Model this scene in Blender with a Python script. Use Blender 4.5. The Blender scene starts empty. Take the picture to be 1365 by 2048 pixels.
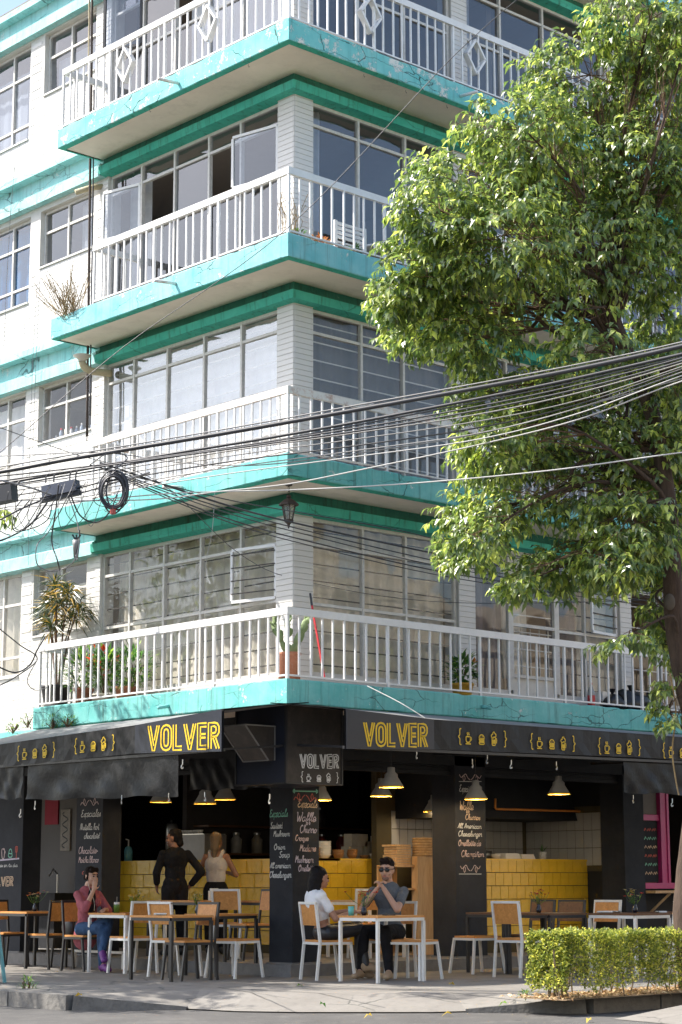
import bpy, bmesh, math, random
from mathutils import Vector, Matrix, noise as mnoise
sc = bpy.context.scene
V = Vector
PI = math.pi
rad = math.radians
random.seed(7)

# ---------------------------------------------------------------- camera
# X runs along the right-hand street front, Y along the left-hand one, the
# corner of the balconies stands over (0, 0); z = 0 is the pavement.
FPX, PX, PY = 3925.0, 682.5, 1024.0
PITCH, ROLL, AL, AR = rad(10.70), rad(-0.134), rad(47.37), rad(42.63)
XC = V((math.cos(AR), -math.cos(AL), 0)); YC = V((math.sin(AR), math.sin(AL), 0))
CAM = XC * (.02785 * 22) - YC * 22 + V((0, 0, 1.05))
FWD = YC * math.cos(PITCH) + V((0, 0, math.sin(PITCH)))
UP0 = -YC * math.sin(PITCH) + V((0, 0, math.cos(PITCH)))
RGT = XC * math.cos(ROLL) + UP0 * math.sin(ROLL)
UPV = -XC * math.sin(ROLL) + UP0 * math.cos(ROLL)
cd = bpy.data.cameras.new('camera'); co = bpy.data.objects.new('camera', cd)
sc.collection.objects.link(co); sc.camera = co
co.matrix_world = Matrix(((RGT.x, UPV.x, -FWD.x, CAM.x), (RGT.y, UPV.y, -FWD.y, CAM.y), (RGT.z, UPV.z, -FWD.z, CAM.z), (0, 0, 0, 1)))
cd.sensor_fit = 'VERTICAL'; cd.sensor_height = 36; cd.lens = FPX / 2048 * 36
cd.clip_start = .1; cd.clip_end = 3000

# ---------------------------------------------------------------- light
SUN = V((-.573, .64, 1.0)).normalized()          # towards the sun
w = bpy.data.worlds.new('World'); sc.world = w; w.use_nodes = True
sky = w.node_tree.nodes.new('ShaderNodeTexSky'); sky.sky_type = 'NISHITA'; sky.sun_disc = False
sky.sun_elevation = math.asin(SUN.z); sky.sun_rotation = math.atan2(SUN.x, SUN.y)
sky.air_density = 1.0; sky.dust_density = 2.2; sky.ozone_density = .6
w.node_tree.links.new(sky.outputs[0], w.node_tree.nodes['Background'].inputs[0])
w.node_tree.nodes['Background'].inputs[1].default_value = .15
sl = bpy.data.lights.new('sun', 'SUN'); sl.energy = 4.2; sl.angle = rad(.53); sl.color = (1, .945, .86)
so = bpy.data.objects.new('sun', sl); sc.collection.objects.link(so)
so.rotation_euler = (-SUN).to_track_quat('-Z', 'Y').to_euler(); so.location = SUN * 40
sc.view_settings.view_transform = 'Standard'; sc.view_settings.look = 'None'
sc.view_settings.gamma = 1; sc.view_settings.exposure = 1.15; sc.view_settings.use_curve_mapping = False
sc.cycles.max_bounces = 10; sc.cycles.diffuse_bounces = 5; sc.cycles.glossy_bounces = 4
sc.cycles.transparent_max_bounces = 24; sc.cycles.transmission_bounces = 6
sc.cycles.use_denoising = True; sc.cycles.sample_clamp_indirect = 6
sc.cycles.caustics_reflective = False; sc.cycles.caustics_refractive = False

# ------------------------------------------------ pixels of the photograph -> places
def ray(x, y): return FWD * FPX + RGT * (x - PX) - UPV * (y - PY)
def gu(x, y, u): d = ray(x, y); return CAM + d * ((u - CAM.x) / d.x)
def gv(x, y, v): d = ray(x, y); return CAM + d * ((v - CAM.y) / d.y)
def gz(x, y, z=0.): d = ray(x, y); return CAM + d * ((z - CAM.z) / d.z)
def gd(x, y, dep): d = ray(x, y); return CAM + d * (dep / d.dot(YC))
def depth(p): return (V(p) - CAM).dot(YC)

# ---------------------------------------------------------------- mesh building
class MB:
    def __init__(s): s.v = []; s.f = []
    def add(s, vs, fs):
        n = len(s.v); s.v += [tuple(p) for p in vs]; s.f += [tuple(i + n for i in f) for f in fs]; return s
    def box(s, x0, x1, y0, y1, z0, z1):
        x0, x1 = min(x0, x1), max(x0, x1); y0, y1 = min(y0, y1), max(y0, y1); z0, z1 = min(z0, z1), max(z0, z1)
        return s.add([(x0,y0,z0),(x1,y0,z0),(x1,y1,z0),(x0,y1,z0),(x0,y0,z1),(x1,y0,z1),(x1,y1,z1),(x0,y1,z1)],
                     [(0,3,2,1),(4,5,6,7),(0,1,5,4),(1,2,6,5),(2,3,7,6),(3,0,4,7)])
    def bar(s, p, q, w, h=None, up=(0,0,1)):
        h = h or w; p, q = V(p), V(q); d = (q - p).normalized(); up = V(up)
        if abs(d.dot(up)) > .95: up = V((1,0,0)) if abs(d.x) < .9 else V((0,1,0))
        a = d.cross(up).normalized() * (w/2); b = a.cross(d).normalized() * (h/2)
        return s.add([p-a-b,p+a-b,p+a+b,p-a+b,q-a-b,q+a-b,q+a+b,q-a+b],
                     [(0,1,2,3),(7,6,5,4),(4,5,1,0),(5,6,2,1),(6,7,3,2),(7,4,0,3)])
    def tube(s, pts, r, n=6, caps=True):
        pts = [V(p) for p in pts]; rs = r if isinstance(r, (list, tuple)) else [r]*len(pts)
        ref = None; rings = []; base = len(s.v)
        for i, p in enumerate(pts):
            d = (pts[min(i+1, len(pts)-1)] - pts[max(i-1, 0)])
            d = d.normalized() if d.length > 1e-9 else V((0,0,1))
            if ref is None:
                ref = d.cross(V((0,0,1))); ref = ref if ref.length > .1 else d.cross(V((1,0,0)))
            a = (ref - d * ref.dot(d)).normalized(); ref = a; b = d.cross(a)
            s.v += [tuple(p + (a*math.cos(2*PI*k/n) + b*math.sin(2*PI*k/n)) * rs[i]) for k in range(n)]
        for i in range(len(pts)-1):
            o = base + i*n
            s.f += [(o+k, o+(k+1)%n, o+n+(k+1)%n, o+n+k) for k in range(n)]
        if caps:
            s.f.append(tuple(base+k for k in range(n))[::-1]); o = base+(len(pts)-1)*n; s.f.append(tuple(o+k for k in range(n)))
        return s
    def lathe(s, prof, n=16, c=(0,0,0)):
        base = len(s.v); c = V(c)
        for r, z in prof: s.v += [tuple(c + V((r*math.cos(2*PI*k/n), r*math.sin(2*PI*k/n), z))) for k in range(n)]
        for i in range(len(prof)-1):
            o = base+i*n; s.f += [(o+k, o+(k+1)%n, o+n+(k+1)%n, o+n+k) for k in range(n)]
        return s
    def ball(s, c, r, n=10, m=6, sq=(1,1,1)):
        c = V(c); base = len(s.v)
        for i in range(m+1):
            t = PI*i/m
            s.v += [(c.x+r*sq[0]*math.sin(t)*math.cos(2*PI*k/n), c.y+r*sq[1]*math.sin(t)*math.sin(2*PI*k/n), c.z+r*sq[2]*math.cos(t)) for k in range(n)]
        for i in range(m):
            o = base+i*n; s.f += [(o+n+k, o+n+(k+1)%n, o+(k+1)%n, o+k) for k in range(n)]
        return s
    def prism(s, poly, d):           # poly: 3-D outline, d: extrusion vector
        n = len(poly); d = V(d)
        return s.add([V(p) for p in poly] + [V(p)+d for p in poly],
                     [tuple(range(n))[::-1], tuple(range(n, 2*n))] + [(i, (i+1)%n, n+(i+1)%n, n+i) for i in range(n)])
    def strip(s, pts, wd, nrm, th=.002):   # a flat ribbon of paint along pts, facing nrm
        pts = [V(p) for p in pts]; nrm = V(nrm)
        if len(pts) < 2: return s
        L = []
        for i, p in enumerate(pts):
            d = (pts[min(i+1, len(pts)-1)] - pts[max(i-1, 0)])
            if d.length < 1e-9: d = V((0,0,1))
            a = d.normalized().cross(nrm) * (wd/2); L.append((p-a+nrm*th, p+a+nrm*th))
        b = len(s.v)
        for q in L: s.v += [tuple(q[0]), tuple(q[1])]
        s.f += [(b+2*i, b+2*i+2, b+2*i+3, b+2*i+1) for i in range(len(L)-1)]
        return s
    def mesh(s, name):
        m = bpy.data.meshes.new(name); m.from_pydata(s.v, [], s.f); m.update(); return m
    def build(s, name, mat, parent=None, smooth=False, loc=None, fix=True):
        if loc is not None: l = V(loc); s.v = [tuple(V(p)-l) for p in s.v]
        m = s.mesh(name)
        if fix and len(s.f) < 20000:
            bm = bmesh.new(); bm.from_mesh(m); bmesh.ops.recalc_face_normals(bm, faces=bm.faces); bm.to_mesh(m); bm.free()
        if smooth: m.shade_smooth()
        return link(name, m, mat, parent, loc)
def link(name, mesh, mat=None, parent=None, loc=None, rot=None, scale=None):
    o = bpy.data.objects.new(name, mesh); sc.collection.objects.link(o)
    if mat is not None and not mesh.materials: mesh.materials.append(mat)
    M = Matrix.Identity(4)
    if loc is not None: o.location = V(loc); M = Matrix.Translation(V(loc))
    if rot is not None: o.rotation_euler = rot; M = M @ o.rotation_euler.to_matrix().to_4x4()
    if scale is not None: o.scale = scale; M = M @ Matrix.Diagonal((*scale, 1))
    INV[o.name] = M.inverted()
    if parent is not None: o.parent = parent; o.matrix_parent_inverse = INV[parent.name]
    return o
INV = {}
def thing(name, label, cat, loc=(0,0,0), group=None, rotz=0, local=False):
    """Empty at the thing's base. Parts of a non-local thing are written in world coordinates."""
    o = bpy.data.objects.new(name, None); sc.collection.objects.link(o)
    o.empty_display_size = .2; o.location = loc; o.rotation_euler = (0, 0, rotz)
    o['label'] = label; o['category'] = cat
    if group: o['group'] = group
    INV[o.name] = Matrix.Identity(4) if local else (Matrix.Translation(V(loc)) @ Matrix.Rotation(rotz, 4, 'Z')).inverted()
    return o
def tag(o, label, cat, group=None):
    o['label'] = label; o['category'] = cat
    if group: o['group'] = group
    return o
def struct(o): o['kind'] = 'structure'; return o
def stuff(o): o['kind'] = 'stuff'; return o
def dup(root, loc, rotz=0, label=None, group=None):
    r = root.copy(); sc.collection.objects.link(r); r.location = loc; r.rotation_euler = (0, 0, rotz)
    if label: r['label'] = label
    if group: r['group'] = group
    for ch in list(root.children):
        c = ch.copy(); sc.collection.objects.link(c); c.parent = r
        for g in list(ch.children):
            d = g.copy(); sc.collection.objects.link(d); d.parent = c
    return r
def sub(name, mb, mat, parent, smooth=False, **k):   # sub-part written in world coordinates under a part that sits in world coordinates
    return mb.build(name, mat, parent, smooth, **k)
def cat(pts, n=5):
    """Catmull-Rom through pts"""
    P = [V(p) for p in pts]
    if len(P) < 3: return P
    out = []
    for i in range(len(P)-1):
        a, b, c, d = P[max(i-1,0)], P[i], P[i+1], P[min(i+2,len(P)-1)]
        for k in range(n):
            t = k/n; out.append(.5*((2*b)+(c-a)*t+(2*a-5*b+4*c-d)*t*t+(3*b-a-3*c+d)*t**3))
    return out + [P[-1]]

# ---------------------------------------------------------------- materials
MATS = {}
def nt(name):
    m = bpy.data.materials.new(name); m.use_nodes = True; MATS[name] = m
    t = m.node_tree; return m, t, t.nodes, t.links, t.nodes['Principled BSDF']
def N(t, typ, **kw):
    n = t.nodes.new(typ)
    for k, v in kw.items():
        if k.startswith('i_'):
            key = k[2:]; key = int(key) if key.isdigit() else key.replace('_', ' ')
            n.inputs[key].default_value = v
        else: setattr(n, k, v)
    return n
def ramp(t, pos, cols, interp='LINEAR'):
    r = t.nodes.new('ShaderNodeValToRGB'); e = r.color_ramp.elements; r.color_ramp.interpolation = interp
    while len(e) < len(pos): e.new(.5)
    for i, (p, c) in enumerate(zip(pos, cols)):
        e[i].position = p; e[i].color = (c if isinstance(c, (tuple, list)) else (c, c, c)) + ((1,) if not isinstance(c, (tuple, list)) or len(c) == 3 else ())
    return r
def mixc(t, a, b, f, bt='MIX'):
    m = t.nodes.new('ShaderNodeMix'); m.data_type = 'RGBA'; m.blend_type = bt
    for s, v in ((6, a), (7, b), (0, f)):
        if hasattr(v, 'links') or isinstance(v, bpy.types.NodeSocket): t.links.new(v, m.inputs[s])
        else: m.inputs[s].default_value = v if s == 0 else (*v, 1)
    return m.outputs[2]
def simple(name, col, rough=.6, metal=0, var=.12, vscale=6, bump=.0, bscale=60, dirt=None, spec=.5, stretch=None):
    """base colour with soft patches of wear, fine relief"""
    m, t, n, l, b = nt(name)
    tc = N(t, 'ShaderNodeTexCoord'); src = tc.outputs['Object']
    if stretch:
        mp = N(t, 'ShaderNodeMapping'); mp.inputs['Scale'].default_value = stretch; l.new(src, mp.inputs[0]); src = mp.outputs[0]
    nz = N(t, 'ShaderNodeTexNoise', i_Scale=vscale, i_Detail=6., i_Roughness=.65); l.new(src, nz.inputs[0])
    r = ramp(t, (.25, .75), (tuple(c*(1-var) for c in col), tuple(min(1, c*(1+var)) for c in col))); l.new(nz.outputs[0], r.inputs[0])
    out = r.outputs[0]
    if dirt:
        nz2 = N(t, 'ShaderNodeTexNoise', i_Scale=vscale*2.3, i_Detail=8., i_Roughness=.75); l.new(src, nz2.inputs[0])
        r2 = ramp(t, (.5, .72), (0, 1)); l.new(nz2.outputs[0], r2.inputs[0])
        out = mixc(t, out, dirt[0], 0); mm = out.node; mu = N(t, 'ShaderNodeMath', operation='MULTIPLY'); mu.inputs[1].default_value = dirt[1]
        l.new(r2.outputs[0], mu.inputs[0]); l.new(mu.outputs[0], mm.inputs[0])
    l.new(out, b.inputs['Base Color'])
    b.inputs['Roughness'].default_value = rough; b.inputs['Metallic'].default_value = metal; b.inputs['Specular IOR Level'].default_value = spec
    if bump:
        nb = N(t, 'ShaderNodeTexNoise', i_Scale=bscale, i_Detail=5.); l.new(src, nb.inputs[0])
        bp = N(t, 'ShaderNodeBump', i_Strength=bump, i_Distance=.02); l.new(nb.outputs[0], bp.inputs['Height']); l.new(bp.outputs[0], b.inputs['Normal'])
    return m
def plaster(name, c1, c2, crack=.7, peel=.35, peelc=(.72,.74,.70), dirtc=(.05,.07,.05), seed=0., streak=.35, crs=(.8,.8,2.6)):
    """old painted render: faded patches, branching cracks, flaked paint, run-off streaks"""
    m, t, n, l, b = nt(name)
    tc = N(t, 'ShaderNodeTexCoord'); mp = N(t, 'ShaderNodeMapping'); mp.inputs['Location'].default_value = (seed, seed*1.7, seed*.6)
    l.new(tc.outputs['Object'], mp.inputs[0]); src = mp.outputs[0]
    a = N(t, 'ShaderNodeTexNoise', i_Scale=2.2, i_Detail=7., i_Roughness=.7); l.new(src, a.inputs[0])
    ra = ramp(t, (.3, .7), (c1, c2)); l.new(a.outputs[0], ra.inputs[0]); col = ra.outputs[0]
    # run-off streaks: noise squeezed along z
    ms = N(t, 'ShaderNodeMapping'); ms.inputs['Scale'].default_value = (14, 14, .7); l.new(src, ms.inputs[0])
    st = N(t, 'ShaderNodeTexNoise', i_Scale=1., i_Detail=5., i_Roughness=.7); l.new(ms.outputs[0], st.inputs[0])
    rs = ramp(t, (.52, .75), (0, streak)); l.new(st.outputs[0], rs.inputs[0]); col = mixc(t, col, dirtc, rs.outputs[0])
    # cracks
    dn = N(t, 'ShaderNodeTexNoise', i_Scale=5., i_Detail=6.); l.new(src, dn.inputs[0])
    mx = N(t, 'ShaderNodeMix', data_type='VECTOR'); mx.inputs[0].default_value = .14; l.new(src, mx.inputs[4]); l.new(dn.outputs[1], mx.inputs[5])
    vo = N(t, 'ShaderNodeTexVoronoi', feature='DISTANCE_TO_EDGE', i_Scale=1.9); mv_ = N(t, 'ShaderNodeMapping'); mv_.inputs['Scale'].default_value = crs; l.new(mx.outputs[1], mv_.inputs[0]); l.new(mv_.outputs[0], vo.inputs['Vector'])
    rc = ramp(t, (.004, .016), (1, 0)); l.new(vo.outputs['Distance'], rc.inputs[0])
    cm = N(t, 'ShaderNodeTexNoise', i_Scale=1.6, i_Detail=2.); l.new(src, cm.inputs[0])
    rm = ramp(t, (.46, .56), (0, crack)); l.new(cm.outputs[0], rm.inputs[0])
    mu = N(t, 'ShaderNodeMath', operation='MULTIPLY'); l.new(rc.outputs[0], mu.inputs[0]); l.new(rm.outputs[0], mu.inputs[1])
    # flakes
    fl = N(t, 'ShaderNodeTexNoise', i_Scale=4.5, i_Detail=10., i_Roughness=.8); l.new(src, fl.inputs[0])
    rf = ramp(t, (.66 - .12*peel, .68 - .12*peel), (0, min(1, peel*2))); l.new(fl.outputs[0], rf.inputs[0])
    col = mixc(t, col, peelc, rf.outputs[0]); col = mixc(t, col, (.03,.04,.035), mu.outputs[0])
    l.new(col, b.inputs['Base Color']); b.inputs['Roughness'].default_value = .78; b.inputs['Specular IOR Level'].default_value = .3
    sb = N(t, 'ShaderNodeMath', operation='SUBTRACT'); l.new(a.outputs[0], sb.inputs[0]); l.new(mu.outputs[0], sb.inputs[1])
    s2 = N(t, 'ShaderNodeMath', operation='SUBTRACT'); l.new(sb.outputs[0], s2.inputs[0]); l.new(rf.outputs[0], s2.inputs[1])
    bp = N(t, 'ShaderNodeBump', i_Strength=.5, i_Distance=.015); l.new(s2.outputs[0], bp.inputs['Height']); l.new(bp.outputs[0], b.inputs['Normal'])
    return m
def wood(name, c1, c2, rough=.5, axis=(2,14,14)):
    m, t, n, l, b = nt(name)
    tc = N(t, 'ShaderNodeTexCoord'); mp = N(t, 'ShaderNodeMapping'); mp.inputs['Scale'].default_value = axis; l.new(tc.outputs['Object'], mp.inputs[0])
    oi = N(t, 'ShaderNodeObjectInfo'); ad = N(t, 'ShaderNodeVectorMath', operation='ADD'); l.new(mp.outputs[0], ad.inputs[0])
    mv = N(t, 'ShaderNodeMath', operation='MULTIPLY'); mv.inputs[1].default_value = 9; l.new(oi.outputs['Random'], mv.inputs[0]); l.new(mv.outputs[0], ad.inputs[1])
    nz = N(t, 'ShaderNodeTexNoise', i_Scale=1.6, i_Detail=6., i_Distortion=1.2); l.new(ad.outputs[0], nz.inputs[0])
    r = ramp(t, (.3, .7), (c1, c2)); l.new(nz.outputs[0], r.inputs[0]); l.new(r.outputs[0], b.inputs['Base Color'])
    b.inputs['Roughness'].default_value = rough
    bp = N(t, 'ShaderNodeBump', i_Strength=.08); l.new(nz.outputs[0], bp.inputs['Height']); l.new(bp.outputs[0], b.inputs['Normal'])
    return m
def pane(name, tint=(1,1,1), refl=1.0, wav=.55, dust=.014, f0=.04):
    """window glass: clear pane with fresnel mirror, slight waviness and dust"""
    m = bpy.data.materials.new(name); m.use_nodes = True; MATS[name] = m; t = m.node_tree; l = t.links
    for x in list(t.nodes): t.nodes.remove(x)
    out = N(t, 'ShaderNodeOutputMaterial'); tr = N(t, 'ShaderNodeBsdfTransparent'); tr.inputs[0].default_value = (*tint, 1)
    gl = N(t, 'ShaderNodeBsdfGlossy'); gl.inputs['Roughness'].default_value = .015; gl.inputs[0].default_value = (refl, refl, refl, 1)
    tc = N(t, 'ShaderNodeTexCoord'); nz = N(t, 'ShaderNodeTexNoise', i_Scale=1.7, i_Detail=1.); l.new(tc.outputs['Object'], nz.inputs[0])
    bp = N(t, 'ShaderNodeBump', i_Strength=wav, i_Distance=.012); l.new(nz.outputs[0], bp.inputs['Height']); l.new(bp.outputs[0], gl.inputs['Normal'])
    ge = N(t, 'ShaderNodeNewGeometry'); dp = N(t, 'ShaderNodeVectorMath', operation='DOT_PRODUCT'); l.new(ge.outputs['Incoming'], dp.inputs[0]); l.new(ge.outputs['Normal'], dp.inputs[1])
    ab = N(t, 'ShaderNodeMath', operation='ABSOLUTE'); l.new(dp.outputs['Value'], ab.inputs[0])
    om = N(t, 'ShaderNodeMath', operation='SUBTRACT'); om.inputs[0].default_value = 1; l.new(ab.outputs[0], om.inputs[1])
    pw = N(t, 'ShaderNodeMath', operation='POWER'); pw.inputs[1].default_value = 4.2; l.new(om.outputs[0], pw.inputs[0])
    fr = N(t, 'ShaderNodeMapRange'); fr.inputs['To Min'].default_value = f0; l.new(pw.outputs[0], fr.inputs['Value'])
    mx = N(t, 'ShaderNodeMixShader'); l.new(fr.outputs[0], mx.inputs[0]); l.new(tr.outputs[0], mx.inputs[1]); l.new(gl.outputs[0], mx.inputs[2])
    df = N(t, 'ShaderNodeBsdfDiffuse'); df.inputs[0].default_value = (.75,.75,.72,1)
    nd = N(t, 'ShaderNodeTexNoise', i_Scale=9., i_Detail=8., i_Roughness=.8); l.new(tc.outputs['Object'], nd.inputs[0])
    rd = ramp(t, (.35, .8), (dust*.3, dust*2.2)); l.new(nd.outputs[0], rd.inputs[0])
    m2 = N(t, 'ShaderNodeMixShader'); l.new(rd.outputs[0], m2.inputs[0]); l.new(mx.outputs[0], m2.inputs[1]); l.new(df.outputs[0], m2.inputs[2])
    l.new(m2.outputs[0], out.inputs[0]); return m
def leafmat(name, c1, c2, c3, trans=.45, rough=.32, spec=.6):
    m, t, n, l, b = nt(name)
    g = N(t, 'ShaderNodeNewGeometry'); oi = N(t, 'ShaderNodeObjectInfo')
    ad = N(t, 'ShaderNodeMath', operation='ADD'); l.new(g.outputs['Random Per Island'], ad.inputs[0]); l.new(oi.outputs['Random'], ad.inputs[1])
    fr = N(t, 'ShaderNodeMath', operation='FRACT'); l.new(ad.outputs[0], fr.inputs[0])
    r = ramp(t, (0, .62, .92, 1), (c1, c2, c3, tuple(min(1, x*1.5) for x in c3))); l.new(fr.outputs[0], r.inputs[0])
    l.new(r.outputs[0], b.inputs['Base Color']); b.inputs['Roughness'].default_value = rough; b.inputs['Specular IOR Level'].default_value = spec
    tl = N(t, 'ShaderNodeBsdfTranslucent'); tcol = mixc(t, r.outputs[0], (.75, .95, .12), .0, 'MIX')
    h = N(t, 'ShaderNodeHueSaturation', i_Saturation=1.0, i_Value=2.6); l.new(r.outputs[0], h.inputs['Color']); l.new(h.outputs[0], tl.inputs[0])
    mx = N(t, 'ShaderNodeMixShader'); mx.inputs[0].default_value = trans; l.new(b.outputs[0], mx.inputs[1]); l.new(tl.outputs[0], mx.inputs[2])
    l.new(mx.outputs[0], t.nodes['Material Output'].inputs[0]); return m
def cloth(name, col, trans=.0, rough=.9, var=.1, fold=0):
    m, t, n, l, b = nt(name)
    tc = N(t, 'ShaderNodeTexCoord'); nz = N(t, 'ShaderNodeTexNoise', i_Scale=9., i_Detail=5.); l.new(tc.outputs['Object'], nz.inputs[0])
    r = ramp(t, (.3, .7), (tuple(c*(1-var) for c in col), tuple(min(1, c*(1+var)) for c in col))); l.new(nz.outputs[0], r.inputs[0]); l.new(r.outputs[0], b.inputs['Base Color'])
    b.inputs['Roughness'].default_value = rough; b.inputs['Specular IOR Level'].default_value = .2
    if fold:
        n2 = N(t, 'ShaderNodeTexNoise', i_Scale=14., i_Detail=3., i_Distortion=.8); l.new(tc.outputs['Object'], n2.inputs[0])
        bp = N(t, 'ShaderNodeBump', i_Strength=fold, i_Distance=.02); l.new(n2.outputs[0], bp.inputs['Height']); l.new(bp.outputs[0], b.inputs['Normal'])
    if trans:
        tl = N(t, 'ShaderNodeBsdfTranslucent'); l.new(r.outputs[0], tl.inputs[0])
        mx = N(t, 'ShaderNodeMixShader'); mx.inputs[0].default_value = trans; l.new(b.outputs[0], mx.inputs[1]); l.new(tl.outputs[0], mx.inputs[2])
        l.new(mx.outputs[0], t.nodes['Material Output'].inputs[0])
    return m
TURQ = plaster('turquoise_render', (.15,.50,.53), (.32,.64,.66), seed=3.1, peel=.5, streak=.6)
TURQ2 = plaster('green_turquoise_render', (.10,.43,.41), (.24,.56,.53), seed=9.4, peel=.45, streak=.7)
GREEN = plaster('green_cornice_paint', (.04,.38,.29), (.09,.52,.41), crack=.4, peel=.05, seed=1.2, streak=.75, dirtc=(.04,.06,.03))
DKGREEN = plaster('dark_green_paint', (.02,.13,.10), (.05,.24,.18), crack=.5, peel=.1, seed=8.2, streak=.8, dirtc=(.03,.035,.025))  # darker green for the upper cornice band next to the soffit
BEIGE = simple('soffit_paint', (.87,.78,.67), .85, var=.10, vscale=1.2, dirt=((.30,.25,.19), .25), bump=.1)
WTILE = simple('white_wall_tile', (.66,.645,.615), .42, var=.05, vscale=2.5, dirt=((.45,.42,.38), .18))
GTILE = simple('grey_tile_joint', (.47,.455,.43), .85, var=.1)
WPAINT = simple('white_rail_paint', (.78,.78,.77), .38, var=.06, vscale=5, dirt=((.40,.30,.21), .14))
TURQW = plaster('sunlit_turquoise_render', (.24,.56,.56), (.44,.70,.69), seed=6.3, peel=.5, streak=.45)  # turquoise paled for the wing cornice: sun glare put into the colour
FRAMEP = simple('window_frame_paint', (.64,.62,.58), .5, var=.10, vscale=9, dirt=((.22,.18,.14), .35))
RUSTP = simple('rusty_white_paint', (.76,.74,.70), .5, var=.06, vscale=4, dirt=((.38,.14,.05), .9))
GLASS = pane('window_glass')
GLASS3 = pane('sky_lit_glass', dust=.05, f0=.20)
GLASSB = pane('upper_window_glass', tint=(.6,.64,.70), dust=.008, f0=.11)
INT = simple('room_paint', (.38,.32,.265), .9, var=.05)
FLOORI = simple('room_floor', (.20,.14,.10), .6, var=.1)
SHEER = cloth('sheer_curtain', (.84,.79,.68), .4)
SHEERW = cloth('white_sheet_curtain', (.88,.88,.88), .35, var=.04)
DRAPE = cloth('mauve_grey_drape', (.20,.17,.165), .1)
DRAPEW = cloth('white_drape', (.82,.80,.76), .4)
DRAPEB = cloth('blue_drape', (.03,.30,.62), .4)
BLKWALL = simple('black_wall_paint', (.024,.025,.028), .66, var=.3, vscale=2, dirt=((.05,.05,.055), .2), spec=.2, bump=.12, bscale=25)
BLKBOARD = simple('blackboard_paint', (.026,.028,.034), .75, var=.35, vscale=1.8, dirt=((.07,.07,.075), .2), spec=.2)
DARK = simple('dark_interior_paint', (.016,.015,.015), .8, var=.2)
GREYW = simple('grey_interior_wall', (.16,.15,.14), .85, var=.12, vscale=1.5)
CONC = plaster('pavement_concrete', (.19,.176,.158), (.255,.238,.216), crack=.55, peel=.2, peelc=(.15,.14,.13), dirtc=(.10,.095,.09), seed=5., streak=.35, crs=(.7,.7,.7))
CONCD = simple('threshold_concrete', (.20,.19,.18), .9, var=.2, vscale=3, dirt=((.08,.08,.08), .5), bump=.3, bscale=30)
KERB = simple('kerb_stone', (.17,.16,.145), .92, var=.25, vscale=5, dirt=((.06,.06,.055), .6), bump=.5, bscale=24)
ASPH = simple('asphalt', (.088,.084,.08), .92, var=.22, vscale=1.6, dirt=((.20,.19,.175), .45), bump=.5, bscale=140)
WSTEEL = simple('white_steel', (.74,.72,.68), .42, var=.06, dirt=((.35,.30,.25), .2))
BSTEEL = simple('black_steel', (.022,.022,.024), .42, var=.2)
WOOD = wood('orange_ply', (.50,.20,.045), (.66,.30,.08))
WOODD = wood('dark_ply', (.10,.042,.016), (.16,.07,.026))
PINE = wood('pale_pine', (.48,.28,.12), (.62,.40,.20), axis=(14,14,2))
AWN = simple('black_awning_vinyl', (.016,.016,.018), .5, var=.25, vscale=3, dirt=((.06,.06,.065), .3), spec=.3, stretch=(3,3,.5))
AWNR = simple('grey_awning_roof', (.24,.24,.245), .7, var=.12, vscale=3, dirt=((.12,.11,.10), .4))
TARP = cloth('clear_black_tarpaulin', (.018,.018,.019), .06, rough=.42, var=.25, fold=.25)
SIGNB = simple('navy_black_sign', (.014,.018,.032), .4, var=.3, vscale=2)
SIGNT = simple('scuffed_sign_vinyl', (.040,.034,.030), .5, var=.4, vscale=3, dirt=((.16,.12,.10), .3))
YPAINT = simple('yellow_lettering', (.80,.52,.02), .55, var=.05)
WLET = simple('white_lettering', (.82,.82,.80), .55, var=.04)
CHALK = {k: simple('chalk_'+k, c, .95, var=.25, vscale=40) for k, c in dict(white=(.62,.61,.58), pink=(.60,.46,.44), green=(.22,.50,.38), orange=(.62,.45,.31), purple=(.54,.48,.57), red=(.50,.12,.09)).items()}
YTILE = simple('yellow_glazed_tile', (.72,.45,.035), .16, var=.13, vscale=5, bump=.35, bscale=22)
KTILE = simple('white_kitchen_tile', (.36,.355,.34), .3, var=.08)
GROUT = simple('dark_grout', (.075,.06,.03), .9)
LAMPM = simple('grey_enamel', (.42,.41,.39), .42, var=.12)
LAMPY = simple('yellow_enamel_inside', (.72,.46,.06), .5, var=.05)
ORPIPE = simple('orange_gas_pipe', (.62,.22,.035), .5, var=.1)
PINK = simple('magenta_paint', (.46,.03,.17), .42, var=.08)
TERRA = simple('terracotta', (.42,.17,.095), .85, var=.18, vscale=12, dirt=((.55,.45,.36), .3))
BLKPOT = simple('black_plastic_pot', (.02,.02,.022), .5)
CREAMP = simple('cream_plastic', (.62,.57,.47), .5)
YPOT = simple('yellow_glazed_pot', (.62,.36,.05), .35, var=.2, dirt=((.38,.10,.04), .5))
CABLE = simple('black_cable_rubber', (.045,.045,.05), .38, var=.15)
CABLEG = simple('grey_cable', (.24,.235,.23), .5, var=.12)
CABLEW = simple('pale_cable', (.50,.49,.47), .5, var=.1)
IRON = simple('rusty_iron', (.05,.035,.028), .75, var=.4, vscale=30)
BARK = simple('brown_bark', (.065,.042,.030), .92, var=.45, vscale=9, bump=.9, bscale=16, stretch=(2,2,.5))
TWIG = simple('twig_bark', (.13,.075,.045), .9, var=.3)
LEAF = leafmat('tree_leaf', (.045,.085,.024), (.155,.225,.05), (.40,.45,.09), trans=.34, rough=.34, spec=1.0)
LEAFH = leafmat('hedge_leaf', (.07,.10,.022), (.21,.25,.045), (.48,.46,.09), trans=.4, rough=.45)
LEAFP = leafmat('pot_leaf', (.03,.08,.018), (.06,.15,.03), (.18,.26,.04), trans=.4)
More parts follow.
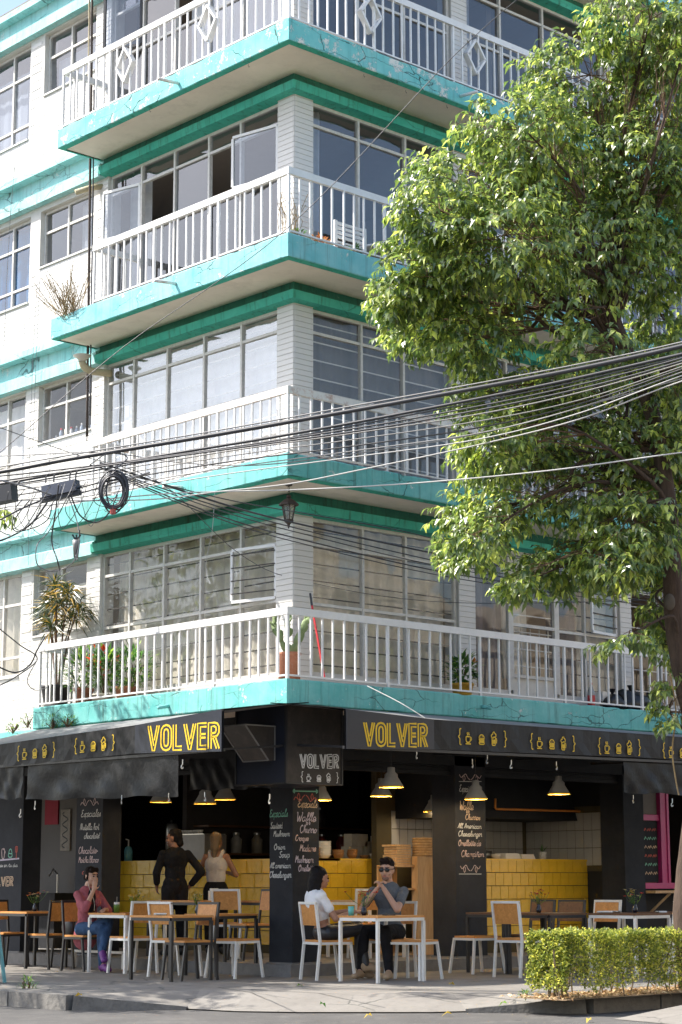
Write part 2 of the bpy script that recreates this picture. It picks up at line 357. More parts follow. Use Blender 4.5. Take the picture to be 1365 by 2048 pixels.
CROTON = leafmat('croton_leaf', (.02,.045,.016), (.05,.075,.02), (.36,.23,.03), trans=.25)
REDLEAF = leafmat('red_leaf', (.40,.02,.015), (.50,.04,.02), (.60,.10,.03), trans=.35)
CACT = simple('cactus_green', (.20,.27,.12), .65, var=.2, vscale=14)
DRYST = simple('dry_stalk', (.28,.20,.10), .9, var=.3, vscale=20)
BAG = simple('black_bin_bag', (.015,.015,.017), .3, bump=.6, bscale=14)
BROOM = simple('red_broom_handle', (.55,.015,.02), .4)
STEEL = simple('brushed_steel', (.5,.5,.49), .3, metal=.9)
CERAM = simple('white_ceramic', (.72,.70,.66), .25, var=.04)
CLAYB = simple('brown_clay_bowl', (.30,.15,.06), .4, var=.2)
DKGL = simple('dark_glass_vase', (.012,.014,.025), .08)
PAPER = simple('paper', (.72,.70,.66), .8, var=.04)
GRNJ = simple('green_juice', (.10,.20,.035), .25)
CYAN = simple('light_blue_paint', (.16,.45,.52), .5, var=.1)

ORD = ['first', 'second', 'third', 'fourth', 'fifth', 'sixth', 'seventh', 'eighth', 'ninth', 'tenth', 'eleventh']
# ================================================================ THE SETTING
ROADZ = -.14
struct(MB().add([(-400,-400,ROADZ),(400,-400,ROADZ),(400,400,ROADZ),(-400,400,ROADZ)], [(0,1,2,3)]).build('road', ASPH))
KU, KV = -3.30, -4.40                       # kerb lines of the two streets
def ramp_edge():
    return [gz(x, y, ROADZ + .012) for x, y in ((372, 2017), (470, 2022), (600, 2024), (740, 2024), (860, 2024), (935, 2022))]
RE = ramp_edge()
inner = [p + (V((6, 6, 0)) - p).normalized() * .75 for p in RE]
for p in inner: p.z = 0
m = MB()
top = [(KU, 70, 0), (KU, inner[0].y + .35, 0), tuple(inner[0])] + [tuple(p) for p in inner[1:]] + [(inner[-1].x + .35, KV, 0), (70, KV, 0), (70, 70, 0)]
m.add(top, [tuple(range(len(top)))])
for i in range(len(RE)-1): m.add([RE[i], RE[i+1], inner[i+1], inner[i]], [(0,1,2,3)])
a0 = V((KU, inner[0].y + .35, 0)); a1 = V((inner[-1].x + .35, KV, 0))
m.add([a0, RE[0], inner[0]], [(0,1,2)]); m.add([a1, RE[-1], inner[-1]], [(0,2,1)])
pav = struct(m.build('pavement', CONC, fix=False))
# kerb stones, each a block
kb = MB().box(-.49, .49, -.08, .08, -.2, .0).mesh('kerb_stone'); kb.materials.append(KERB)
def kerb_run(p, d, n, rz, first=1.0):
    for i in range(n):
        q = V(p) + V(d) * (i + .5)
        link('kerb_stone', kb, None, pav, loc=(q.x, q.y, .004 + random.uniform(-.004, .003)), rot=(random.uniform(-.012,.012), 0, rz + random.uniform(-.006,.006)))
kerb_run((KU + .02, inner[0].y + .2, 0), (0, 1, 0), 16, PI/2)
kerb_run((inner[-1].x + .25, KV + .02, 0), (1, 0, 0), 16, 0)
# the dropped ends of the kerb that die into the ramp
for A, B in ((V((KU + .02, inner[0].y + .2, .0)), RE[0]), (V((inner[-1].x + .25, KV + .02, .0)), RE[-1])):
    MB().bar((A.x, A.y, -.1), (B.x, B.y, -.205), .16, .2).build('kerb_stone', KERB, pav)
# sloping concrete apron in the gutter
ap = [gz(1228, 2038, ROADZ + .004), gz(1365, 2050, ROADZ + .004), gz(1560, 2052, ROADZ + .004), gz(1560, 1998, -.045), gz(1365, 2010, -.045)]
struct(MB().add(ap, [(0,1,2,3,4)]).build('gutter_apron', CONC))
# raised floor of the cafe with its step
struct(MB().box(.56, 9.5, .56, 9.5, .0, .135).build('cafe_floor', CONCD))
def jag(p0, p1, n, amp, seed):
    random.seed(seed); return [V(p0).lerp(V(p1), i/n) + V((random.uniform(-amp, amp), random.uniform(-amp, amp), random.uniform(-amp, amp))) for i in range(n+1)]
JOINT = simple('joint_dirt', (.07,.066,.06), .95)
for k, (A, B) in enumerate((((-3.25, -.55), (.5, -.55)), ((-3.25, 2.2), (.5, 2.2)), ((-3.25, 4.6), (.5, 4.6)), ((-1.4, -2.9), (-1.4, 8)), ((1.6, -4.3), (1.6, .5)), ((4.0, -4.3), (4.0, .5)), ((-.4, -2.3), (9, -2.3)), ((-2.2, -2.6), (-1.4, -.55)), ((-.4, -4.0), (-.4, .4)))):
    m = MB(); L_ = jag((A[0], A[1], .0035), (B[0], B[1], .0035), 24, .006, 200 + k); L_ = [V((p.x, p.y, .0035)) for p in L_]; m.strip(L_, .014, (0, 0, 1), .0); m.build('pavement_joint', JOINT, pav, fix=False)
HG0 = gz(1136, 2001)
litter = simple('leaf_litter', (.22,.15,.09), .95, var=.5, vscale=16, bump=.8, bscale=30)
struct(MB().add([(HG0.x - .12, HG0.y - .05, .006), (9, HG0.y - .05, .006), (9, HG0.y + .6, .006), (HG0.x - .12, HG0.y + .6, .006)], [(0,1,2,3)]).build('planting_strip', litter))

# ================================================================ THE BUILDING
BLD = thing('corner_apartment_building', 'five storey white tiled corner apartment building with turquoise balconies over a black painted cafe', 'building', (4, 4, 0))
ZT = {2: 3.31, 3: 5.91, 4: 8.55, 5: 11.24, 6: 13.93}
ZB = {2: 3.03, 3: 5.64, 4: 8.26, 5: 10.96, 6: 13.65}
VE = {2: 5.05, 3: 4.78, 4: 4.87, 5: 4.82, 6: 4.82}
UE = 11.0
TURQ5 = plaster('flaking_turquoise_render', (.12,.50,.50), (.28,.63,.62), seed=14.2, peel=.9, streak=.5, crack=.9)
def fascia_wall(m, p0, p1, inward, z0, z1, seed):
    """the outer edge of a slab as a hand-plastered surface: slightly uneven, chipped arrises"""
    p0, p1, inward = V(p0), V(p1), V(inward); L = (p1 - p0).length; n = max(4, int(L / .12)); rows = [z0, z0 + .012, (z0*2+z1)/3, (z0+z1*2)/3, z1 - .015, z1]
    base = len(m.v); random.seed(seed)
    for j, z in enumerate(rows):
        for i in range(n + 1):
            p = p0.lerp(p1, i/n); e = mnoise.noise(V((p.x*3 + seed, p.y*3, z*4))) * .006
            ch = max(0, mnoise.noise(V((p.x*5, p.y*5 + seed, z*6))) - .25) * .06 if j in (0, 5) else 0
            d = (.010 if j in (0, 5) else 0) + ch + e
            if i in (0, n) and j not in (0, 5): d = e * .3 if i == 0 else e
            if i == 0: d = 0
            m.v.append(tuple(p + inward * d + V((0, 0, z - (ch if j == 5 else -ch*.6 if j == 0 else 0)))))
    w = n + 1
    for j in range(len(rows)-1):
        for i in range(n): o = base + j*w + i; m.f.append((o, o+1, o+w+1, o+w))
for s in (2, 3, 4, 5, 6):
    zt, zb = ZT[s], ZB[s]; ve = VE[s]
    m = MB(); mt = TURQ2 if s in (2, 3) else TURQ5 if s == 5 else TURQ
    fascia_wall(m, (0, 0, 0), (0, ve, 0), (1, 0, 0), zb, zt, s)
    fascia_wall(m, (0, 0, 0), (UE, 0, 0), (0, 1, 0), zb, zt, s + 20)
    fascia_wall(m, (0, ve, 0), (.75, ve, 0), (0, -1, 0), zb, zt, s + 40)
    slab = m.build('balcony_slab', mt, BLD, fix=False)
    # concrete floor of the balcony
    sub('balcony_floor', MB().add([(.012,.012,zt-.012),(UE,.012,zt-.012),(UE,1.2,zt-.012),(1.2,1.2,zt-.012),(1.2,ve-.01,zt-.012),(.012,ve-.01,zt-.012)], [(0,1,2,3,4,5)]), CONCD, slab)
    # green drip edge and beige soffit
    d = .075; g = MB()
    for i, o in ((0, .004), (d, .004)): pass
    g.add([(.006,.006,zb),(UE,.006,zb),(UE,d,zb-.018),(d,d,zb-.018),(d,ve-d,zb-.018),(.006,ve,zb),(.75,ve,zb),(.75,ve-d,zb-.018)],
          [(0,1,2,3),(0,3,4,5),(5,4,7,6)])
    sub('drip_edge', g, GREEN, slab)
    sub('soffit', MB().add([(d,d,zb-.004),(UE,d,zb-.004),(UE,1.1,zb-.004),(1.1,1.1,zb-.004),(1.1,ve-d,zb-.004),(d,ve-d,zb-.004)], [(0,1,2,3,4,5)]).add([(d,d,zb-.018),(UE,d,zb-.018),(UE,d,zb-.004),(d,d,zb-.004),(d,ve-d,zb-.004),(d,ve-d,zb-.018)], [(0,1,2,3),(0,3,4,5)]), BEIGE, slab)
# ---------------- cornices under the soffits
def cornice_run(m, prof, pts, mitre):
    """prof: (outward, z) pairs; pts: corner line points with outward dirs"""
    n = len(prof); base = len(m.v)
    for p, o in pts: m.v += [tuple(V(p) + V(o) * e + V((0, 0, z))) for e, z in prof]
    for i in range(len(pts)-1):
        for j in range(n-1): a = base + i*n + j; m.f.append((a, a+1, a+n+1, a+n))
W = .75
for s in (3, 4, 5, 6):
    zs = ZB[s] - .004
    for nm, prof, mt in (('cornice_frieze', [(0, zs), (.05, zs), (.055, zs-.118)], DKGREEN), ('cornice', [(.055, zs-.118), (.14, zs-.13), (.13, zs-.235), (-.1, zs-.26)], GREEN)):
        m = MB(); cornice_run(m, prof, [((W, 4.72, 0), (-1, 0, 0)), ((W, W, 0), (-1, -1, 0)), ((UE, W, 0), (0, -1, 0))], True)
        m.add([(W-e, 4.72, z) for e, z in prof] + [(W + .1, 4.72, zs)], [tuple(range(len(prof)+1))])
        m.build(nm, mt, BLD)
    # wing cornice left of the balconies
    zt = ZT[s]
    prof = [(0, zt-.005), (.17, zt-.02), (.18, zt-.12), (.04, zt-.135), (.035, zt-.33), (.11, zt-.37), (.115, zt-.535), (-.12, zt-.55)]
    m = MB(); cornice_run(m, prof, [((W, 4.72, 0), (-1, 0, 0)), ((W, 12, 0), (-1, 0, 0))], False)
    m.add([(W-e, 4.72, z) for e, z in prof] + [(W + .12, 4.72, zt-.005)], [tuple(range(len(prof)+1))])
    m.build('wing_cornice', TURQW, BLD)

# ---------------- tiled columns and walls
TB = {}
def tile_mesh(w, h, d, mat=None):
    k = (round(w, 3), round(h, 3), round(d, 3), mat)
    if k not in TB:
        e = .002; mb = MB().add([(-w/2,0,-h/2),(w/2,0,-h/2),(w/2,0,h/2),(-w/2,0,h/2),(-w/2+e,-d,-h/2+e),(w/2-e,-d,-h/2+e),(w/2-e,-d,h/2-e),(-w/2+e,-d,h/2-e)],
                                [(4,5,6,7),(0,1,5,4),(1,2,6,5),(2,3,7,6),(3,0,4,7)])
        me = mb.mesh('tile'); me.materials.append(mat or WTILE); TB[k] = me
    return TB[k]
def tiles(parent, face, lo, hi, z0, z1, plane, tw, th=.066, d=.008, mat=None, bond=.5, name='tile', joint=.0035, holes=()):
    """face 'u': plane u = plane looking -u, running along v; face 'v': plane v = plane looking -v, running along u"""
    n = max(1, int(round((z1 - z0) / th))); th = (z1 - z0) / n
    for j in range(n):
        z = z0 + (j + .5) * th; x = lo - (tw * bond if (j % 2 and bond) else 0)
        while x < hi - .01:
            a, b = max(x, lo), min(x + tw, hi); x += tw
            if b - a < .03: continue
            if any(a < h[1] and b > h[0] and z - th/2 < h[3] - .001 and z + th/2 > h[2] + .001 for h in holes): continue
            c = (a + b) / 2; me = tile_mesh(b - a - joint, th - joint, d, mat); jit = random.uniform(-.0015, .0015)
            if face == 'u': link(name, me, None, parent, loc=(plane + jit, c, z), rot=(0, 0, -PI/2))
            else: link(name, me, None, parent, loc=(c, plane + jit, z))
for s in (2, 3, 4, 5):
    z0, z1 = ZT[s] - .01, ZB[s+1] - .2
    c = MB().box(W, 1.06, W, 1.06, z0, z1).build('corner_column', GTILE, BLD)
    tiles(c, 'u', W, 1.06, z0, z1, W, 2, .068); tiles(c, 'v', W, 1.06, z0, z1, W, 2, .068)
    # pilasters along the right front and the end of the balcony wall on the left
    for u0, u1 in ((3.57, 3.88), (6.80, 7.05)):
        p = MB().box(u0, u1, W, 1.0, z0, z1).build('pilaster', GTILE, BLD); tiles(p, 'v', u0, u1, z0, z1, W, 2, .068)
# the wing wall on the left street: a core with window openings, faced with tiles
WW = {2: [(4.98, 6.25, 4.42, 5.37), (6.55, 8.0, 3.9, 5.37)], 3: [(4.95, 6.25, 7.16, 8.0), (6.58, 8.0, 6.72, 8.0)],
      4: [(5.0, 6.32, 9.77, 10.62), (6.58, 8.0, 9.32, 10.62)], 5: [(5.04, 6.33, 12.41, 13.36), (6.70, 8.1, 11.85, 13.36)]}
for s in (2, 3, 4, 5):
    z0, z1 = (ZT[s] - .02 if s > 2 else 3.1), ZT[s+1] - .5
    m = MB(); hs = WW[s]; zs = sorted({z0, z1} | {h[2] for h in hs} | {h[3] for h in hs}); vs = sorted({4.66, 12.} | {h[0] for h in hs} | {h[1] for h in hs})
    for a, b in zip(vs, vs[1:]):
        for c0, c1 in zip(zs, zs[1:]):
            if any(a >= h[0]-1e-6 and b <= h[1]+1e-6 and c0 >= h[2]-1e-6 and c1 <= h[3]+1e-6 for h in hs): continue
            m.box(W, W + .22, a, b, c0, c1)
    c = m.build('wing_wall', WTILE if s > 9 else simple('wall_joint_%d' % s, (.66,.64,.60), .9, var=.08), BLD, fix=False)
    tiles(c, 'u', 4.66, 7.7, z0, z1, W, .25, .066, .006, holes=hs, joint=.004)
    # tiled reveal at the end of the wing, facing the balcony windows
    tiles(c, 'v', W, W + .1, z0, z1, 4.66, 1, .066, .004)

# ---------------- windows
def frame_rect(m, P, a0, a1, z0, z1, wd, dp):
    """P(a, z, out) -> world; four bars"""
    for (pa, pz, qa, qz) in ((a0, z0, a1, z0), (a0, z1, a1, z1)): m.add([P(pa, pz-wd/2, 0), P(qa, pz-wd/2, 0), P(qa, pz+wd/2, 0), P(pa, pz+wd/2, 0), P(pa, pz-wd/2, dp), P(qa, pz-wd/2, dp), P(qa, pz+wd/2, dp), P(pa, pz+wd/2, dp)], [(0,1,2,3),(4,5,6,7),(0,1,5,4),(1,2,6,5),(2,3,7,6),(3,0,4,7)])
    for a in (a0, a1): vbar(m, P, a, z0 + wd/2, z1 - wd/2, wd, dp)
def vbar(m, P, a, z0, z1, wd, dp, o0=0):
    m.add([P(a-wd/2, z0, o0), P(a+wd/2, z0, o0), P(a+wd/2, z1, o0), P(a-wd/2, z1, o0), P(a-wd/2, z0, dp), P(a+wd/2, z0, dp), P(a+wd/2, z1, dp), P(a-wd/2, z1, dp)], [(0,1,2,3),(4,5,6,7),(0,1,5,4),(1,2,6,5),(2,3,7,6),(3,0,4,7)])
def hbar(m, P, a0, a1, z, wd, dp, o0=0):
    m.add([P(a0, z-wd/2, o0), P(a1, z-wd/2, o0), P(a1, z+wd/2, o0), P(a0, z+wd/2, o0), P(a0, z-wd/2, dp), P(a1, z-wd/2, dp), P(a1, z+wd/2, dp), P(a0, z+wd/2, dp)], [(0,1,2,3),(4,5,6,7),(0,1,5,4),(1,2,6,5),(2,3,7,6),(3,0,4,7)])
def PU(u): return lambda a, z, o: (u - o, a, z)
def PV(v): return lambda a, z, o: (a, v - o, z)
def window(P, cols, rows, glass=GLASS, bars=0, barmat=None, skip=(), fw=.042, name='window', barz=None, fmat=None):
    m = MB(); frame_rect(m, P, cols[0]+fw/2, cols[-1]-fw/2, rows[0]+fw/2, rows[-1]-fw/2, fw, .05)
    for a in cols[1:-1]: vbar(m, P, a, rows[0]+fw, rows[-1]-fw, fw*.85, .053)
    for z in rows[1:-1]: hbar(m, P, cols[0]+fw, cols[-1]-fw, z, fw*.85, .047)
    f = m.build(name, fmat or FRAMEP, BLD)
    for i in range(len(cols)-1):
        for j in range(len(rows)-1):
            if (i, j) in skip: continue
            e = fw*.45; t = random.uniform(-.011, .011)
            sub('pane', MB().add([P(cols[i]+e, rows[j]+e, .02+t), P(cols[i+1]-e, rows[j]+e, .02-t), P(cols[i+1]-e, rows[j+1]-e, .02-t*.5), P(cols[i]+e, rows[j+1]-e, .02+t*.5)], [(0,1,2,3)]), glass, f)
    if bars:
        b = MB()
        for k in range(bars):
            z = rows[0] + (k + .7) * (rows[-1] - rows[0]) / (bars + .4); hbar(b, P, cols[0]+.02, cols[-1]-.02, z, .014, -.014, -.03)
        sub('security_bars', b, barmat, f)
    return f
def casement(P, a0, a1, z0, z1, hinge, ang, glass, fmat, outv, alongv, bars=0):
    """open sash hinged at a = hinge and swung outwards"""
    h0 = V(P(hinge, 0, .055)); far = a1 if abs(a1 - hinge) > abs(a0 - hinge) else a0; L = abs(far - hinge); sgn = 1 if far > hinge else -1
    d = V(alongv) * sgn * math.cos(ang) + V(outv) * math.sin(ang); nrm = d.cross(V((0,0,1)))
    Q = lambda a, z, o: tuple(h0 + d * a + V((0,0,z)) + nrm * o)
    m = MB(); frame_rect(m, Q, .018, L-.018, z0, z1, .036, .03); c = m.build('open_casement', fmat, BLD)
    sub('pane', MB().add([Q(.02, z0, .015), Q(L-.02, z0, .015), Q(L-.02, z1, .015), Q(.02, z1, .015)], [(0,1,2,3)]), glass, c)
    if bars:
        b = MB()
        for k in range(bars): hbar(b, Q, .02, L-.02, z0 + (k+.6)*(z1-z0)/bars, .012, .0, -.012)
        sub('security_bars', b, DKBAR, c)
    return c
DKBAR = simple('dark_bar_iron', (.06,.055,.05), .7); PLBAR = simple('pale_bar_iron', (.58,.57,.54), .6)
GW = .84; PL, PR = PU(GW), PV(GW)
LC = {2: [1.06, 1.78, 2.57, 3.33, 4.06, 4.66], 3: [1.06, 1.80, 2.55, 3.32, 4.05, 4.66], 4: [1.06, 1.84, 2.49, 3.22, 3.95, 4.66], 5: [1.06, 1.82, 2.52, 3.25, 3.97, 4.66]}
for s in (2, 3, 4, 5):
    hd = ZB[s+1] - .255; tr = {2: 5.08, 3: 7.73, 4: 10.43, 5: 13.10}[s]; sl_ = {2: 4.38, 3: 7.0, 4: 9.72, 5: 12.42}[s]; bs = ZT[s] + .17
    gl = GLASS if s < 4 else GLASSB
    skl = {4: {(1, 2), (3, 2), (0, 2)}, 5: {(2, 2)}, 2: {(0, 1)}}.get(s, ())
    bars, bm_ = {2: (9, DKBAR), 3: (8, PLBAR)}.get(s, (0, None))
    if s == 4: skl = {(1, 1), (3, 1), (0, 1), (4, 1)}
    if s == 5: skl = {(2, 1), (4, 1)}
    window(PL, LC[s], [bs, sl_, tr, hd], GLASS3 if s == 3 else gl, bars, bm_, skl)
    rc = {2: [1.06, 1.93, 2.67, 3.57], 3: [1.06, 1.92, 2.66, 3.57], 4: [1.06, 1.88, 2.72, 3.57], 5: [1.06, 1.88, 2.72, 3.57]}[s]
    window(PR, rc, [bs, sl_ - (.04 if s != 4 else .0), tr - .02, hd], gl, bars, bm_)
    if s == 2:
        window(PR, [4.60, 5.52], [bs, 3.72, sl_ + .02, tr, hd], gl, 8, PLBAR, {(0, 0)}, fw=.05, name='balcony_door', fmat=FRAMEP)
        MB().box(4.66, 5.47, .825, .84, bs + .03, 3.70).build('kick_panel', simple('door_panel_paint', (.62,.60,.56), .5), BLD)
        g = MB()
        for k in range(5): vbar(g, PR, 4.62 + .9*(k+.5)/5, 3.74, sl_, .014, -.03, -.044)
        g.build('door_grille', PLBAR, BLD)
        window(PR, [5.52, 6.10, 6.80], [bs, sl_, tr, hd], gl, 9, DKBAR, {(1, 1)})
        window(PR, [7.05, 7.75, 8.6], [bs, sl_, tr, hd], gl, 6, PLBAR, {(0, 1)})
        window(PR, [3.88, 4.60], [bs, hd], gl, 0)
    else:
        window(PR, [3.88, 4.6, 5.5, 6.8], [bs, sl_, tr, hd], gl, bars, bm_)
        window(PR, [7.05, 7.9, 8.8, 9.7], [bs, sl_, tr, hd], gl, bars, bm_)
    for k, (a, b, z0, z1) in enumerate(WW[s]):
        f = window(PU(W + .12), [a, (a + b)/2 + .05, b] if k == 0 else [a, a + .55, b], [z0, z0 + (z1-z0)*(.62 if k == 0 else .70), z1] if k == 0 else [z0, z0 + .28, z0 + (z1-z0)*.70, z1], gl, 0)
    # sloped sills
    for a, b, z0, z1 in WW[s]: MB().box(W - .03, W + .1, a, b, z0 - .025, z0).build('window_sill', WTILE, BLD)
    # wall strip under the balcony windows
    MB().box(GW - .06, GW + .08, 1.06, 4.66, ZT[s] - .01, ZT[s] + .17).build('window_base', WTILE, BLD)
    MB().box(1.06, 3.57, GW - .06, GW + .08, ZT[s] - .01, ZT[s] + .17).build('window_base', WTILE, BLD)
    MB().box(3.88, 6.8, GW - .055, GW + .08, ZT[s] - .01, ZT[s] + .17).build('window_base', WTILE, BLD)
# swung-out sashes
UO, UA, VO, VA = (-1, 0, 0), (0, 1, 0), (0, -1, 0), (1, 0, 0)
casement(PL, 1.12, 1.82, 4.42, 5.06, 1.10, rad(11), GLASS, WPAINT, UO, UA, 4)
casement(PL, 1.12, 1.86, 9.74, 10.42, 1.10, rad(11), GLASSB, WPAINT, UO, UA)
casement(PL, 3.97, 4.66, 9.74, 10.42, 3.97, rad(13), GLASSB, WPAINT, UO, UA)
casement(PL, 4.0, 4.62, 12.46, 13.5, 4.0, rad(24), GLASSB, BSTEEL, UO, UA)
casement(PR, 6.12, 6.80, 4.42, 5.06, 6.78, rad(9), GLASS, WPAINT, VO, VA, 4)
# ---------------- rooms behind the glass
for s in (2, 3, 4, 5, 6):
    MB().box(1.0, 12, 1.0, 12, ZB[s] - .002, ZB[s] + .24).build('floor_plate', INT, BLD)
MB().box(1.0, 12, 1.0, 12, 14.1, 14.3).build('roof', CONC, BLD)
for s in (2, 3, 4, 5):
    z0, z1 = ZB[s] + .24, ZB[s+1] - .002
    m = MB().box(5.2, 5.3, 1.6, 12, z0, z1).box(5.3, 12, 4.6, 4.7, z0, z1).box(.98, 5.2, 7.9, 8., z0, z1).box(.98, 1.2, 4.68, 4.72, z0, z1)
    m.build('partition_wall', INT, BLD, fix=False)
MB().box(W + .22, 12, 11.9, 12, 3, 14).box(11.9, 12, 1, 11.9, 3, 14).build('rear_wall', INT, BLD, fix=False)
# left of the balcony at cafe level: stub of the slab edge running on along the wing
m = MB(); fascia_wall(m, (W - .12, 5.05, 0), (W - .12, 12, 0), (1, 0, 0), 2.98, 3.12, 77); m.build('wing_ledge', TURQ2, BLD, fix=False)

# ---------------- railings
def railing(s, vend, uend, zr, pitch_l, pitch_r, mat, ret=True, lend=True):
    z0 = ZT[s]; m = MB(); R = .055
    m.box(R-.022, R+.022, R-.022, vend, zr - .085, zr); m.box(R+.022, uend, R-.022, R+.022, zr - .085, zr)
    m.box(R-.014, R+.014, R-.014, vend, z0 + .035, z0 + .055); m.box(R+.014, uend, R-.014, R+.014, z0 + .035, z0 + .055)
    if ret: m.box(R+.022, W + .02, vend - .044, vend, zr - .085, zr); m.box(R+.014, W, vend - .03, vend - .005, z0 + .035, z0 + .055)
    r = m.build('railing', mat, BLD)
    bar_ = MB().box(-.0105, .0105, -.0105, .0105, z0 + .055, zr - .085).mesh('baluster'); bar_.materials.append(WPAINT)
    post = MB().box(-.016, .016, -.016, .016, z0 - .01, zr - .085).mesh('post'); post.materials.append(WPAINT)
    link('post', post, None, r, loc=(R, R, 0))
    n = int((vend - R) / pitch_l)
    for i in range(1, n + 1):
        v = R + (vend - R - .02) * i / n; link('post' if i == n or i % 8 == 0 else 'baluster', post if i == n or i % 8 == 0 else bar_, None, r, loc=(R + random.uniform(-.003,.003), v + random.uniform(-.006,.006), 0), rot=(random.uniform(-.001,.001), random.uniform(-.0008,.0008), random.uniform(-.1,.1)))
    n = int((uend - R) / pitch_r)
    for i in range(1, n + 1):
        u = R + (uend - R) * i / n; link('post' if i % 9 == 0 else 'baluster', post if i % 9 == 0 else bar_, None, r, loc=(u + random.uniform(-.006,.006), R + random.uniform(-.003,.003), 0), rot=(random.uniform(-.0008,.0008), random.uniform(-.001,.001), random.uniform(-.1,.1)))
    if ret:
        for k in range(1, 4): link('baluster', bar_, None, r, loc=(R + .17*k, vend - .02, 0))
    return r
railing(2, 5.02, 8.3, 4.13, .163, .172, WPAINT, ret=True)
railing(3, 3.93, 9.5, 6.71, .160, .172, RUSTP)
railing(4, 3.99, 9.5, 9.38, .160, .172, WPAINT)
r5 = railing(5, 4.80, 9.5, 12.12, .152, .155, WPAINT)
def diamond(p, along, out):
    p, along, out = V(p), V(along), V(out); m = MB()
    for a, b in (((0, .24), (.17, 0)), ((.17, 0), (0, -.24)), ((0, -.24), (-.17, 0)), ((-.17, 0), (0, .24))):
        A = p + along*a[0] + V((0,0,a[1])); B = p + along*b[0] + V((0,0,b[1])); m.bar(A, B, .085, .028, up=out.cross(B-A))
    m.build('diamond_ornament', WPAINT, r5)
for x, y in ((252, 152), (418, 57)): p = gu(x, y, .055); diamond((.055, p.y, 11.72), (0, 1, 0), (1, 0, 0))
for x, y in ((740, 42), (950, 128)): p = gv(x, y, .055); diamond((p.x, .055, 11.72), (1, 0, 0), (0, 1, 0))
# ---------------- drain spouts
def spout(name, base, out, L, mat, drop=.03):
    MB().tube([V(base), V(base) + V(out) * L + V((0, 0, -drop))], .022, 8).build(name, mat, BLD, smooth=True)
p = gu(358, 157, 0); spout('drain_spout', (0.01, p.y, 11.07), (-1, 0, 0), .34, RUSTP)
p = gu(352, 567, 0); spout('drain_spout', (0.01, p.y, p.z), (-1, 0, 0), .34, RUSTP)
p = gu(365, 975, 0); spout('drain_spout', (0.01, p.y, p.z), (-1, 0, 0), .3, RUSTP)
p = gu(338, 1412, 0); spout('drain_spout', (0.01, p.y, p.z), (-1, 0, 0), .17, TURQ2)
p = gv(922, 192, 0); spout('drain_spout', (p.x, .01, p.z), (0, -1, 0), .3, WPAINT)
p = gv(964, 1413, 0); spout('drain_spout', (p.x, .01, p.z), (0, -1, 0), -.0 + .16, TURQ2)
for x in (1290, 1322): p = gv(x, 1437, 0); spout('drain_spout', (p.x, .01, p.z), (.5, -1, 0), .2, TURQ2)
# small iron hooks in the soffits
for x, y in ((300, 218), (497, 128), (728, 148), (812, 180), (894, 210)):
    p = gz(x, y, ZB[5] - .03); MB().tube([p, p + V((0,0,-.025)), p + V((.012,0,-.04)), p + V((.02,0,-.025))], .003, 4).build('soffit_hook', IRON, BLD)
# ================================================================ THE CAFE SHELL (ground floor of the building)
FZ = .135
def gcol(name, u0, u1, v0, v1, mat=BLKBOARD):
    c = MB().box(u0, u1, v0, v1, .12, 2.62).build(name, mat, BLD)
    sub('plinth', MB().box(u0 - .03, u1 + .02, v0 - .03, v1 + .02, -.01, .15), CONCD, c); return c
gcol('cafe_column', W, 1.16, W, 1.16); gcol('cafe_column', 3.46, 4.01, W, 1.16); gcol('cafe_column', 6.76, 7.19, W, 1.16)
gcol('cafe_column', W, 1.05, 4.50, 5.09); gcol('cafe_column', W, 1.05, 6.35, 7.6); gcol('cafe_column', 10.2, 10.8, W, 1.16)
m = MB().box(W, 1.0, 1.0, 12, 2.5, 3.028).box(W, 12, W, 1.0, 2.5, 3.028); m.build('lintel_beam', BLKWALL, BLD, fix=False)
for k in range(3):       # the rolled-up shutter slats over each opening
    MB().box(1.16, 3.46, W + .07 + .02*k, W + .12 + .02*k, 2.38 + .05*k, 2.425 + .05*k).build('shutter_slat', BLKWALL, BLD)
    MB().box(4.01, 6.76, W + .07 + .02*k, W + .12 + .02*k, 2.38 + .05*k, 2.425 + .05*k).build('shutter_slat', BLKWALL, BLD)
    MB().box(W + .07 + .02*k, W + .12 + .02*k, 1.16, 4.50, 2.38 + .05*k, 2.425 + .05*k).build('shutter_slat', BLKWALL, BLD)
MB().box(1.0, 9.6, 1.0, 9.6, 2.86, 2.9).build('cafe_ceiling', DARK, BLD)
m = MB().box(9.4, 9.5, 1, 9.5, FZ, 2.9).box(1, 9.4, 9.3, 9.4, FZ, 2.9).box(7.0, 7.15, 1.16, 4.6, FZ, 2.9); m.build('cafe_wall', DARK, BLD, fix=False)
MB().box(.76, 1.3, 7.5, 7.6, FZ, 2.9).build('cafe_side_wall', GREYW, BLD)
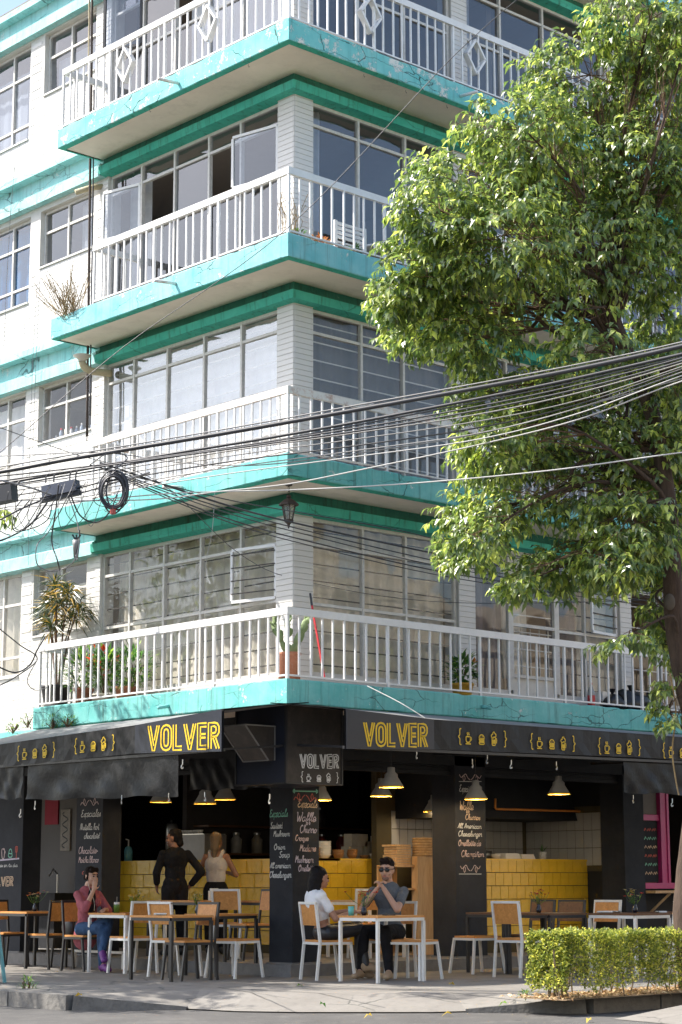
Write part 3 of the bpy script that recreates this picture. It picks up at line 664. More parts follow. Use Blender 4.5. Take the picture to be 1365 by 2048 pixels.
# kitchen behind the right-hand counter: white tiled wall, black hood, orange gas pipe
KW = 2.75
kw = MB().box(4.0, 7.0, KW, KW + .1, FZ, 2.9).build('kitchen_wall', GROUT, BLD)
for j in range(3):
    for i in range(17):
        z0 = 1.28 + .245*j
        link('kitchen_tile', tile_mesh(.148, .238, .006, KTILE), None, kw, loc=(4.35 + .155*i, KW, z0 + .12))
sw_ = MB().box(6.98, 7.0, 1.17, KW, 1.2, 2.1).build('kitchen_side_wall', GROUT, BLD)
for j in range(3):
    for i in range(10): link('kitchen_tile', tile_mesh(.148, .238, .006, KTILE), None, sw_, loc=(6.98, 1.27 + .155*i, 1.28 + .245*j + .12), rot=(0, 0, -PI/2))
HZ = gv(1100, 1640, 1.76).z
hood = MB().add([(4.35,KW-.006,HZ),(6.975,KW-.006,HZ),(6.975,1.76,HZ),(4.35,1.76,HZ),(4.35,KW-.006,2.5),(6.975,KW-.006,2.5),(6.975,1.95,2.5),(4.35,1.95,2.5)], [(0,1,2,3),(4,5,6,7),(0,1,5,4),(1,2,6,5),(2,3,7,6),(3,0,4,7)]).build('cooker_hood', BLKWALL, BLD)
gp = [gv(991, 1597, 1.72), gv(991, 1618, 1.72), gv(1191, 1623, 1.72), gv(1193, 1716, 1.72)]
pp = []
for i, p in enumerate(gp): pp.append(p)
MB().tube([gp[0], gp[1] + V((0,0,.02)), gp[1] + V((.02,0,0)), gp[2] - V((.03,0,0)), gp[2] - V((0,0,.03)), gp[3]], .016, 8).build('gas_pipe', ORPIPE, BLD, smooth=True)
# ---------------- counters faced with yellow tiles
def counter(name, label, u0, u1, v, zt, tw, th, dep, first=.0):
    t = thing(name, label, 'counter', ((u0+u1)/2, v + dep/2, FZ))
    core = MB().box(u0, u1, v, v + dep, FZ, zt - .03).build('counter_body', GROUT, t)
    n = int((zt - FZ) / th) + 1
    for j in range(n):
        z = zt - .008 - (j + .5) * th
        if z - th/2 < FZ: 
            continue
        x = u0 - (tw * .55 if j % 2 else tw * first)
        while x < u1 - .02:
            a, b = max(x, u0), min(x + tw, u1); x += tw
            if b - a < .03: continue
            link('wall_tile', tile_mesh(b - a - .006, th - .006, .009, YTILE), None, core, loc=((a+b)/2, v, z), rot=(random.uniform(-.006,.006), 0, random.uniform(-.008,.008)))
    MB().box(u0 - .01, u1 + .01, v - .02, v + dep, zt - .03, zt).build('counter_top', CERAM if False else YTILE, t)
    return t
pR0, pR1 = gv(971, 1717, 1.62), gv(1204, 1717, 1.62)
CR = counter('kitchen_counter', 'tall yellow tiled kitchen counter beside the blackboard column', 4.2, 6.99, 1.62, pR0.z, .165, .175, .6)
VC = 2.9
pC1 = gv(806, 1718, VC)
CL = counter('bar_counter', 'yellow tiled bar counter seen between the corner column and the stacked boards', VC + .02, pC1.x, VC, pC1.z, .25, .187, .55)
CL2 = thing('till_counter', 'dim yellow tiled till counter behind the standing man', 'counter', (VC + .3, 5.5, FZ))
core = MB().box(VC, VC + .55, VC + .57, 7.2, FZ, pC1.z - .03).build('counter_body', GROUT, CL2)
for j in range(6):
    z = pC1.z - .008 - (j + .5) * .187; x = VC - (.17 if j % 2 else 0)
    while x < 7.18:
        a, b = max(x, VC + .0), min(x + .31, 7.2); x += .31
        if b - a > .03 and z > FZ + .09: link('wall_tile', tile_mesh(b - a - .006, .181, .009, YTILE), None, core, loc=(VC, (a+b)/2, z), rot=(0, random.uniform(-.006,.006), -PI/2))
MB().box(VC - .02, VC + .55, VC - .02, 7.2, pC1.z - .029, pC1.z + .001).build('counter_top', YTILE, CL2)
# back shelf wall of the bar
MB().box(3.47, 6.9, 6.2, 6.3, FZ, 2.88).build('bar_wall', simple('bar_wall_paint', (.05,.045,.042), .8, var=.25), BLD)
for z in (1.45, 1.85): MB().box(3.6, 6.8, 5.85, 6.2, z, z + .03).build('wall_shelf', WOODD, BLD)
# ================================================================ AWNINGS
def lerp(a, b, t): return a + (b - a) * t
def awning(name, label, along, a0, a1, zt_f, zb_f, roofz, n):
    """along 'v': valance in the plane u = -1.2; along 'u': in the plane v = -1.2"""
    t = thing(name, label, 'awning', (0, (a0+a1)/2, 2.5) if along == 'v' else ((a0+a1)/2, 0, 2.5))
    A = (lambda a, o, z: (-1.2 + o, a, z)) if along == 'v' else (lambda a, o, z: (a, -1.2 + o, z))
    m = MB()
    for i in range(n + 1):
        a = lerp(a0, a1, i/n); bow = .008 * math.sin(i * 1.9)
        m.v += [A(a, bow, zt_f(a)), A(a, bow * .4, (zt_f(a) + zb_f(a))/2), A(a, -bow, zb_f(a)), A(a, .012 - bow, zb_f(a)), A(a, .012 + bow, zt_f(a))]
    for i in range(n):
        for j in range(4): o = i*5 + j; m.f.append((o, o+5, o+6, o+1))
    va = m.build('valance', AWN, t, fix=False)
    r = MB()
    for i in range(n + 1):
        a = lerp(a0, a1, i/n); sg = -.02 * math.sin(PI * ((i * 3 / n) % 1)); z = zt_f(a) + .003
        r.v += [A(a, .0, z), A(a, .6, lerp(z, roofz(a), .52) + sg), A(a, 1.22 if a < 5.04 or along == 'u' else 1.81, roofz(a)),
                A(a, 1.22 if a < 5.04 or along == 'u' else 1.81, roofz(a) - .01), A(a, .6, lerp(z, roofz(a), .52) + sg - .01), A(a, .012, z - .02)]
    for i in range(n):
        for j in range(5): o = i*6 + j; r.f.append((o, o+1, o+7, o+6))
    r.build('awning_roof', AWNR, t, fix=False)
    fr = MB(); k = a0 + .3
    fr.bar(A(a0, .02, zb_f(a0) + .02), A(a1, .02, zb_f(a1) + .02), .03)
    while k < a1: fr.bar(A(k, .03, zb_f(k) + .02), A(k, 1.93, 2.62), .025); k += 1.5
    fr.build('awning_frame', BSTEEL, t, fix=False)
    return t, A
def pl(pts):
    def f(a):
        if a <= pts[0][0]: return pts[0][1]
        for (x0, y0), (x1, y1) in zip(pts, pts[1:]):
            if a <= x1: return lerp(y0, y1, (a - x0)/(x1 - x0))
        return pts[-1][1]
    return f
def at_u(pix, u=-1.2): return [((p := gu(x, y, u)).y, p.z) for x, y in pix]
def at_v(pix, v=-1.2): return [((p := gv(x, y, v)).x, p.z) for x, y in pix]
AWL, AL_ = awning('awning', 'black vinyl awning lettered in yellow along the sunlit left street front', 'v', gu(447, 1450, -1.2).y, 8.5,
      pl(sorted(at_u([(447, 1418), (270, 1451), (0, 1489)]))), pl(sorted(at_u([(447, 1503), (270, 1507), (0, 1534)]))), lambda a: 3.02 if a < 5.04 else 3.0, 60)
AWR, AR_ = awning('awning', 'black vinyl awning lettered in yellow above the open kitchen counter', 'u', gv(690, 1450, -1.2).x, 9.5,
      pl(at_v([(690, 1418), (866, 1439), (1294, 1469)])), pl(at_v([(690, 1498), (880, 1499), (1292, 1515.5)])), lambda a: 3.025, 60)
# darker lettered panels sewn on the valances
for T_, A_, a0, a1, pt, pb in ((AWL, AL_, gu(447, 1450, -1.2).y + .01, gu(271, 1480, -1.21).y, [(447, 1418), (271, 1451)], [(447, 1503), (271, 1507)]), (AWR, AR_, gv(690, 1450, -1.2).x + .01, gv(868, 1470, -1.21).x, [(690, 1418), (868, 1439)], [(690, 1498), (868, 1499)])):
    f1 = pl(sorted(at_u(pt) if T_ is AWL else at_v(pt))); f2 = pl(sorted(at_u(pb) if T_ is AWL else at_v(pb)))
    MB().prism([A_(a0, -.012, f2(a0)), A_(a1, -.012, f2(a1)), A_(a1, -.012, f1(a1)), A_(a0, -.012, f1(a0))], V(A_(0, -.004, 0)) - V(A_(0, 0, 0))).build('name_panel', SIGNB, T_)
# ---------------- lettering
VOL = {'V': ([[(0,1),(.26,0),(.37,0),(.62,1)], [(.13,1),(.335,.2)], [(.50,1),(.36,.42)]], .62),
       'O': ([[(.28,1),(.12,.96),(.02,.84),(0,.7),(0,.3),(.02,.16),(.12,.04),(.28,0),(.44,.04),(.54,.16),(.56,.3),(.56,.7),(.54,.84),(.44,.96),(.28,1)], [(.28,.84),(.19,.8),(.16,.7),(.16,.3),(.19,.2),(.28,.16),(.37,.2),(.40,.3),(.40,.7),(.37,.8),(.28,.84)]], .56),
       'L': ([[(0,1),(0,0),(.46,0)], [(.15,1),(.15,.14),(.46,.14)]], .46),
       'E': ([[(.46,1),(0,1),(0,0),(.46,0)], [(.46,.86),(.15,.86),(.15,.14),(.46,.14)], [(.15,.58),(.42,.58)], [(.15,.44),(.42,.44)]], .46),
       'R': ([[(0,0),(0,1),(.32,1),(.46,.96),(.54,.84),(.54,.62),(.46,.5),(.34,.46),(.15,.46)], [(.15,0),(.15,.86),(.3,.86),(.38,.82),(.4,.72),(.37,.63),(.28,.6),(.15,.6)], [(.22,.46),(.42,0)], [(.36,.46),(.56,0)]], .58)}
def bez(pts, n=4): return [(p.x, p.y) for p in cat([V((x, y, 0)) for x, y in pts], n)]
ICON = {'{': [bez([(.26,1),(.14,.97),(.13,.8),(.13,.62),(.02,.5),(.13,.38),(.13,.2),(.14,.03),(.26,0)])],
        '}': [bez([(0,1),(.12,.97),(.13,.8),(.13,.62),(.24,.5),(.13,.38),(.13,.2),(.12,.03),(0,0)])],
        'cup': [[(.05,.62),(.05,.32),(.1,.2),(.2,.16),(.34,.16),(.44,.2),(.49,.32),(.49,.62),(.05,.62)], [(.49,.56),(.6,.56),(.62,.42),(.58,.34),(.49,.34)], [(0,.04),(.55,.04)], bez([(.18,.72),(.22,.8),(.17,.88),(.21,.97)]), bez([(.34,.72),(.38,.8),(.33,.88),(.37,.97)])],
        'burger': [bez([(.02,.5),(.05,.64),(.16,.76),(.3,.8),(.44,.76),(.55,.64),(.58,.5)]), [(.02,.5),(.58,.5)], bez([(.0,.38),(.08,.44),(.16,.38),(.24,.44),(.32,.38),(.4,.44),(.48,.38),(.58,.43)]), [(.02,.3),(.58,.3)], [(.03,.2),(.57,.2),(.57,.1),(.52,.04),(.08,.04),(.03,.1),(.03,.2)], [(.2,.64),(.24,.64)], [(.36,.64),(.4,.64)]],
        'beer': [[(.08,.56),(.08,.1),(.12,.02),(.4,.02),(.44,.1),(.44,.56)], [(.44,.5),(.56,.5),(.58,.36),(.56,.2),(.44,.2)], bez([(.08,.56),(.0,.66),(.06,.76),(.16,.78),(.2,.9),(.32,.94),(.4,.84),(.5,.78),(.5,.66),(.42,.58),(.3,.6),(.2,.52),(.08,.56)]), [(.18,.42),(.18,.12)], [(.27,.42),(.27,.12)], [(.36,.42),(.36,.12)]]}
def paint(strokes, O, ex, ey, wd, nrm, mb):
    for st in strokes: mb.strip([V(O) + V(ex) * x + V(ey) * y for x, y in st], wd, nrm)
def volver(parent, O, ex, ey, width, height, nrm, wd, mat):
    tot = sum(VOL[c][1] for c in 'VOLVER') + .10*5; k = width / tot; x = 0; m = MB()
    for c in 'VOLVER':
        st, a = VOL[c]; paint([[(x + p * 1, q) for p, q in s_] for s_ in st], O, V(ex) * k, V(ey) * height, wd, nrm, m); x += a + .10
    return m.build('lettering', mat, parent, fix=False)
def icons(parent, O, ex, ey, width, height, nrm, wd, mat):
    for nm, pos, s_, on in (('{', 0, 1, 'brace_mark'), ('cup', .38, .78, 'cup_mark'), ('burger', 1.08, .78, 'burger_mark'), ('beer', 1.74, .92, 'beer_mark'), ('}', 2.42, 1, 'brace_mark')):
        m = MB(); o = (1 - s_) * .5 if nm in '{}' else (.04 if nm != 'burger' else .06)
        paint([[(pos + p * .62 * (1 if nm in '{}' else .8), q * s_ + o) for p, q in st] for st in ICON[nm]], O, V(ex) * (width/2.6), V(ey) * height, wd, nrm, m)
        m.build(on, mat, parent, fix=False)
def on_u(parent, fn, x0, y0, x1, y1, xb, yb, u, wd, mat):
    """lettering whose baseline runs from pixel (x0,y0) to (x1,y1) and whose top-left is (xb,yb), on the plane u"""
    a, b, c = gu(x0, y0, u), gu(x1, y1, u), gu(xb, yb, u); fn(parent, a, (b-a).normalized(), V((0,0,1)), (b-a).length, (c-a).length, V((-1,0,0)), wd, mat)
def on_v(parent, fn, x0, y0, x1, y1, xb, yb, v, wd, mat):
    a, b, c = gv(x0, y0, v), gv(x1, y1, v), gv(xb, yb, v); fn(parent, a, (b-a).normalized(), V((0,0,1)), (b-a).length, (c-a).length, V((0,-1,0)), wd, mat)
on_u(AWL, volver, 296, 1502, 440, 1497, 285, 1457, -1.217, .022, YPAINT)
on_v(AWR, volver, 728, 1492, 856, 1494, 722, 1445, -1.217, .022, YPAINT)
for x0, y0, x1, y1, yb in ((34, 1522, 111, 1514, 1493), (149, 1508, 230, 1500, 1478)): on_u(AWL, icons, x0, y0, x1, y1, x0, yb, -1.214, .013, YPAINT)
for x0, y0, x1, y1, yb in ((917, 1489, 1015, 1494, 1457), (1061, 1498, 1152, 1503, 1467), (1197, 1508, 1283, 1511, 1476), (1326, 1516, 1408, 1520, 1486)): on_v(AWR, icons, x0, y0, x1, y1, x0, yb, -1.214, .013, YPAINT)
# ---------------- the corner sign box
SG = thing('corner_sign_box', 'black box sign with white lettering hung on the corner under the lowest balcony', 'sign', (.3, .3, 2.13))
MB().box(-.10, .735, -.10, .755, 2.135, 3.012).build('sign_box', SIGNB, SG)
MB().box(-.085, .73, -.106, -.1015, 2.145, 3.0).build('front_sheet', SIGNT, SG)
f = MB()
for a in (-.1, .735): f.bar((a, -.108, 2.135), (a, -.108, 3.012), .022)
for z in (2.14, 3.005): f.bar((-.1, -.108, z), (.735, -.108, z), .02)
for a in (-.1, .755): f.bar((-.106, a, 2.135), (-.106, a, 3.012), .02)
for z in (2.14, 3.005): f.bar((-.106, -.1, z), (-.106, .755, z), .02)
f.build('sign_frame', BSTEEL, SG, fix=False)
# creases of the stretched sheet: a shallow pyramid proud of the box
c0 = gv(630, 1486, -.112); e = -.107
pts = [(-.08, e, 2.99), (.72, e, 2.99), (.72, e, 2.15), (-.08, e, 2.15)]
MB().add(pts + [(c0.x, -.114, c0.z)], [(0,1,4),(1,2,4),(2,3,4),(3,0,4)]).build('creased_sheet', SIGNT, SG, fix=True)
on_v(SG, volver, 600, 1536, 678, 1537, 600, 1508, -.118, .014, WLET)
on_v(SG, icons, 602, 1564, 678, 1566, 602, 1543, -.118, .009, WLET)
v0, v1 = gu(551, 1480, -.1).y, gu(551, 1480, -.1).y + .43; zt_, zb_ = gu(551, 1453, -.1).z, gu(551, 1521, -.1).z
wv = MB().add([(-.107, v0, zt_), (-.107, v1, zt_), (-.54, v1, zt_), (-.54, v0, zt_), (-.107, v0, zb_), (-.107, v1, zb_), (-.2, v1, zb_), (-.2, v0, zb_)],
     [(0,1,2,3),(4,5,6,7),(3,2,6,7),(0,3,7,4),(1,2,6,5),(0,1,5,4)])
SL = thing('spotlight_hood', 'wedge shaped black metal spotlight hood bolted on the corner sign', 'lamp hood', (-.3, v0 + .2, zb_))
wv.build('hood', SIGNT, SL)
e_ = MB()
for a, b in (((-.54, v0, zt_), (-.2, v0, zb_)), ((-.54, v1, zt_), (-.2, v1, zb_)), ((-.54, v0, zt_), (-.54, v1, zt_)), ((-.2, v0, zb_), (-.2, v1, zb_)), ((-.54, v0, zt_), (-.1, v0, zt_)), ((-.11, v0, zt_), (-.11, v0, zb_))): e_.bar(a, b, .014)
e_.build('hood_edge', simple('worn_metal_edge', (.20,.195,.19), .5), SL, fix=False)
# ---------------- hanging side curtains of tarpaulin, each hooked under an awning
def tarp(label, P0, P1, drop0, drop1, seed, nrm):
    P0, P1, nrm = V(P0), V(P1), V(nrm); m = MB(); n, k = 44, 10; random.seed(seed)
    for i in range(n + 1):
        for j in range(k + 1):
            t, s_ = i/n, j/k; p = P0.lerp(P1, t); d = lerp(drop0, drop1, t)
            e = (.014*math.sin(t*23 + s_*4 + seed) + .009*math.sin(t*41 - s_*7) + .018*mnoise.noise(V((t*6, s_*3, seed)))) * (.3 + s_*.7)
            m.v.append(tuple(p + nrm * e + V((0, 0, -d*s_ + (.012*math.sin(t*17+seed) if j == k else 0)))))
    for i in range(n):
        for j in range(k): o = i*(k+1)+j; m.f.append((o, o+k+1, o+k+2, o+1))
    o = tag(m.build('side_curtain', TARP, None, smooth=True, fix=False), label, 'tarpaulin', None); return o
def U_(x, y, u=-1.17): return gu(x, y, u)
tarp('wide black tarpaulin strip hanging from the left street awning', U_(56, 1528), U_(357, 1501), .43, .49, 1, (1,0,0))
tarp('narrow black tarpaulin strip cut off at the pavement corner under the left awning', U_(-60, 1540), U_(47, 1530), .38, .40, 4, (1,0,0))
tarp('flat dark tarpaulin strip hanging beside the corner sign box', gu(380, 1517, .12), gu(540, 1517, .12), .38, .33, 6, (1,0,0))
tarp('crinkled black tarpaulin strip hanging under the awning by the magenta window', gv(1247, 1524, -1.17), gv(1480, 1535, -1.17), .37, .38, 9, (0,1,0))
# snap hooks dangling from the hems
hk = MB().tube([(0,0,0),(0,0,-.05),(.012,0,-.065),(.016,0,-.085),(.008,0,-.10),(-.004,0,-.095),(-.004,0,-.08)], .006, 5).mesh('snap_hook'); hk.materials.append(STEEL)
for x, y, T_ in ((71, 1602, 0), (244, 1590, 0), (338, 1586, 0), (366, 1519, 0), (410, 1584, 0), (540, 1588, 0), (42, 1618, 0), (945, 1518, 1), (975, 1510, 1), (1023, 1520, 1), (1113, 1523, 1), (1267, 1590, 1), (1345, 1597, 1), (834, 1500, 1)):
    p = gu(x, y, -1.18) if T_ == 0 else gv(x, y, -1.18)
    link('snap_hook', hk, None, AWL if T_ == 0 else AWR, loc=p, rot=(0, 0, random.uniform(0, 3)))
# ---------------- pendant lamps
BULB, bt_, _, bl_, bb_ = nt('warm_bulb'); bb_.inputs['Emission Color'].default_value = (1, .78, .45, 1); bb_.inputs['Emission Strength'].default_value = 2.5
def pendant(label, p, d, cord, watts=10):
    """p: centre of the rim"""
    t = thing('pendant_lamp', label, 'lamp', p, group='enamel pendant lamps')
    r = d/2; h = d * .80
    pr = [(r, 0), (r*.97, .012*d/.3), (r*.62, h*.42), (r*.56, h*.47), (r*.55, h*.62), (r*.33, h*.74), (r*.30, h*.98), (r*.12, h)]
    MB().lathe(pr, 24, p).build('lamp_shade', LAMPM, t, smooth=True)
    MB().lathe([(a*.97, b - .004) for a, b in pr[:6]], 24, p).build('lamp_inner', LAMPY, t, smooth=True)
    MB().lathe([(r*1.01, -.012), (r*1.02, 0), (r*1.0, .008)], 24, p).build('lamp_rim', LAMPY, t, smooth=True)
    MB().tube([V(p) + V((0,0,h)), V(p) + V((0,0,h + cord))], .005, 5).build('cord', BSTEEL, t)
    MB().ball(V(p) + V((0,0,.05)), .028, 10, 8).build('bulb', BULB, t, True)
    ld = bpy.data.lights.new('bulb_light', 'POINT'); ld.energy = watts; ld.color = (1, .80, .52); ld.shadow_soft_size = .03
    lo = bpy.data.objects.new('bulb_light', ld); sc.collection.objects.link(lo); lo.location = V(p) + V((0,0,.015)); lo.parent = t; lo.matrix_parent_inverse = INV[t.name]
pendant('grey enamel pendant lamp hanging between the two columns, the larger pair-mate in front', gv(783, 1573, .25), .285, .75)
pendant('grey enamel pendant lamp half behind the larger lamp between the columns', gv(763, 1591, 1.3), .27, .75)
pendant('grey enamel pendant lamp in front of the chalked waffle column', gv(952, 1597, .25), .28, .8)
pendant('grey enamel pendant lamp above the kitchen counter', gv(1118, 1587, .25), .28, .8)
pendant('grey enamel pendant lamp half hidden by the waffle column', gv(868, 1622, 2.0), .27, .8)
pendant('grey enamel pendant lamp half hidden by the chalked corner column', gv(640, 1599, 1.4), .29, .8)
pendant('grey enamel pendant lamp under the wide tarpaulin strip', gu(322, 1603, 1.2), .28, .8, 2)
pendant('grey enamel pendant lamp under the flat tarpaulin, beside another one', gu(411, 1606, 1.2), .28, .8, 2)
pendant('grey enamel pendant lamp nearest the corner column under the flat tarpaulin', gu(450, 1598, 2.2), .29, .8, 2)
# ================================================================ CHALK WRITING
G = {'a': '5,4 3,5 1,4 0,2 1,0 3,0 5,2 5,5 5,1 6,0 7,1', 'b': '0,2 3,8 3,10 2,10 1,8 1,1 3,0 5,1 5,3 3,4 2,3', 'c': '5,4 3,5 1,4 0,2 1,0 3,0 6,1', 'd': '5,4 3,5 1,4 0,2 1,0 3,0 5,2 5,10 5,1 7,0',
     'e': '0,2 3,2 5,3 4,5 2,5 0,3 1,0 3,0 6,1', 'f': '0,2 3,5 5,9 4,10 3,9 2,0 2,-3 3,-4 4,-2 2,0 5,2', 'g': '5,4 3,5 1,4 0,2 1,0 3,0 5,2 5,5 5,-2 3,-4 1,-3 3,-1 6,1', 'h': '0,2 3,8 3,10 1,9 1,0 2,3 4,5 5,4 5,0 7,1',
     'i': '0,2 1,5 1,1 2,0 4,1|1,7 1,7.6', 'k': '0,2 3,8 3,10 1,9 1,0 1,2 4,5 2,3 4,0 6,1', 'l': '0,2 3,8 3,10 2,10 1,8 1,1 2,0 4,1', 'm': '0,4 1,5 1,0 1,3 3,5 4,4 4,0 4,3 6,5 7,4 7,1 8,0 9,1', 'n': '0,4 1,5 1,0 1,3 3,5 5,4 5,1 6,0 7,1',
     'o': '3,5 1,4 0,2 1,0 3,0 5,2 4,4 3,5 4,4 7,4', 'p': '0,4 1,5 1,-4 1,3 3,5 5,4 5,1 3,0 1,1', 'q': '5,4 3,5 1,4 0,2 1,0 3,0 5,2 5,5 5,-4 7,-1', 'r': '0,3 2,6 2,5 4,5 4,1 5,0 6,1', 's': '0,1 3,5 3,3 4,1 2,0 0,1', 't': '0,2 2,6 2,9 2,1 3,0 5,1|0,6 5,7',
     'u': '0,4 1,5 1,1 2,0 4,1 5,5 5,1 6,0 7,1', 'w': '0,5 0,1 2,0 4,1 4,4 4,1 6,0 8,2 8,5', 'y': '0,5 1,1 3,0 5,2 5,5 5,-2 3,-4 1,-2 6,1', 'z': '0,5 4,5 0,0 5,0', 'ñ': '0,4 1,5 1,0 1,3 3,5 5,4 5,1 6,0 7,1|1,7 3,8 4,7 6,8', '!': '1,10 1,4|1,1 1,.4', '-': '0,3 4,3',
     'A': '0,0 3,8 4,10 5,5 5,0|1,4 5,4', 'B': '1,0 1,10 4,10 5,8 4,6 1,5 5,5 6,2 4,0 1,0', 'C': '6,8 4,10 1,8 0,4 2,0 5,0 7,2', 'E': '5,9 3,10 1,8 2,6 4,5 1,4 0,2 2,0 6,1', 'M': '0,0 1,10 3,4 6,10 7,0 8,1', 'N': '0,0 1,9 2,10 5,0 6,9 7,10', 'O': '4,10 1,8 0,4 2,0 5,0 7,4 6,8 4,10 3,8 5,8', 'S': '6,9 4,10 1,8 2,6 5,4 5,1 2,0 0,2', 'W': '0,9 1,10 2,1 3,0 5,6 6,1 7,0 10,9 9,10', 'H': '0,0 1,10|5,0 6,10|0,5 6,5', 'L': '1,10 0,0 5,0', 'V': '0,10 3,0 6,10', 'R': '0,0 0,10 4,10 5,7 3,5 0,5 5,0', 'P': '0,0 1,10 5,9 5,6 1,5'}
def chalk(txt, O, ex, width, hgt, nrm, col, wd, parent, slant=.22):
    x = 0; strokes = []
    for ch in txt:
        if ch == ' ': x += 4; continue
        st = [[tuple(float(q) for q in p.split(',')) for p in s_.split()] for s_ in G.get(ch, G['o']).split('|')]
        strokes += [[(x + a, b) for a, b in s_] for s_ in st]; x += max(a for s_ in st for a, b in s_) + (.0 if ch.islower() else 1.2)
    k = width / max(x, 1); m = MB()
    for s_ in strokes:
        q = [(a + random.uniform(-.25, .25), b + random.uniform(-.25, .25)) for a, b in s_]; q = bez(q, 3) if len(q) > 2 else q
        m.strip([V(O) + V(ex) * ((a + b*slant) * k) + V((0,0,1)) * (b * hgt/10) for a, b in q], wd, nrm, .003)
    return m.build('chalk_writing', CHALK[col], parent, fix=False)
def cu(txt, x0, x1, y, h, col, wd=.010):       # on the left faces of the columns (plane u = W)
    a, b = gu(x0, y, W), gu(x1, y, W); chalk(txt, a, (0,-1,0), abs(a.y-b.y), h, (-1,0,0), col, wd, BLD)
def cv(txt, x0, x1, y, h, col, wd=.010):
    a, b = gv(x0, y, W), gv(x1, y, W); chalk(txt, a, (1,0,0), abs(a.x-b.x), h, (0,-1,0), col, wd, BLD)
cu('Especials', 540, 576, 1634, .085, 'green'); cu('Sauteed', 542, 566, 1657, .07, 'white'); cu('Mushroom', 548, 580, 1673, .065, 'white'); cu('Onion', 549, 571, 1699, .065, 'white'); cu('Soup', 559, 579, 1715, .07, 'white'); cu('All american', 541, 582, 1736, .06, 'white'); cu('Cheeseburguer', 540, 583, 1755, .07, 'white')
cv('Especials', 596, 634, 1614, .09, 'orange'); cv('Waffle', 593, 632, 1642, .10, 'purple'); cv('Churro', 600, 634, 1665, .085, 'purple'); cv('Croque', 591, 617, 1681, .065, 'pink'); cv('Madame', 600, 632, 1702, .075, 'pink'); cv('Mushroom', 591, 627, 1725, .08, 'purple'); cv('Omelett', 597, 626, 1742, .07, 'purple')
cv('Especial', 919, 944, 1583, .085, 'white'); cv('Waffle', 919, 947, 1619, .105, 'orange'); cv('Churros', 931, 960, 1639, .07, 'orange'); cv('All American', 916, 963, 1656, .06, 'white'); cv('Cheeseburger', 917, 964, 1672, .065, 'white'); cv('Omellette de', 917, 962, 1691, .07, 'pink'); cv('Champiñon', 923, 968, 1713, .075, 'pink')
cu('Especiales', 163, 202, 1634, .09, 'white'); cu('Nutella hot', 161, 199, 1660, .08, 'white'); cu('chocolate!', 169, 200, 1677, .07, 'white'); cu('Chocolate-', 158, 197, 1707, .085, 'pink'); cu('Matcha Blanco', 158, 198, 1725, .075, 'pink'); cu('Delicia', 165, 196, 1748, .07, 'red')
cu('es en tu dia', 1, 36, 1734, .05, 'white', .007)
volver(BLD, gu(-22, 1772, W) + V((-.004,0,0)), V((0,-1,0)), V((0,0,1)), .62, .125, V((-1,0,0)), .012, CHALK['orange'])
# little chalk drawings: glasses over a shelf line, scroll flourishes
m = MB(); O = gu(0, 1719, W); m.strip([gu(-6, 1721, W), gu(39, 1717, W)], .02, (-1,0,0)); m.build('chalk_drawing', CHALK['purple'], BLD, fix=False)
for x, col, st in ((4, 'pink', [(0,.8),(.5,.8),(.45,0),(.1,0),(0,.8),(.5,.7),(.65,.5),(.45,.3)]), (18, 'green', [(0,.4),(.1,.7),(.4,.8),(.6,.4),(0,.4),(0,.1),(.6,.1),(.6,.4)]), (31, 'red', [(0,1),(.05,.6),(.2,.5),(.35,.6),(.4,1),(0,1),(.2,.9),(.2,0),(.05,0),(.35,0)])):
    m = MB(); o = gu(x, 1716, W); m.strip([o + V((0,-1,0))*(a*.13) + V((0,0,b*.15)) for a, b in bez(st, 3)], .013, (-1,0,0)); m.build('chalk_drawing', CHALK[col], BLD, fix=False)
def flourish(P, ex, nrm, wdt, col, flip=1):
    for sgn in (-1, 1):
        m = MB(); st = bez([(.02,0),(.12,.03),(.22,.08),(.34,.04),(.30,-.02),(.24,.02),(.3,.06),(.42,.03),(.5,.07)], 4)
        m.strip([V(P) + V(ex) * (a*sgn*wdt) + V((0,0,b*.9*flip)) for a, b in st], .009, nrm, .003); m.build('chalk_flourish', CHALK[col], BLD, fix=False)
flourish(gv(611, 1590, W), (1,0,0), (0,-1,0), .36, 'red', -1); flourish(gv(941, 1560, W), (1,0,0), (0,-1,0), .40, 'pink'); flourish(gv(941, 1742, W), (1,0,0), (0,-1,0), .36, 'pink'); flourish(gu(180, 1600, W), (0,1,0), (-1,0,0), .4, 'pink', -1)
m = MB(); a, b = gv(586, 1582, W), gv(636, 1583, W); m.strip([a, b], .014, (0,-1,0), .003)
for p, s_ in ((a, 1), (b, -1)): m.strip([p, p + V((s_*.03, 0, .02))], .02, (0,-1,0), .003).strip([p, p + V((s_*.03, 0, -.02))], .02, (0,-1,0), .003)
m.build('chalk_arrow', CHALK['green'], BLD, fix=False)
for y in (1563, 1748):
    m = MB(); m.strip([gv(918, y, W), gv(963, y, W)], .008, (0,-1,0), .003); m.build('chalk_drawing', CHALK['white'], BLD, fix=False)
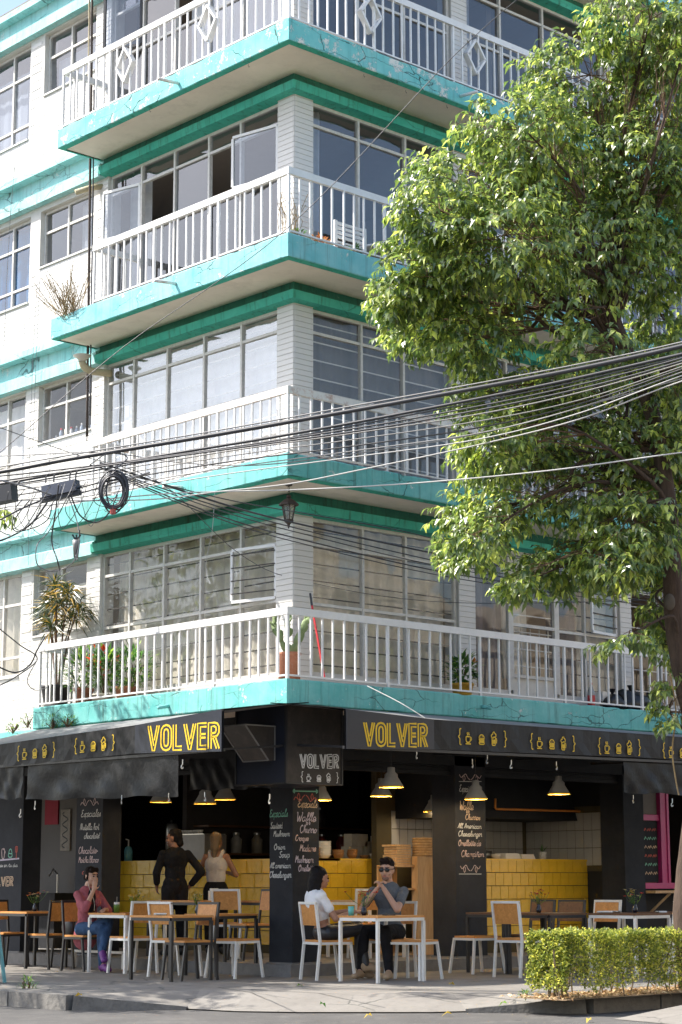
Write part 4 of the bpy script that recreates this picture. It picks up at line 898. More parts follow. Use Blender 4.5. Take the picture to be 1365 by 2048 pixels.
# ---------------- next-door window with magenta frame and a timber bar
PW = .95
pk = MB(); x0, x1 = 7.19, 9.6
pk.box(x0 + .0, x0 + .07, PW, PW + .08, 1.0, 2.5); pk.box(7.78, 7.90, PW - .03, PW + .06, 1.0, 2.5); pk.box(x0 + .07, 7.78, PW, PW + .08, 1.9, 1.98); pk.box(x0, 9.6, PW - .04, PW + .1, .96, 1.04); pk.box(7.905, 7.95, PW - .045, PW + .05, 1.04, 2.5); pk.box(8.35, 8.42, PW-.28, PW-.2, .14, .93)
MW = thing('magenta_shop_window', 'magenta framed shop window beyond the last black column', 'shop window', (7.9, PW, .96))
pk.build('window_frame', PINK, MW, fix=False)
bd = MB().box(7.27, 7.77, PW + .03, PW + .05, 1.05, 1.89).build('chalked_panel', BLKBOARD, MW)
for k in range(6):
    m = MB(); z = 1.15 + .12*k
    for q in range(4): m.strip(bez([(0,0),(.3,.6),(.5,.1),(.7,.7),(.9,.2)], 3) and [V((7.32 + .11*q + a*.1, PW + .03, z + b*.06)) for a, b in bez([(0,0),(.3,.6),(.5,.1),(.7,.7),(.9,.2)], 3)], .012, (0,-1,0), .003)
    sub('chalk_writing', m, CHALK[['orange', 'green', 'red'][k % 3]], bd)
MB().box(7.27, 7.77, PW + .03, PW + .05, 1.99, 2.5).build('upper_panel', GREYW, MW)
tb = thing('timber_bar', 'narrow timber bar shelf below the magenta window', 'bar shelf', (8.3, PW - .2, .93))
MB().box(7.2, 9.8, PW - .36, PW - .05, .90, .935).build('bar_top', PINE, tb); MB().bar((7.6, PW - .3, .90), (7.42, PW + .1, .5), .03).build('bracket', PINE, tb)
MB().box(7.2, 9.8, PW + .02, PW + .1, .12, .955).build('low_wall', DARK, BLD); MB().box(7.2, 9.6, 2.3, 2.4, .12, 2.8).build('neighbour_wall', simple('warm_brick_paint', (.22,.13,.08), .9, var=.2), BLD)
mn = MB().box(8.1, 8.9, 2.22, 2.28, 1.85, 2.5); ob = tag(mn.build('framed_menu', WOODD), 'dark framed menu board on the brick wall inside the magenta window', 'menu board'); sub('menu_sheet', MB().box(8.15, 8.85, 2.20, 2.218, 1.9, 2.45), BLKBOARD, ob)
# ================================================================ FURNITURE
SEAT, TBL = .425, .70
def chair_proto(frame, wd, back=True):
    t = thing('chair' if back else 'stool', 'x', 'chair' if back else 'stool', (0,0,0), local=True)
    k = .027; a = .19
    def leg(pts, nm='leg'):
        m = MB()
        for p, q in zip(pts, pts[1:]): m.bar(p, q, k, k, up=(0,1,0))
        m.build(nm, frame, t, fix=False)
    for s_ in (-1, 1):
        y = s_ * a
        leg([(.245, s_*(a + (.0 if back else .03)), 0), (.19, y, SEAT - .02)])
        if back: leg([(-.235, y, 0), (-.19, y, SEAT - .02), (-.245, y, .83)])
        else: leg([(-.245, s_*(a+.03), 0), (-.19, y, SEAT - .02)])
    m = MB(); z = SEAT - .03
    m.bar((.2, -a, z), (.2, a, z), k).bar((-.19, -a, z), (-.19, a, z), k).bar((-.19, -a, z), (.2, -a, z), k).bar((-.19, a, z), (.2, a, z), k); m.build('seat_frame', frame, t, fix=False)
    MB().box(-.185, .21, -.195, .195, SEAT - .016, SEAT + .006).build('seat', wd, t)
    if back:
        MB().bar((-.245, -a - k/2, .83), (-.245, a + k/2, .83), k).build('top_rail', frame, t)
        e = .012
        MB().add([(-.205+e, -a+.012, .59), (-.205+e, a-.012, .59), (-.238+e, a-.012, .815), (-.238+e, -a+.012, .815), (-.22+e, -a+.012, .588), (-.22+e, a-.012, .588), (-.253+e, a-.012, .813), (-.253+e, -a+.012, .813)],
                 [(0,1,2,3),(4,5,6,7),(0,1,5,4),(1,2,6,5),(2,3,7,6),(3,0,4,7)]).build('backrest', wd, t)
    return t
PROTO = {}
def seatobj(kind, x, y, rot, label, z=0., grp=None):
    fr, wd, back = {'wc': (WSTEEL, WOOD, 1), 'bc': (BSTEEL, WOOD, 1), 'dc': (BSTEEL, WOODD, 1), 'ws': (WSTEEL, WOOD, 0)}[kind]
    g = 'steel and plywood cafe chairs' if back else 'steel and plywood stools'
    if kind not in PROTO:
        p = chair_proto(fr, wd, back); PROTO[kind] = p; p.location = (x, y, z); p.rotation_euler = (0, 0, rad(rot)); p['label'] = label; p['group'] = g; return p
    return dup(PROTO[kind], (x, y, z), rad(rot), label, g)
seatobj('wc', .50, -.12, -14, 'white framed plywood chair the woman in the white top sits on')
seatobj('wc', 1.33, -.28, 196, 'white framed plywood chair the man in sunglasses sits on')
seatobj('ws', 1.17, -.80, 15, 'white framed stool tucked under the table of the couple')
seatobj('wc', 2.47, -1.2, 3, 'white framed plywood chair with its back to the hedge end')
seatobj('ws', 2.80, -.22, -8, 'white framed stool beside the chalked waffle column')
seatobj('dc', 3.78, -.18, 178, 'dark plywood chair with black frame nearest the waffle column')
seatobj('dc', 3.76, -.68, 183, 'dark plywood chair with black frame between a dark and a pale chair')
seatobj('wc', 3.77, -1.22, 180, 'pale plywood chair beside the two dark chairs behind the hedge')
seatobj('wc', 3.50, -2.56, 84, 'white framed plywood chair seen over the hedge near the tree trunk')
seatobj('bc', -.62, .90, 176, 'black framed plywood chair pushed under the square black table')
seatobj('wc', -.25, 1.65, 4, 'white framed plywood chair behind the black table, back to the left street')
seatobj('ws', .06, .96, 10, 'white framed stool in front of the corner column')
seatobj('wc', -.05, 2.72, 88, 'white framed plywood chair across the table from the woman in pink')
seatobj('bc', -.10, 3.62, -90, 'black framed plywood chair the woman in the pink jacket sits on')
seatobj('bc', -.05, 4.45, 92, 'black framed plywood chair back to back with the woman in pink')
seatobj('bc', -.02, 5.52, -86, 'black framed plywood chair beside the blackboard pillar with the cup drawings')
seatobj('bc', 1.25, 2.05, 170, 'black framed plywood chair on the raised floor behind the corner column', FZ)
seatobj('wc', 1.55, 2.75, 20, 'white framed plywood chair on the raised floor below the yellow till counter', FZ)
seatobj('wc', 2.45, 1.30, 60, 'white framed plywood chair just inside the step behind the couple', FZ)
def table(x, y, sx, sy, frame, wd, label, rot=0, z=0., mid=False):
    t = thing('table', label, 'table', (x, y, z), rotz=rad(rot), local=True); k = .033
    MB().box(-sx/2, sx/2, -sy/2, sy/2, TBL - .022, TBL).build('table_top', wd, t)
    m = MB(); zz = TBL - .022 - k/2 - .001
    for s_ in (-1, 1): m.bar((-sx/2 + k/2, s_*(sy/2 - k/2), zz), (sx/2 - k/2, s_*(sy/2 - k/2), zz), k).bar((s_*(sx/2 - k/2), -sy/2 + k, zz), (s_*(sx/2 - k/2), sy/2 - k, zz), k)
    m.build('table_frame', frame, t, fix=False)
    for a in (-1, 1):
        for b in (-1, 1): MB().bar((a*(sx/2 - k/2), b*(sy/2 - k/2), 0), (a*(sx/2 - k/2), b*(sy/2 - k/2), TBL - .022 - k), k).build('leg', frame, t)
    return t
table(.67, -.82, .72, .62, WSTEEL, WOOD, 'white framed plywood table between the woman in white and the man in sunglasses')
table(3.17, -.33, .66, .66, BSTEEL, WOODD, 'dark topped table with black frame against the waffle column')
table(3.17, -1.0, .66, .66, BSTEEL, WOODD, 'dark topped table with black frame at the end of the hedge')
table(3.62, -1.86, .64, .70, WSTEEL, WOODD, 'white framed dark topped table behind the hedge')
table(4.6, -1.7, .62, .62, BSTEEL, WOODD, 'dark table near the tree trunk behind the hedge')
table(-.76, 1.07, .58, .76, BSTEEL, WOOD, 'square plywood table with black frame and a folded paper on it')
table(.32, 1.52, .62, .60, BSTEEL, WOOD, 'plywood table with black frame carrying a vase by the corner column')
table(.05, 2.98, .62, .76, WSTEEL, WOOD, 'white framed plywood table with the green drink on it')
table(.02, 5.0, .64, .74, BSTEEL, WOOD, 'plywood table with black frame in front of the blackboard pillar')
table(2.85, 1.75, .62, .8, WSTEEL, PINE, 'pale wooden table inside the cafe behind the man in sunglasses', z=FZ)
table(1.45, 3.5, .6, 1.1, BSTEEL, WOOD, 'plywood table inside the cafe below the standing man', z=FZ)
table(1.85, 2.35, .6, .7, BSTEEL, WOOD, 'plywood table inside the cafe below the standing woman', z=FZ)
# ---------------- small things on the tables
FCOL = {k: simple('petal_'+k, c, .7, var=.15, vscale=30) for k, c in dict(cream=(.72,.62,.34), yellow=(.72,.50,.10), pink=(.62,.24,.24), red=(.50,.03,.03), orange=(.62,.25,.06), mauve=(.42,.16,.34)).items()}
def rq(): return Matrix.Rotation(random.uniform(0, 6.28), 3, 'Z') @ Matrix.Rotation(random.uniform(-.9, .9), 3, 'X')
def leafquad(m, p, d, up, L, wd, fold=.25, droop=0.):
    """a folded leaf: two halves along the midrib, tip and base pointed"""
    p, d = V(p), V(d).normalized(); a = d.cross(V(up)); a = a.normalized() if a.length > .01 else d.orthogonal().normalized(); n = a.cross(d)
    mid = p + d * L*.5 + n * droop * .3; tip = p + d * L - n * droop
    l1, r1 = mid + a*wd*.5 + n*fold*wd*.5 - d*L*.08, mid - a*wd*.5 + n*fold*wd*.5 - d*L*.08
    b = len(m.v); m.v += [tuple(q) for q in (p, l1, mid, r1, tip)]; m.f += [(b, b+2, b+1), (b, b+3, b+2), (b+1, b+2, b+4), (b+2, b+3, b+4)]
def vase(p, label, cols, mat=DKGL, h=.105, r=.032, spread=.085, seed=0, hgt=.16, cat_='vase'):
    random.seed(seed); p = V(p); t = thing('flower_vase', label, cat_, p, group='flower vases')
    MB().lathe([(r*.6, 0), (r*.95, h*.12), (r*1.05, h*.35), (r*.8, h*.65), (r*.5, h*.85), (r*.62, h), (r*.5, h), (r*.4, h*.85)], 14, p).build('vase', mat, t, smooth=True)
    st, lf = MB(), MB(); fl = {c: MB() for c in cols}
    for i in range(13):
        d = V((random.gauss(0, 1), random.gauss(0, 1), 0)) * spread * .6; q = p + V((d.x, d.y, h + hgt * random.uniform(.45, 1)))
        st.tube([p + V((0, 0, h*.8)), p.lerp(q, .6) + V((0, 0, .01)), q], .0022, 4, False)
        m = fl[random.choice(cols)]
        for k in range(6):
            an = k*PI/3 + i; dd = V((math.cos(an), math.sin(an), random.uniform(.1, .9))); leafquad(m, q, dd, (0,0,1), random.uniform(.026, .04), .022, .2, .004)
        for k in range(2): leafquad(lf, p.lerp(q, random.uniform(.45, .8)) + V((0,0,.02)), (random.gauss(0,1), random.gauss(0,1), random.uniform(0,.8)), (0,0,1), random.uniform(.05,.08), .02, .2, .01)
    st.build('stems', LEAFP, t, fix=False); lf.build('leaves', LEAFP, t, fix=False)
    for c, m in fl.items():
        if m.v: m.build('blossoms', FCOL[c], t, fix=False)
vase((.55, -.66, TBL), 'dark vase of red and cream flowers on the table of the couple', ['cream', 'red', 'yellow'], seed=1, spread=.12)
vase((-.02, 3.12-.35, TBL), 'dark vase of cream flowers beside the green drink', ['cream', 'cream', 'yellow'], seed=2)
vase((.02, 4.92, TBL), 'dark vase of pink and cream flowers in front of the blackboard pillar', ['cream', 'orange', 'pink'], seed=3)
vase((.08, 1.66, TBL), 'dark vase of yellowish flowers on the black framed table by the corner column', ['cream', 'yellow'], seed=4)
vase((3.05, -.98, TBL), 'dark vase of deep red and orange flowers on the dark table at the hedge end', ['red', 'red', 'orange'], seed=5)
vase((3.80, -1.80, TBL), 'dark vase of red and yellow flowers on the white framed table behind the hedge', ['yellow', 'red', 'cream'], seed=6)
vase((4.45, -1.95, TBL), 'white bottle vase with orange and green sprigs behind the hedge', ['orange', 'yellow'], CERAM, .14, .026, seed=7)
vase((8.25, PW - .18, .935), 'slim glass vase of mauve flowers on the timber bar shelf', ['mauve', 'mauve', 'pink'], DKGL, .14, .022, seed=8)
jr = thing('drink_jar', 'glass jar of green juice on the table of the woman in pink', 'drink', (.02, 3.16, TBL))
MB().lathe([(.0, 0), (.036, 0), (.038, .085), (.036, .10)], 14, (.02, 3.16, TBL)).build('juice', GRNJ, jr, smooth=True); MB().lathe([(.037, .10), (.034, .115), (.035, .125), (.0, .125)], 14, (.02, 3.16, TBL)).build('jar_neck', CERAM, jr, smooth=True)
MB().tube([(.02, 3.16, TBL + .08), (.035, 3.18, TBL + .19)], .004, 5).build('straw', simple('straw', (.3,.32,.3), .5), jr)
gl = tag(MB().lathe([(.0, 0), (.03, 0), (.034, .10), (.031, .10), (.028, .012)], 14, (.36, -.66, TBL)).build('glass', simple('turquoise_glass', (.12,.45,.42), .1), None, True), 'small turquoise glass in front of the flowers between the couple', 'glass')
tag(MB().box(.60, .72, -.98, -.90, TBL, TBL + .012).build('phone', BSTEEL), 'black phone lying on the table of the couple', 'phone')
def paper(x, y, z, rot, label, sx=.2, sy=.14):
    c, s_ = math.cos(rot), math.sin(rot); m = MB(); n = 6
    for k, off in ((0, .003), (1, .012)):
        b = len(m.v)
        for i in range(n+1):
            for j in (-1, 1):
                a, q = (i/n - .5)*sx, j*sy/2; m.v.append((x + a*c - q*s_, y + a*s_ + q*c, z + off + .012*abs(math.sin(i/n*PI*(1+k)))))
        m.f += [(b+2*i, b+2*i+2, b+2*i+3, b+2*i+1) for i in range(n)]
    return tag(m.build('folded_menu', PAPER, None, fix=False), label, 'menu')
paper(-.80, 1.22, TBL, .9, 'folded paper menu lying on the square black framed table'); paper(3.55, -1.62, TBL, .3, 'grey folded paper on the white framed table behind the hedge', .3, .2); paper(3.9, -2.1, TBL, 1.2, 'single paper slip beside the red and yellow vase', .12, .1)
nb = thing('napkin_holder', 'cream napkin holder standing on the table inside the cafe below the standing man', 'napkin holder', (1.4, 2.99, FZ + TBL)); MB().box(1.33, 1.47, 2.96, 3.02, FZ + TBL, FZ + TBL + .12).build('holder', CREAMP, nb); MB().box(1.35, 1.45, 2.965, 3.015, FZ + TBL + .12, FZ + TBL + .15).build('napkins', PAPER, nb)
# ---------------- on and behind the counters
CT = pC1.z
def stack(x, y, z, n, r, h, mat, name, label, c, nest=.35):
    t = thing(name, label, c, (x, y, z))
    for i in range(n):
        o = V((x + random.uniform(-.004,.004), y + random.uniform(-.004,.004), z + i*h*nest))
        MB().lathe([(r*.45, 0), (r*.6, .004), (r*.95, h*.8), (r, h), (r*.93, h), (r*.5, h*.2), (0, h*.18)], 16, o).build('bowl', mat, t, smooth=True)
stack(3.18, VC + .2, CT, 4, .085, .07, CLAYB, 'bowl_stack', 'stack of brown clay bowls on the bar counter beside the corner column', 'bowls')
stack(3.36, VC + .2, CT, 9, .10, .06, CERAM, 'plate_stack', 'tall stack of white soup plates on the bar counter', 'plates')
stack(3.62, VC + .2, CT, 3, .08, .07, CLAYB, 'bowl_stack', 'low stack of brown clay bowls between white plates and small cups', 'bowls'); stack(3.84, VC + .16, CT, 4, .075, .06, CLAYB, 'bowl_stack', 'stack of small ochre bowls behind the head of the man in sunglasses', 'bowls')
stack(4.22, VC + .15, CT, 1, .055, .07, CERAM, 'cup', 'single white cup on the bar counter', 'cup', 1); stack(4.06, VC + .15, CT, 1, .07, .05, CLAYB, 'bowl', 'single ochre bowl on the bar counter', 'bowl', 1)
bx = thing('cardboard_boxes', 'pile of white printed boxes at the back of the bar counter', 'boxes', (4.15, VC + .4, CT))
for a, b, c, d in ((3.95, 4.2, .0, .17), (4.25, 4.45, .0, .24), (4.0, 4.3, .17, .34), (4.5, 4.62, 0, .32)): MB().box(a, b, VC + .34, VC + .5, CT + c, CT + d - .002).build('box', simple('carton', (.34,.33,.31), .7, var=.25), bx)
# pine post cabinet with wicker trays stacked on it
pc = thing('pine_cabinet', 'tall pale pine cabinet with an open shelf beside the black column', 'cabinet', (3.2, 1.9, FZ))
P0, P1 = gv(836, 1800, 1.75), gv(879, 1800, 1.75)
MB().box(P0.x, P1.x + .06, 1.75, 1.86, FZ, CT + .02).build('side_board', PINE, pc); zs_ = [FZ, FZ + .42, FZ + .82, CT - .12]
for z in zs_: MB().box(P0.x - .35, P0.x, 1.80, 2.15, z, z + .025).build('shelf', PINE, pc)
MB().box(P0.x - .35, P0.x, 2.13, 2.15, FZ, CT - .12).build('back_board', PINE, pc)
for k in range(7):
    z = CT + .024 + k*.034
    o = MB().lathe([(.0, 0), (.145, 0), (.155, .03), (.13, .032), (.12, .01)], 18, ((P0.x + P1.x)/2 + .03 + random.uniform(-.008,.008), 1.86, z)).build('wicker_tray', PINE, None, True); tag(o, 'round wicker tray, %s from the bottom of the pile on the pine cabinet' % ORD[k], 'tray', 'wicker trays piled on the cabinet')
bq = thing('bread_crate_pile', 'untidy pile of thin wooden boards beside the wicker trays', 'boards', (P0.x - .15, 1.95, CT - .09))
for k in range(8): MB().box(P0.x - .3 + random.uniform(-.02,.02), P0.x - .03, 1.84, 2.08, CT - .09 + .033*k, CT - .063 + .033*k).build('board', PINE, bq)
# kitchen counter things
cz = pR0.z
def lump(x0, x1, y0, y1, z0, z1, mat, name, label, c):
    m = MB(); e = .02; m.add([(x0,y0,z0),(x1,y0,z0),(x1,y1,z0),(x0,y1,z0),(x0+e,y0+e,z1),(x1-e,y0+e,z1),(x1-e,y1-e,z1),(x0+e,y1-e,z1)], [(0,3,2,1),(4,5,6,7),(0,1,5,4),(1,2,6,5),(2,3,7,6),(3,0,4,7)]); return tag(m.build(name, mat), label, c)
def ku(x): return gv(x, 1712, 1.8).x
stack(ku(993), 1.8, cz, 1, .07, .06, CERAM, 'bowl', 'white bowl at the column end of the kitchen counter', 'bowl', 1)
lump(ku(1003), ku(1034), 1.72, 1.95, cz, cz + .075, CERAM, 'foam_box', 'white foam takeaway box next to the white bowl', 'takeaway box'); lump(ku(1036), ku(1063), 1.72, 1.95, cz, cz + .065, CERAM, 'foam_box', 'white foam takeaway box in the middle of the kitchen counter', 'takeaway box')
pt = thing('aloe_pot', 'speckled tin pot with spiky plant on the kitchen counter', 'pot plant', (ku(1080), 1.75, cz)); MB().lathe([(.05, 0), (.055, .1), (.05, .1), (.045, .02)], 14, (ku(1080), 1.75, cz)).build('pot', simple('speckled_tin', (.4,.4,.39), .5, var=.6, vscale=60), pt); m = MB()
for k in range(9): leafquad(m, (ku(1080), 1.75, cz + .09), (random.gauss(0,.4), random.gauss(0,.4), 1), (0,1,0), .12, .02)
m.build('leaves', LEAFP, pt, fix=False)
kp = thing('saucepan', 'steel saucepan on the cooker behind the kitchen counter', 'saucepan', (ku(1045), 2.5, cz)); MB().lathe([(0, 0), (.13, 0), (.14, .12), (.13, .12)], 18, (ku(1040), 2.5, cz)).build('pan', STEEL, kp, True)
# left counter: soap bottle, espresso machine, cups, steel jugs
LU = VC + .2
def lv(x): return gu(x, 1715, LU).y
so_ = thing('soap_bottle', 'pump soap bottle on the till counter', 'bottle', (LU, lv(257), CT)); MB().lathe([(0,0),(.06,0),(.065,.15),(.05,.2),(.02,.22)], 14, (LU, lv(257), CT)).build('bottle', CYAN, so_, True); MB().tube([(LU, lv(257), CT+.2), (LU, lv(257), CT+.31), (LU-.05, lv(257), CT+.32)], .012, 6).build('pump', CERAM, so_)
em = thing('espresso_machine', 'boxy steel espresso machine behind the standing man', 'espresso machine', (LU + .3, lv(370), CT))
MB().box(LU + .1, LU + .5, lv(398), lv(335), CT, CT + .36).build('machine_body', simple('dull_steel', (.30,.29,.28), .45, metal=.4), em); MB().box(LU + .1, LU + .5, lv(396), lv(337), CT + .361, CT + .375).build('cup_tray', STEEL, em)
for k in range(8): stack(LU + .2, lv(380 - 6*k), CT + .376, 1, .035, .055, CERAM, 'coffee_cup', 'small white cup on the espresso machine, %s from the till end of the row' % ORD[k], 'cup', 1)
for o in [o for o in sc.objects if o.name.startswith('coffee_cup')]: o['group'] = 'cups on the espresso machine'
jg = thing('steel_urn', 'tall steel urn beside the cups', 'urn', (LU + .3, lv(310), CT + .0)); MB().lathe([(0,0),(.09,0),(.09,.5),(.07,.54),(0,.54)], 18, (LU + .3, lv(310), CT)).build('urn_body', STEEL, jg, True); MB().lathe([(0,.54),(.02,.56),(.02,.6),(0,.6)], 8, (LU + .3, lv(310), CT)).build('lid_knob', BSTEEL, jg, True)
for k, (u_, v_, z) in enumerate(((5.9, 5.95, 1.48), (5.5, 5.95, 1.48), (5.1, 5.98, 1.48), (6.3, 5.95, 1.48), (5.3, 6.0, 1.88), (5.9, 6.0, 1.88), (4.6, 5.95, 1.48), (4.2, 5.95, 1.48))):
    o = thing('shelf_jar', 'jar on the %s dark shelf behind the bar, %s one put there' % ('upper' if z > 1.7 else 'lower', ORD[k]), 'jar', (u_, v_, z), group='jars on the bar shelf'); MB().lathe([(0,0),(.08,0),(.085,.2),(.05,.24),(.05,.27),(0,.27)], 12, (u_, v_, z)).build('jar', simple('jar_%d' % k, random.choice([(.3,.28,.25), (.12,.10,.09), (.25,.05,.05), (.35,.36,.36)]), .3), o, True); MB().lathe([(.055,.271),(.055,.3),(0,.3)], 12, (u_, v_, z)).build('jar_lid', STEEL, o)
# back rooms on the left: pale wall with red notice, long print, sink pipe
MB().box(2.4, 2.5, 7.25, 9.2, FZ, 2.88).build('passage_wall', GREYW, BLD)
q = gu(105, 1622, 2.39); tag(MB().box(2.375, 2.398, q.y - .17, q.y + .17, q.z - .2, q.z + .2).build('red_notice', simple('red_notice_paper', (.32,.03,.05), .7)), 'red notice pinned on the grey passage wall', 'notice')
q = gu(133, 1660, 2.39); ob = tag(MB().box(2.37, 2.398, q.y - .12, q.y + .12, q.z - .3, q.z + .3).build('long_print', simple('print_paper', (.30,.27,.23), .8, var=.3, vscale=18)), 'long upright print with scroll ornament on the grey passage wall', 'picture')
m = MB(); m.strip([V((2.369, q.y + .07*math.sin(k*.9), q.z - .26 + .52*k/24)) for k in range(25)], .02, (-1,0,0)); sub('ornament', m, BSTEEL, ob)
sk = thing('sink_unit', 'dark sink unit with tall tap against the passage wall', 'sink', (2.2, 7.6, FZ)); MB().box(1.95, 2.35, 7.3, 8.2, FZ, FZ + .78).build('cabinet', BLKWALL, sk); MB().tube([(2.2, 7.6, FZ+.78), (2.2, 7.6, FZ+1.05), (2.12, 7.6, FZ+1.12), (2.05, 7.6, FZ+1.02)], .014, 6).build('tap', STEEL, sk)
wb = thing('white_bench_frame', 'low white steel frame lying behind the black chairs', 'frame', (.5, 4.2, 0)); MB().bar((.50, 3.6, .20), (.50, 4.75, .20), .03).bar((.50, 4.7, .2), (.50, 4.7, .0), .03).bar((.50, 3.66, .2), (.50, 3.66, .0), .03).build('frame', WSTEEL, wb, fix=False)
tr_ = thing('blue_a_board', 'light blue folding board cut off at the pavement edge', 'sign board', gz(0, 1968)); b0 = gz(-34, 1968); MB().add([tuple(b0 + V((0,-.14,0))), tuple(b0 + V((0,.3,0))), tuple(b0 + V((.14,.3,.80))), tuple(b0 + V((.14,.06,.80))), tuple(b0 + V((.03,-.14,0))), tuple(b0 + V((.03,.3,0))), tuple(b0 + V((.17,.3,.80))), tuple(b0 + V((.17,.06,.80)))], [(0,1,2,3),(4,5,6,7),(0,1,5,4),(1,2,6,5),(2,3,7,6),(3,0,4,7)]).build('board', CYAN, tr_); MB().bar(b0 + V((.34,.1,0)), b0 + V((.17,.1,.9)), .03).build('rear_leg', CYAN, tr_)
# ================================================================ CURTAINS BEHIND THE WINDOWS
def curtain(P, a0, a1, z0, z1, mat, label, fold=.028, freq=26., inset=-.16, grp='curtains behind the windows', seed=0):
    m = MB(); L = a1 - a0; n = max(12, int(L * freq * 1.5)); k = 4
    for i in range(n + 1):
        for j in range(k + 1):
            t = i/n; s_ = j/k; a = a0 + L*t
            e = fold * (math.sin(a*freq + 1.3*math.sin(a*5 + seed)) + .4*math.sin(a*freq*2.1 + seed)) * (.75 + .25*(1-s_)) + .012*mnoise.noise(V((a*3, s_*2, seed)))
            m.v.append(P(a, z0 + (z1 - z0)*s_, inset + e))
    for i in range(n):
        for j in range(k): o = i*(k+1)+j; m.f.append((o, o+k+1, o+k+2, o+1))
    return tag(m.build('curtain', mat, None, True, fix=False), label, 'curtain', grp)
h2 = ZB[3] - .27; h3 = ZB[4] - .27; h4 = ZB[5] - .27; h5 = ZB[6] - .27
curtain(PL, 1.08, 4.6, 3.5, h2, SHEER, 'long pleated cream sheer along the left side of the lowest balcony')
curtain(PR, 1.08, 3.55, 3.5, h2, SHEER, 'pleated cream sheer behind the cactus on the lowest balcony', seed=2)
curtain(PR, 3.95, 4.58, 3.5, h2, DRAPE, 'heavy mauve grey drape left of the white balcony door', .05, 19, -.1, seed=3)
curtain(PR, 5.56, 6.08, 3.5, h2, DRAPE, 'heavy mauve grey drape right of the white balcony door', .05, 19, seed=4)
curtain(PR, 6.12, 6.78, 3.5, h2, SHEER, 'pleated cream sheer in the window with the small open sash', seed=5)
curtain(PR, 4.62, 5.1, 3.7, h2, SHEER, 'narrow cream sheer inside the white balcony door', seed=6)
curtain(PL, 1.08, 4.6, 6.1, h3, SHEERW, 'flat white sheet along the left windows over the rusty handrail', .006, 34, -.10)
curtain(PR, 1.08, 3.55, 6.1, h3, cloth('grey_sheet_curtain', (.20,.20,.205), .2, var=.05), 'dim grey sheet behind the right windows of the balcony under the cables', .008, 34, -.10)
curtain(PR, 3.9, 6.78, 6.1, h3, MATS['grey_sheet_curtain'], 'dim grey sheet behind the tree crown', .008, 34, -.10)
curtain(PL, 4.05, 4.58, 8.75, h4, DRAPEW, 'white drape behind the leftmost open sash', .03, 30, -.2)
curtain(PL, 1.08, 1.32, 8.75, h4, DRAPEW, 'narrow white drape left of the grey corner column', .03, 34, -.14)
curtain(PR, 1.08, 1.40, 8.75, h4, DRAPEW, 'narrow white drape right of the grey corner column', .03, 34, -.14)
curtain(PR, 3.9, 4.2, 11.4, h5, DRAPEW, 'white drape on the top balcony beside the painted pilaster', .03, 34, -.14)
curtain(PL, 1.1, 3.2, 11.4, 12.9, SHEERW, 'flat white sheet in the lower panes of the top floor', .006, 30, -.2)
PWg = PU(W + .12)
curtain(PWg, 5.02, 5.62, 9.78, 10.6, DRAPEW, 'white drape in the small wing window beside the pipe', .03, 30, -.12)
curtain(PWg, 6.62, 8.0, 9.34, 10.6, DRAPEB, 'bright blue drape in the tall wing window', .035, 24, -.12)
curtain(PWg, 6.62, 8.0, 6.74, 7.9, SHEERW, 'flat white sheet in the tall wing window above the cable boxes', .01, 24, -.12)
curtain(PWg, 6.57, 8.0, 3.9, h2, SHEER, 'pleated cream sheer in the lowest wing window', .03, 28, -.12, seed=8)
curtain(PWg, 5.06, 6.3, 12.42, 13.0, SHEERW, 'white half curtain in the top wing window', .008, 28, -.12); curtain(PWg, 6.74, 8.1, 11.86, 13.1, SHEERW, 'white sheet in the tall top wing window', .008, 28, -.12)
curtain(PWg, 5.0, 6.2, 4.44, 5.1, SHEER, 'short cream curtain behind the croton plant', .02, 28, -.12)
# bottles on the bathroom sill
random.seed(11)
for k in range(9):
    v_ = 5.08 + .125*k; h = random.uniform(.10, .22); c = random.choice([(.55,.56,.58), (.25,.30,.38), (.5,.12,.10), (.60,.55,.45), (.10,.13,.2)])
    o = thing('toiletry_bottle', 'toiletry bottle on the wing window sill, %s from the iron conduit' % ORD[k], 'bottle', (W + .2, v_, 7.18), group='toiletries on the window sill')
    MB().lathe([(0,0),(.028,0),(.03,h*.65),(.013,h*.8),(.013,h*.86)], 10, (W + .2, v_, 7.18)).build('bottle', simple('toiletry_%d' % k, c, .4), o, True); MB().lathe([(.016,h*.861),(.016,h),(0,h)], 8, (W + .2, v_, 7.18)).build('cap', random.choice([CERAM, BSTEEL, BROOM]), o)

# ================================================================ THINGS ON THE BALCONIES
Z2, Z4 = ZT[2] - .01, ZT[4] - .01
def pot(parent, p, r, h, mat, rim=True, name='pot'):
    MB().lathe([(r*.72, 0), (r*.95, h*.85), (r*1.04 if rim else r, h*.86), (r*1.04 if rim else r, h), (r*.9, h), (r*.85, h*.88), (0, h*.88)], 20, p).build(name, mat, parent, True)
def bush(parent, c, R, n, L, wd, mat, seed, up=.4, name='leaves', stems=6):
    random.seed(seed); m = MB(); c = V(c)
    for i in range(n):
        d = V((random.gauss(0,1), random.gauss(0,1), random.gauss(0,1))).normalized(); q = c + V((d.x*R[0], d.y*R[1], d.z*R[2])) * random.uniform(.25, 1)**.6
        leafquad(m, q, V((d.x, d.y, d.z*.5 + random.uniform(-.5, .6) + up)), (0,0,1), L*random.uniform(.7, 1.25), wd*random.uniform(.8, 1.2), .25, L*.2)
    m.build(name, mat, parent, fix=False)
    s_ = MB()
    for i in range(stems): s_.tube([c - V((0,0,R[2]*1.1)), c + V((random.uniform(-.6,.6)*R[0], random.uniform(-.6,.6)*R[1], random.uniform(-.2,.6)*R[2]))], .006, 4, False)
    s_.build('stems', TWIG, parent, fix=False)
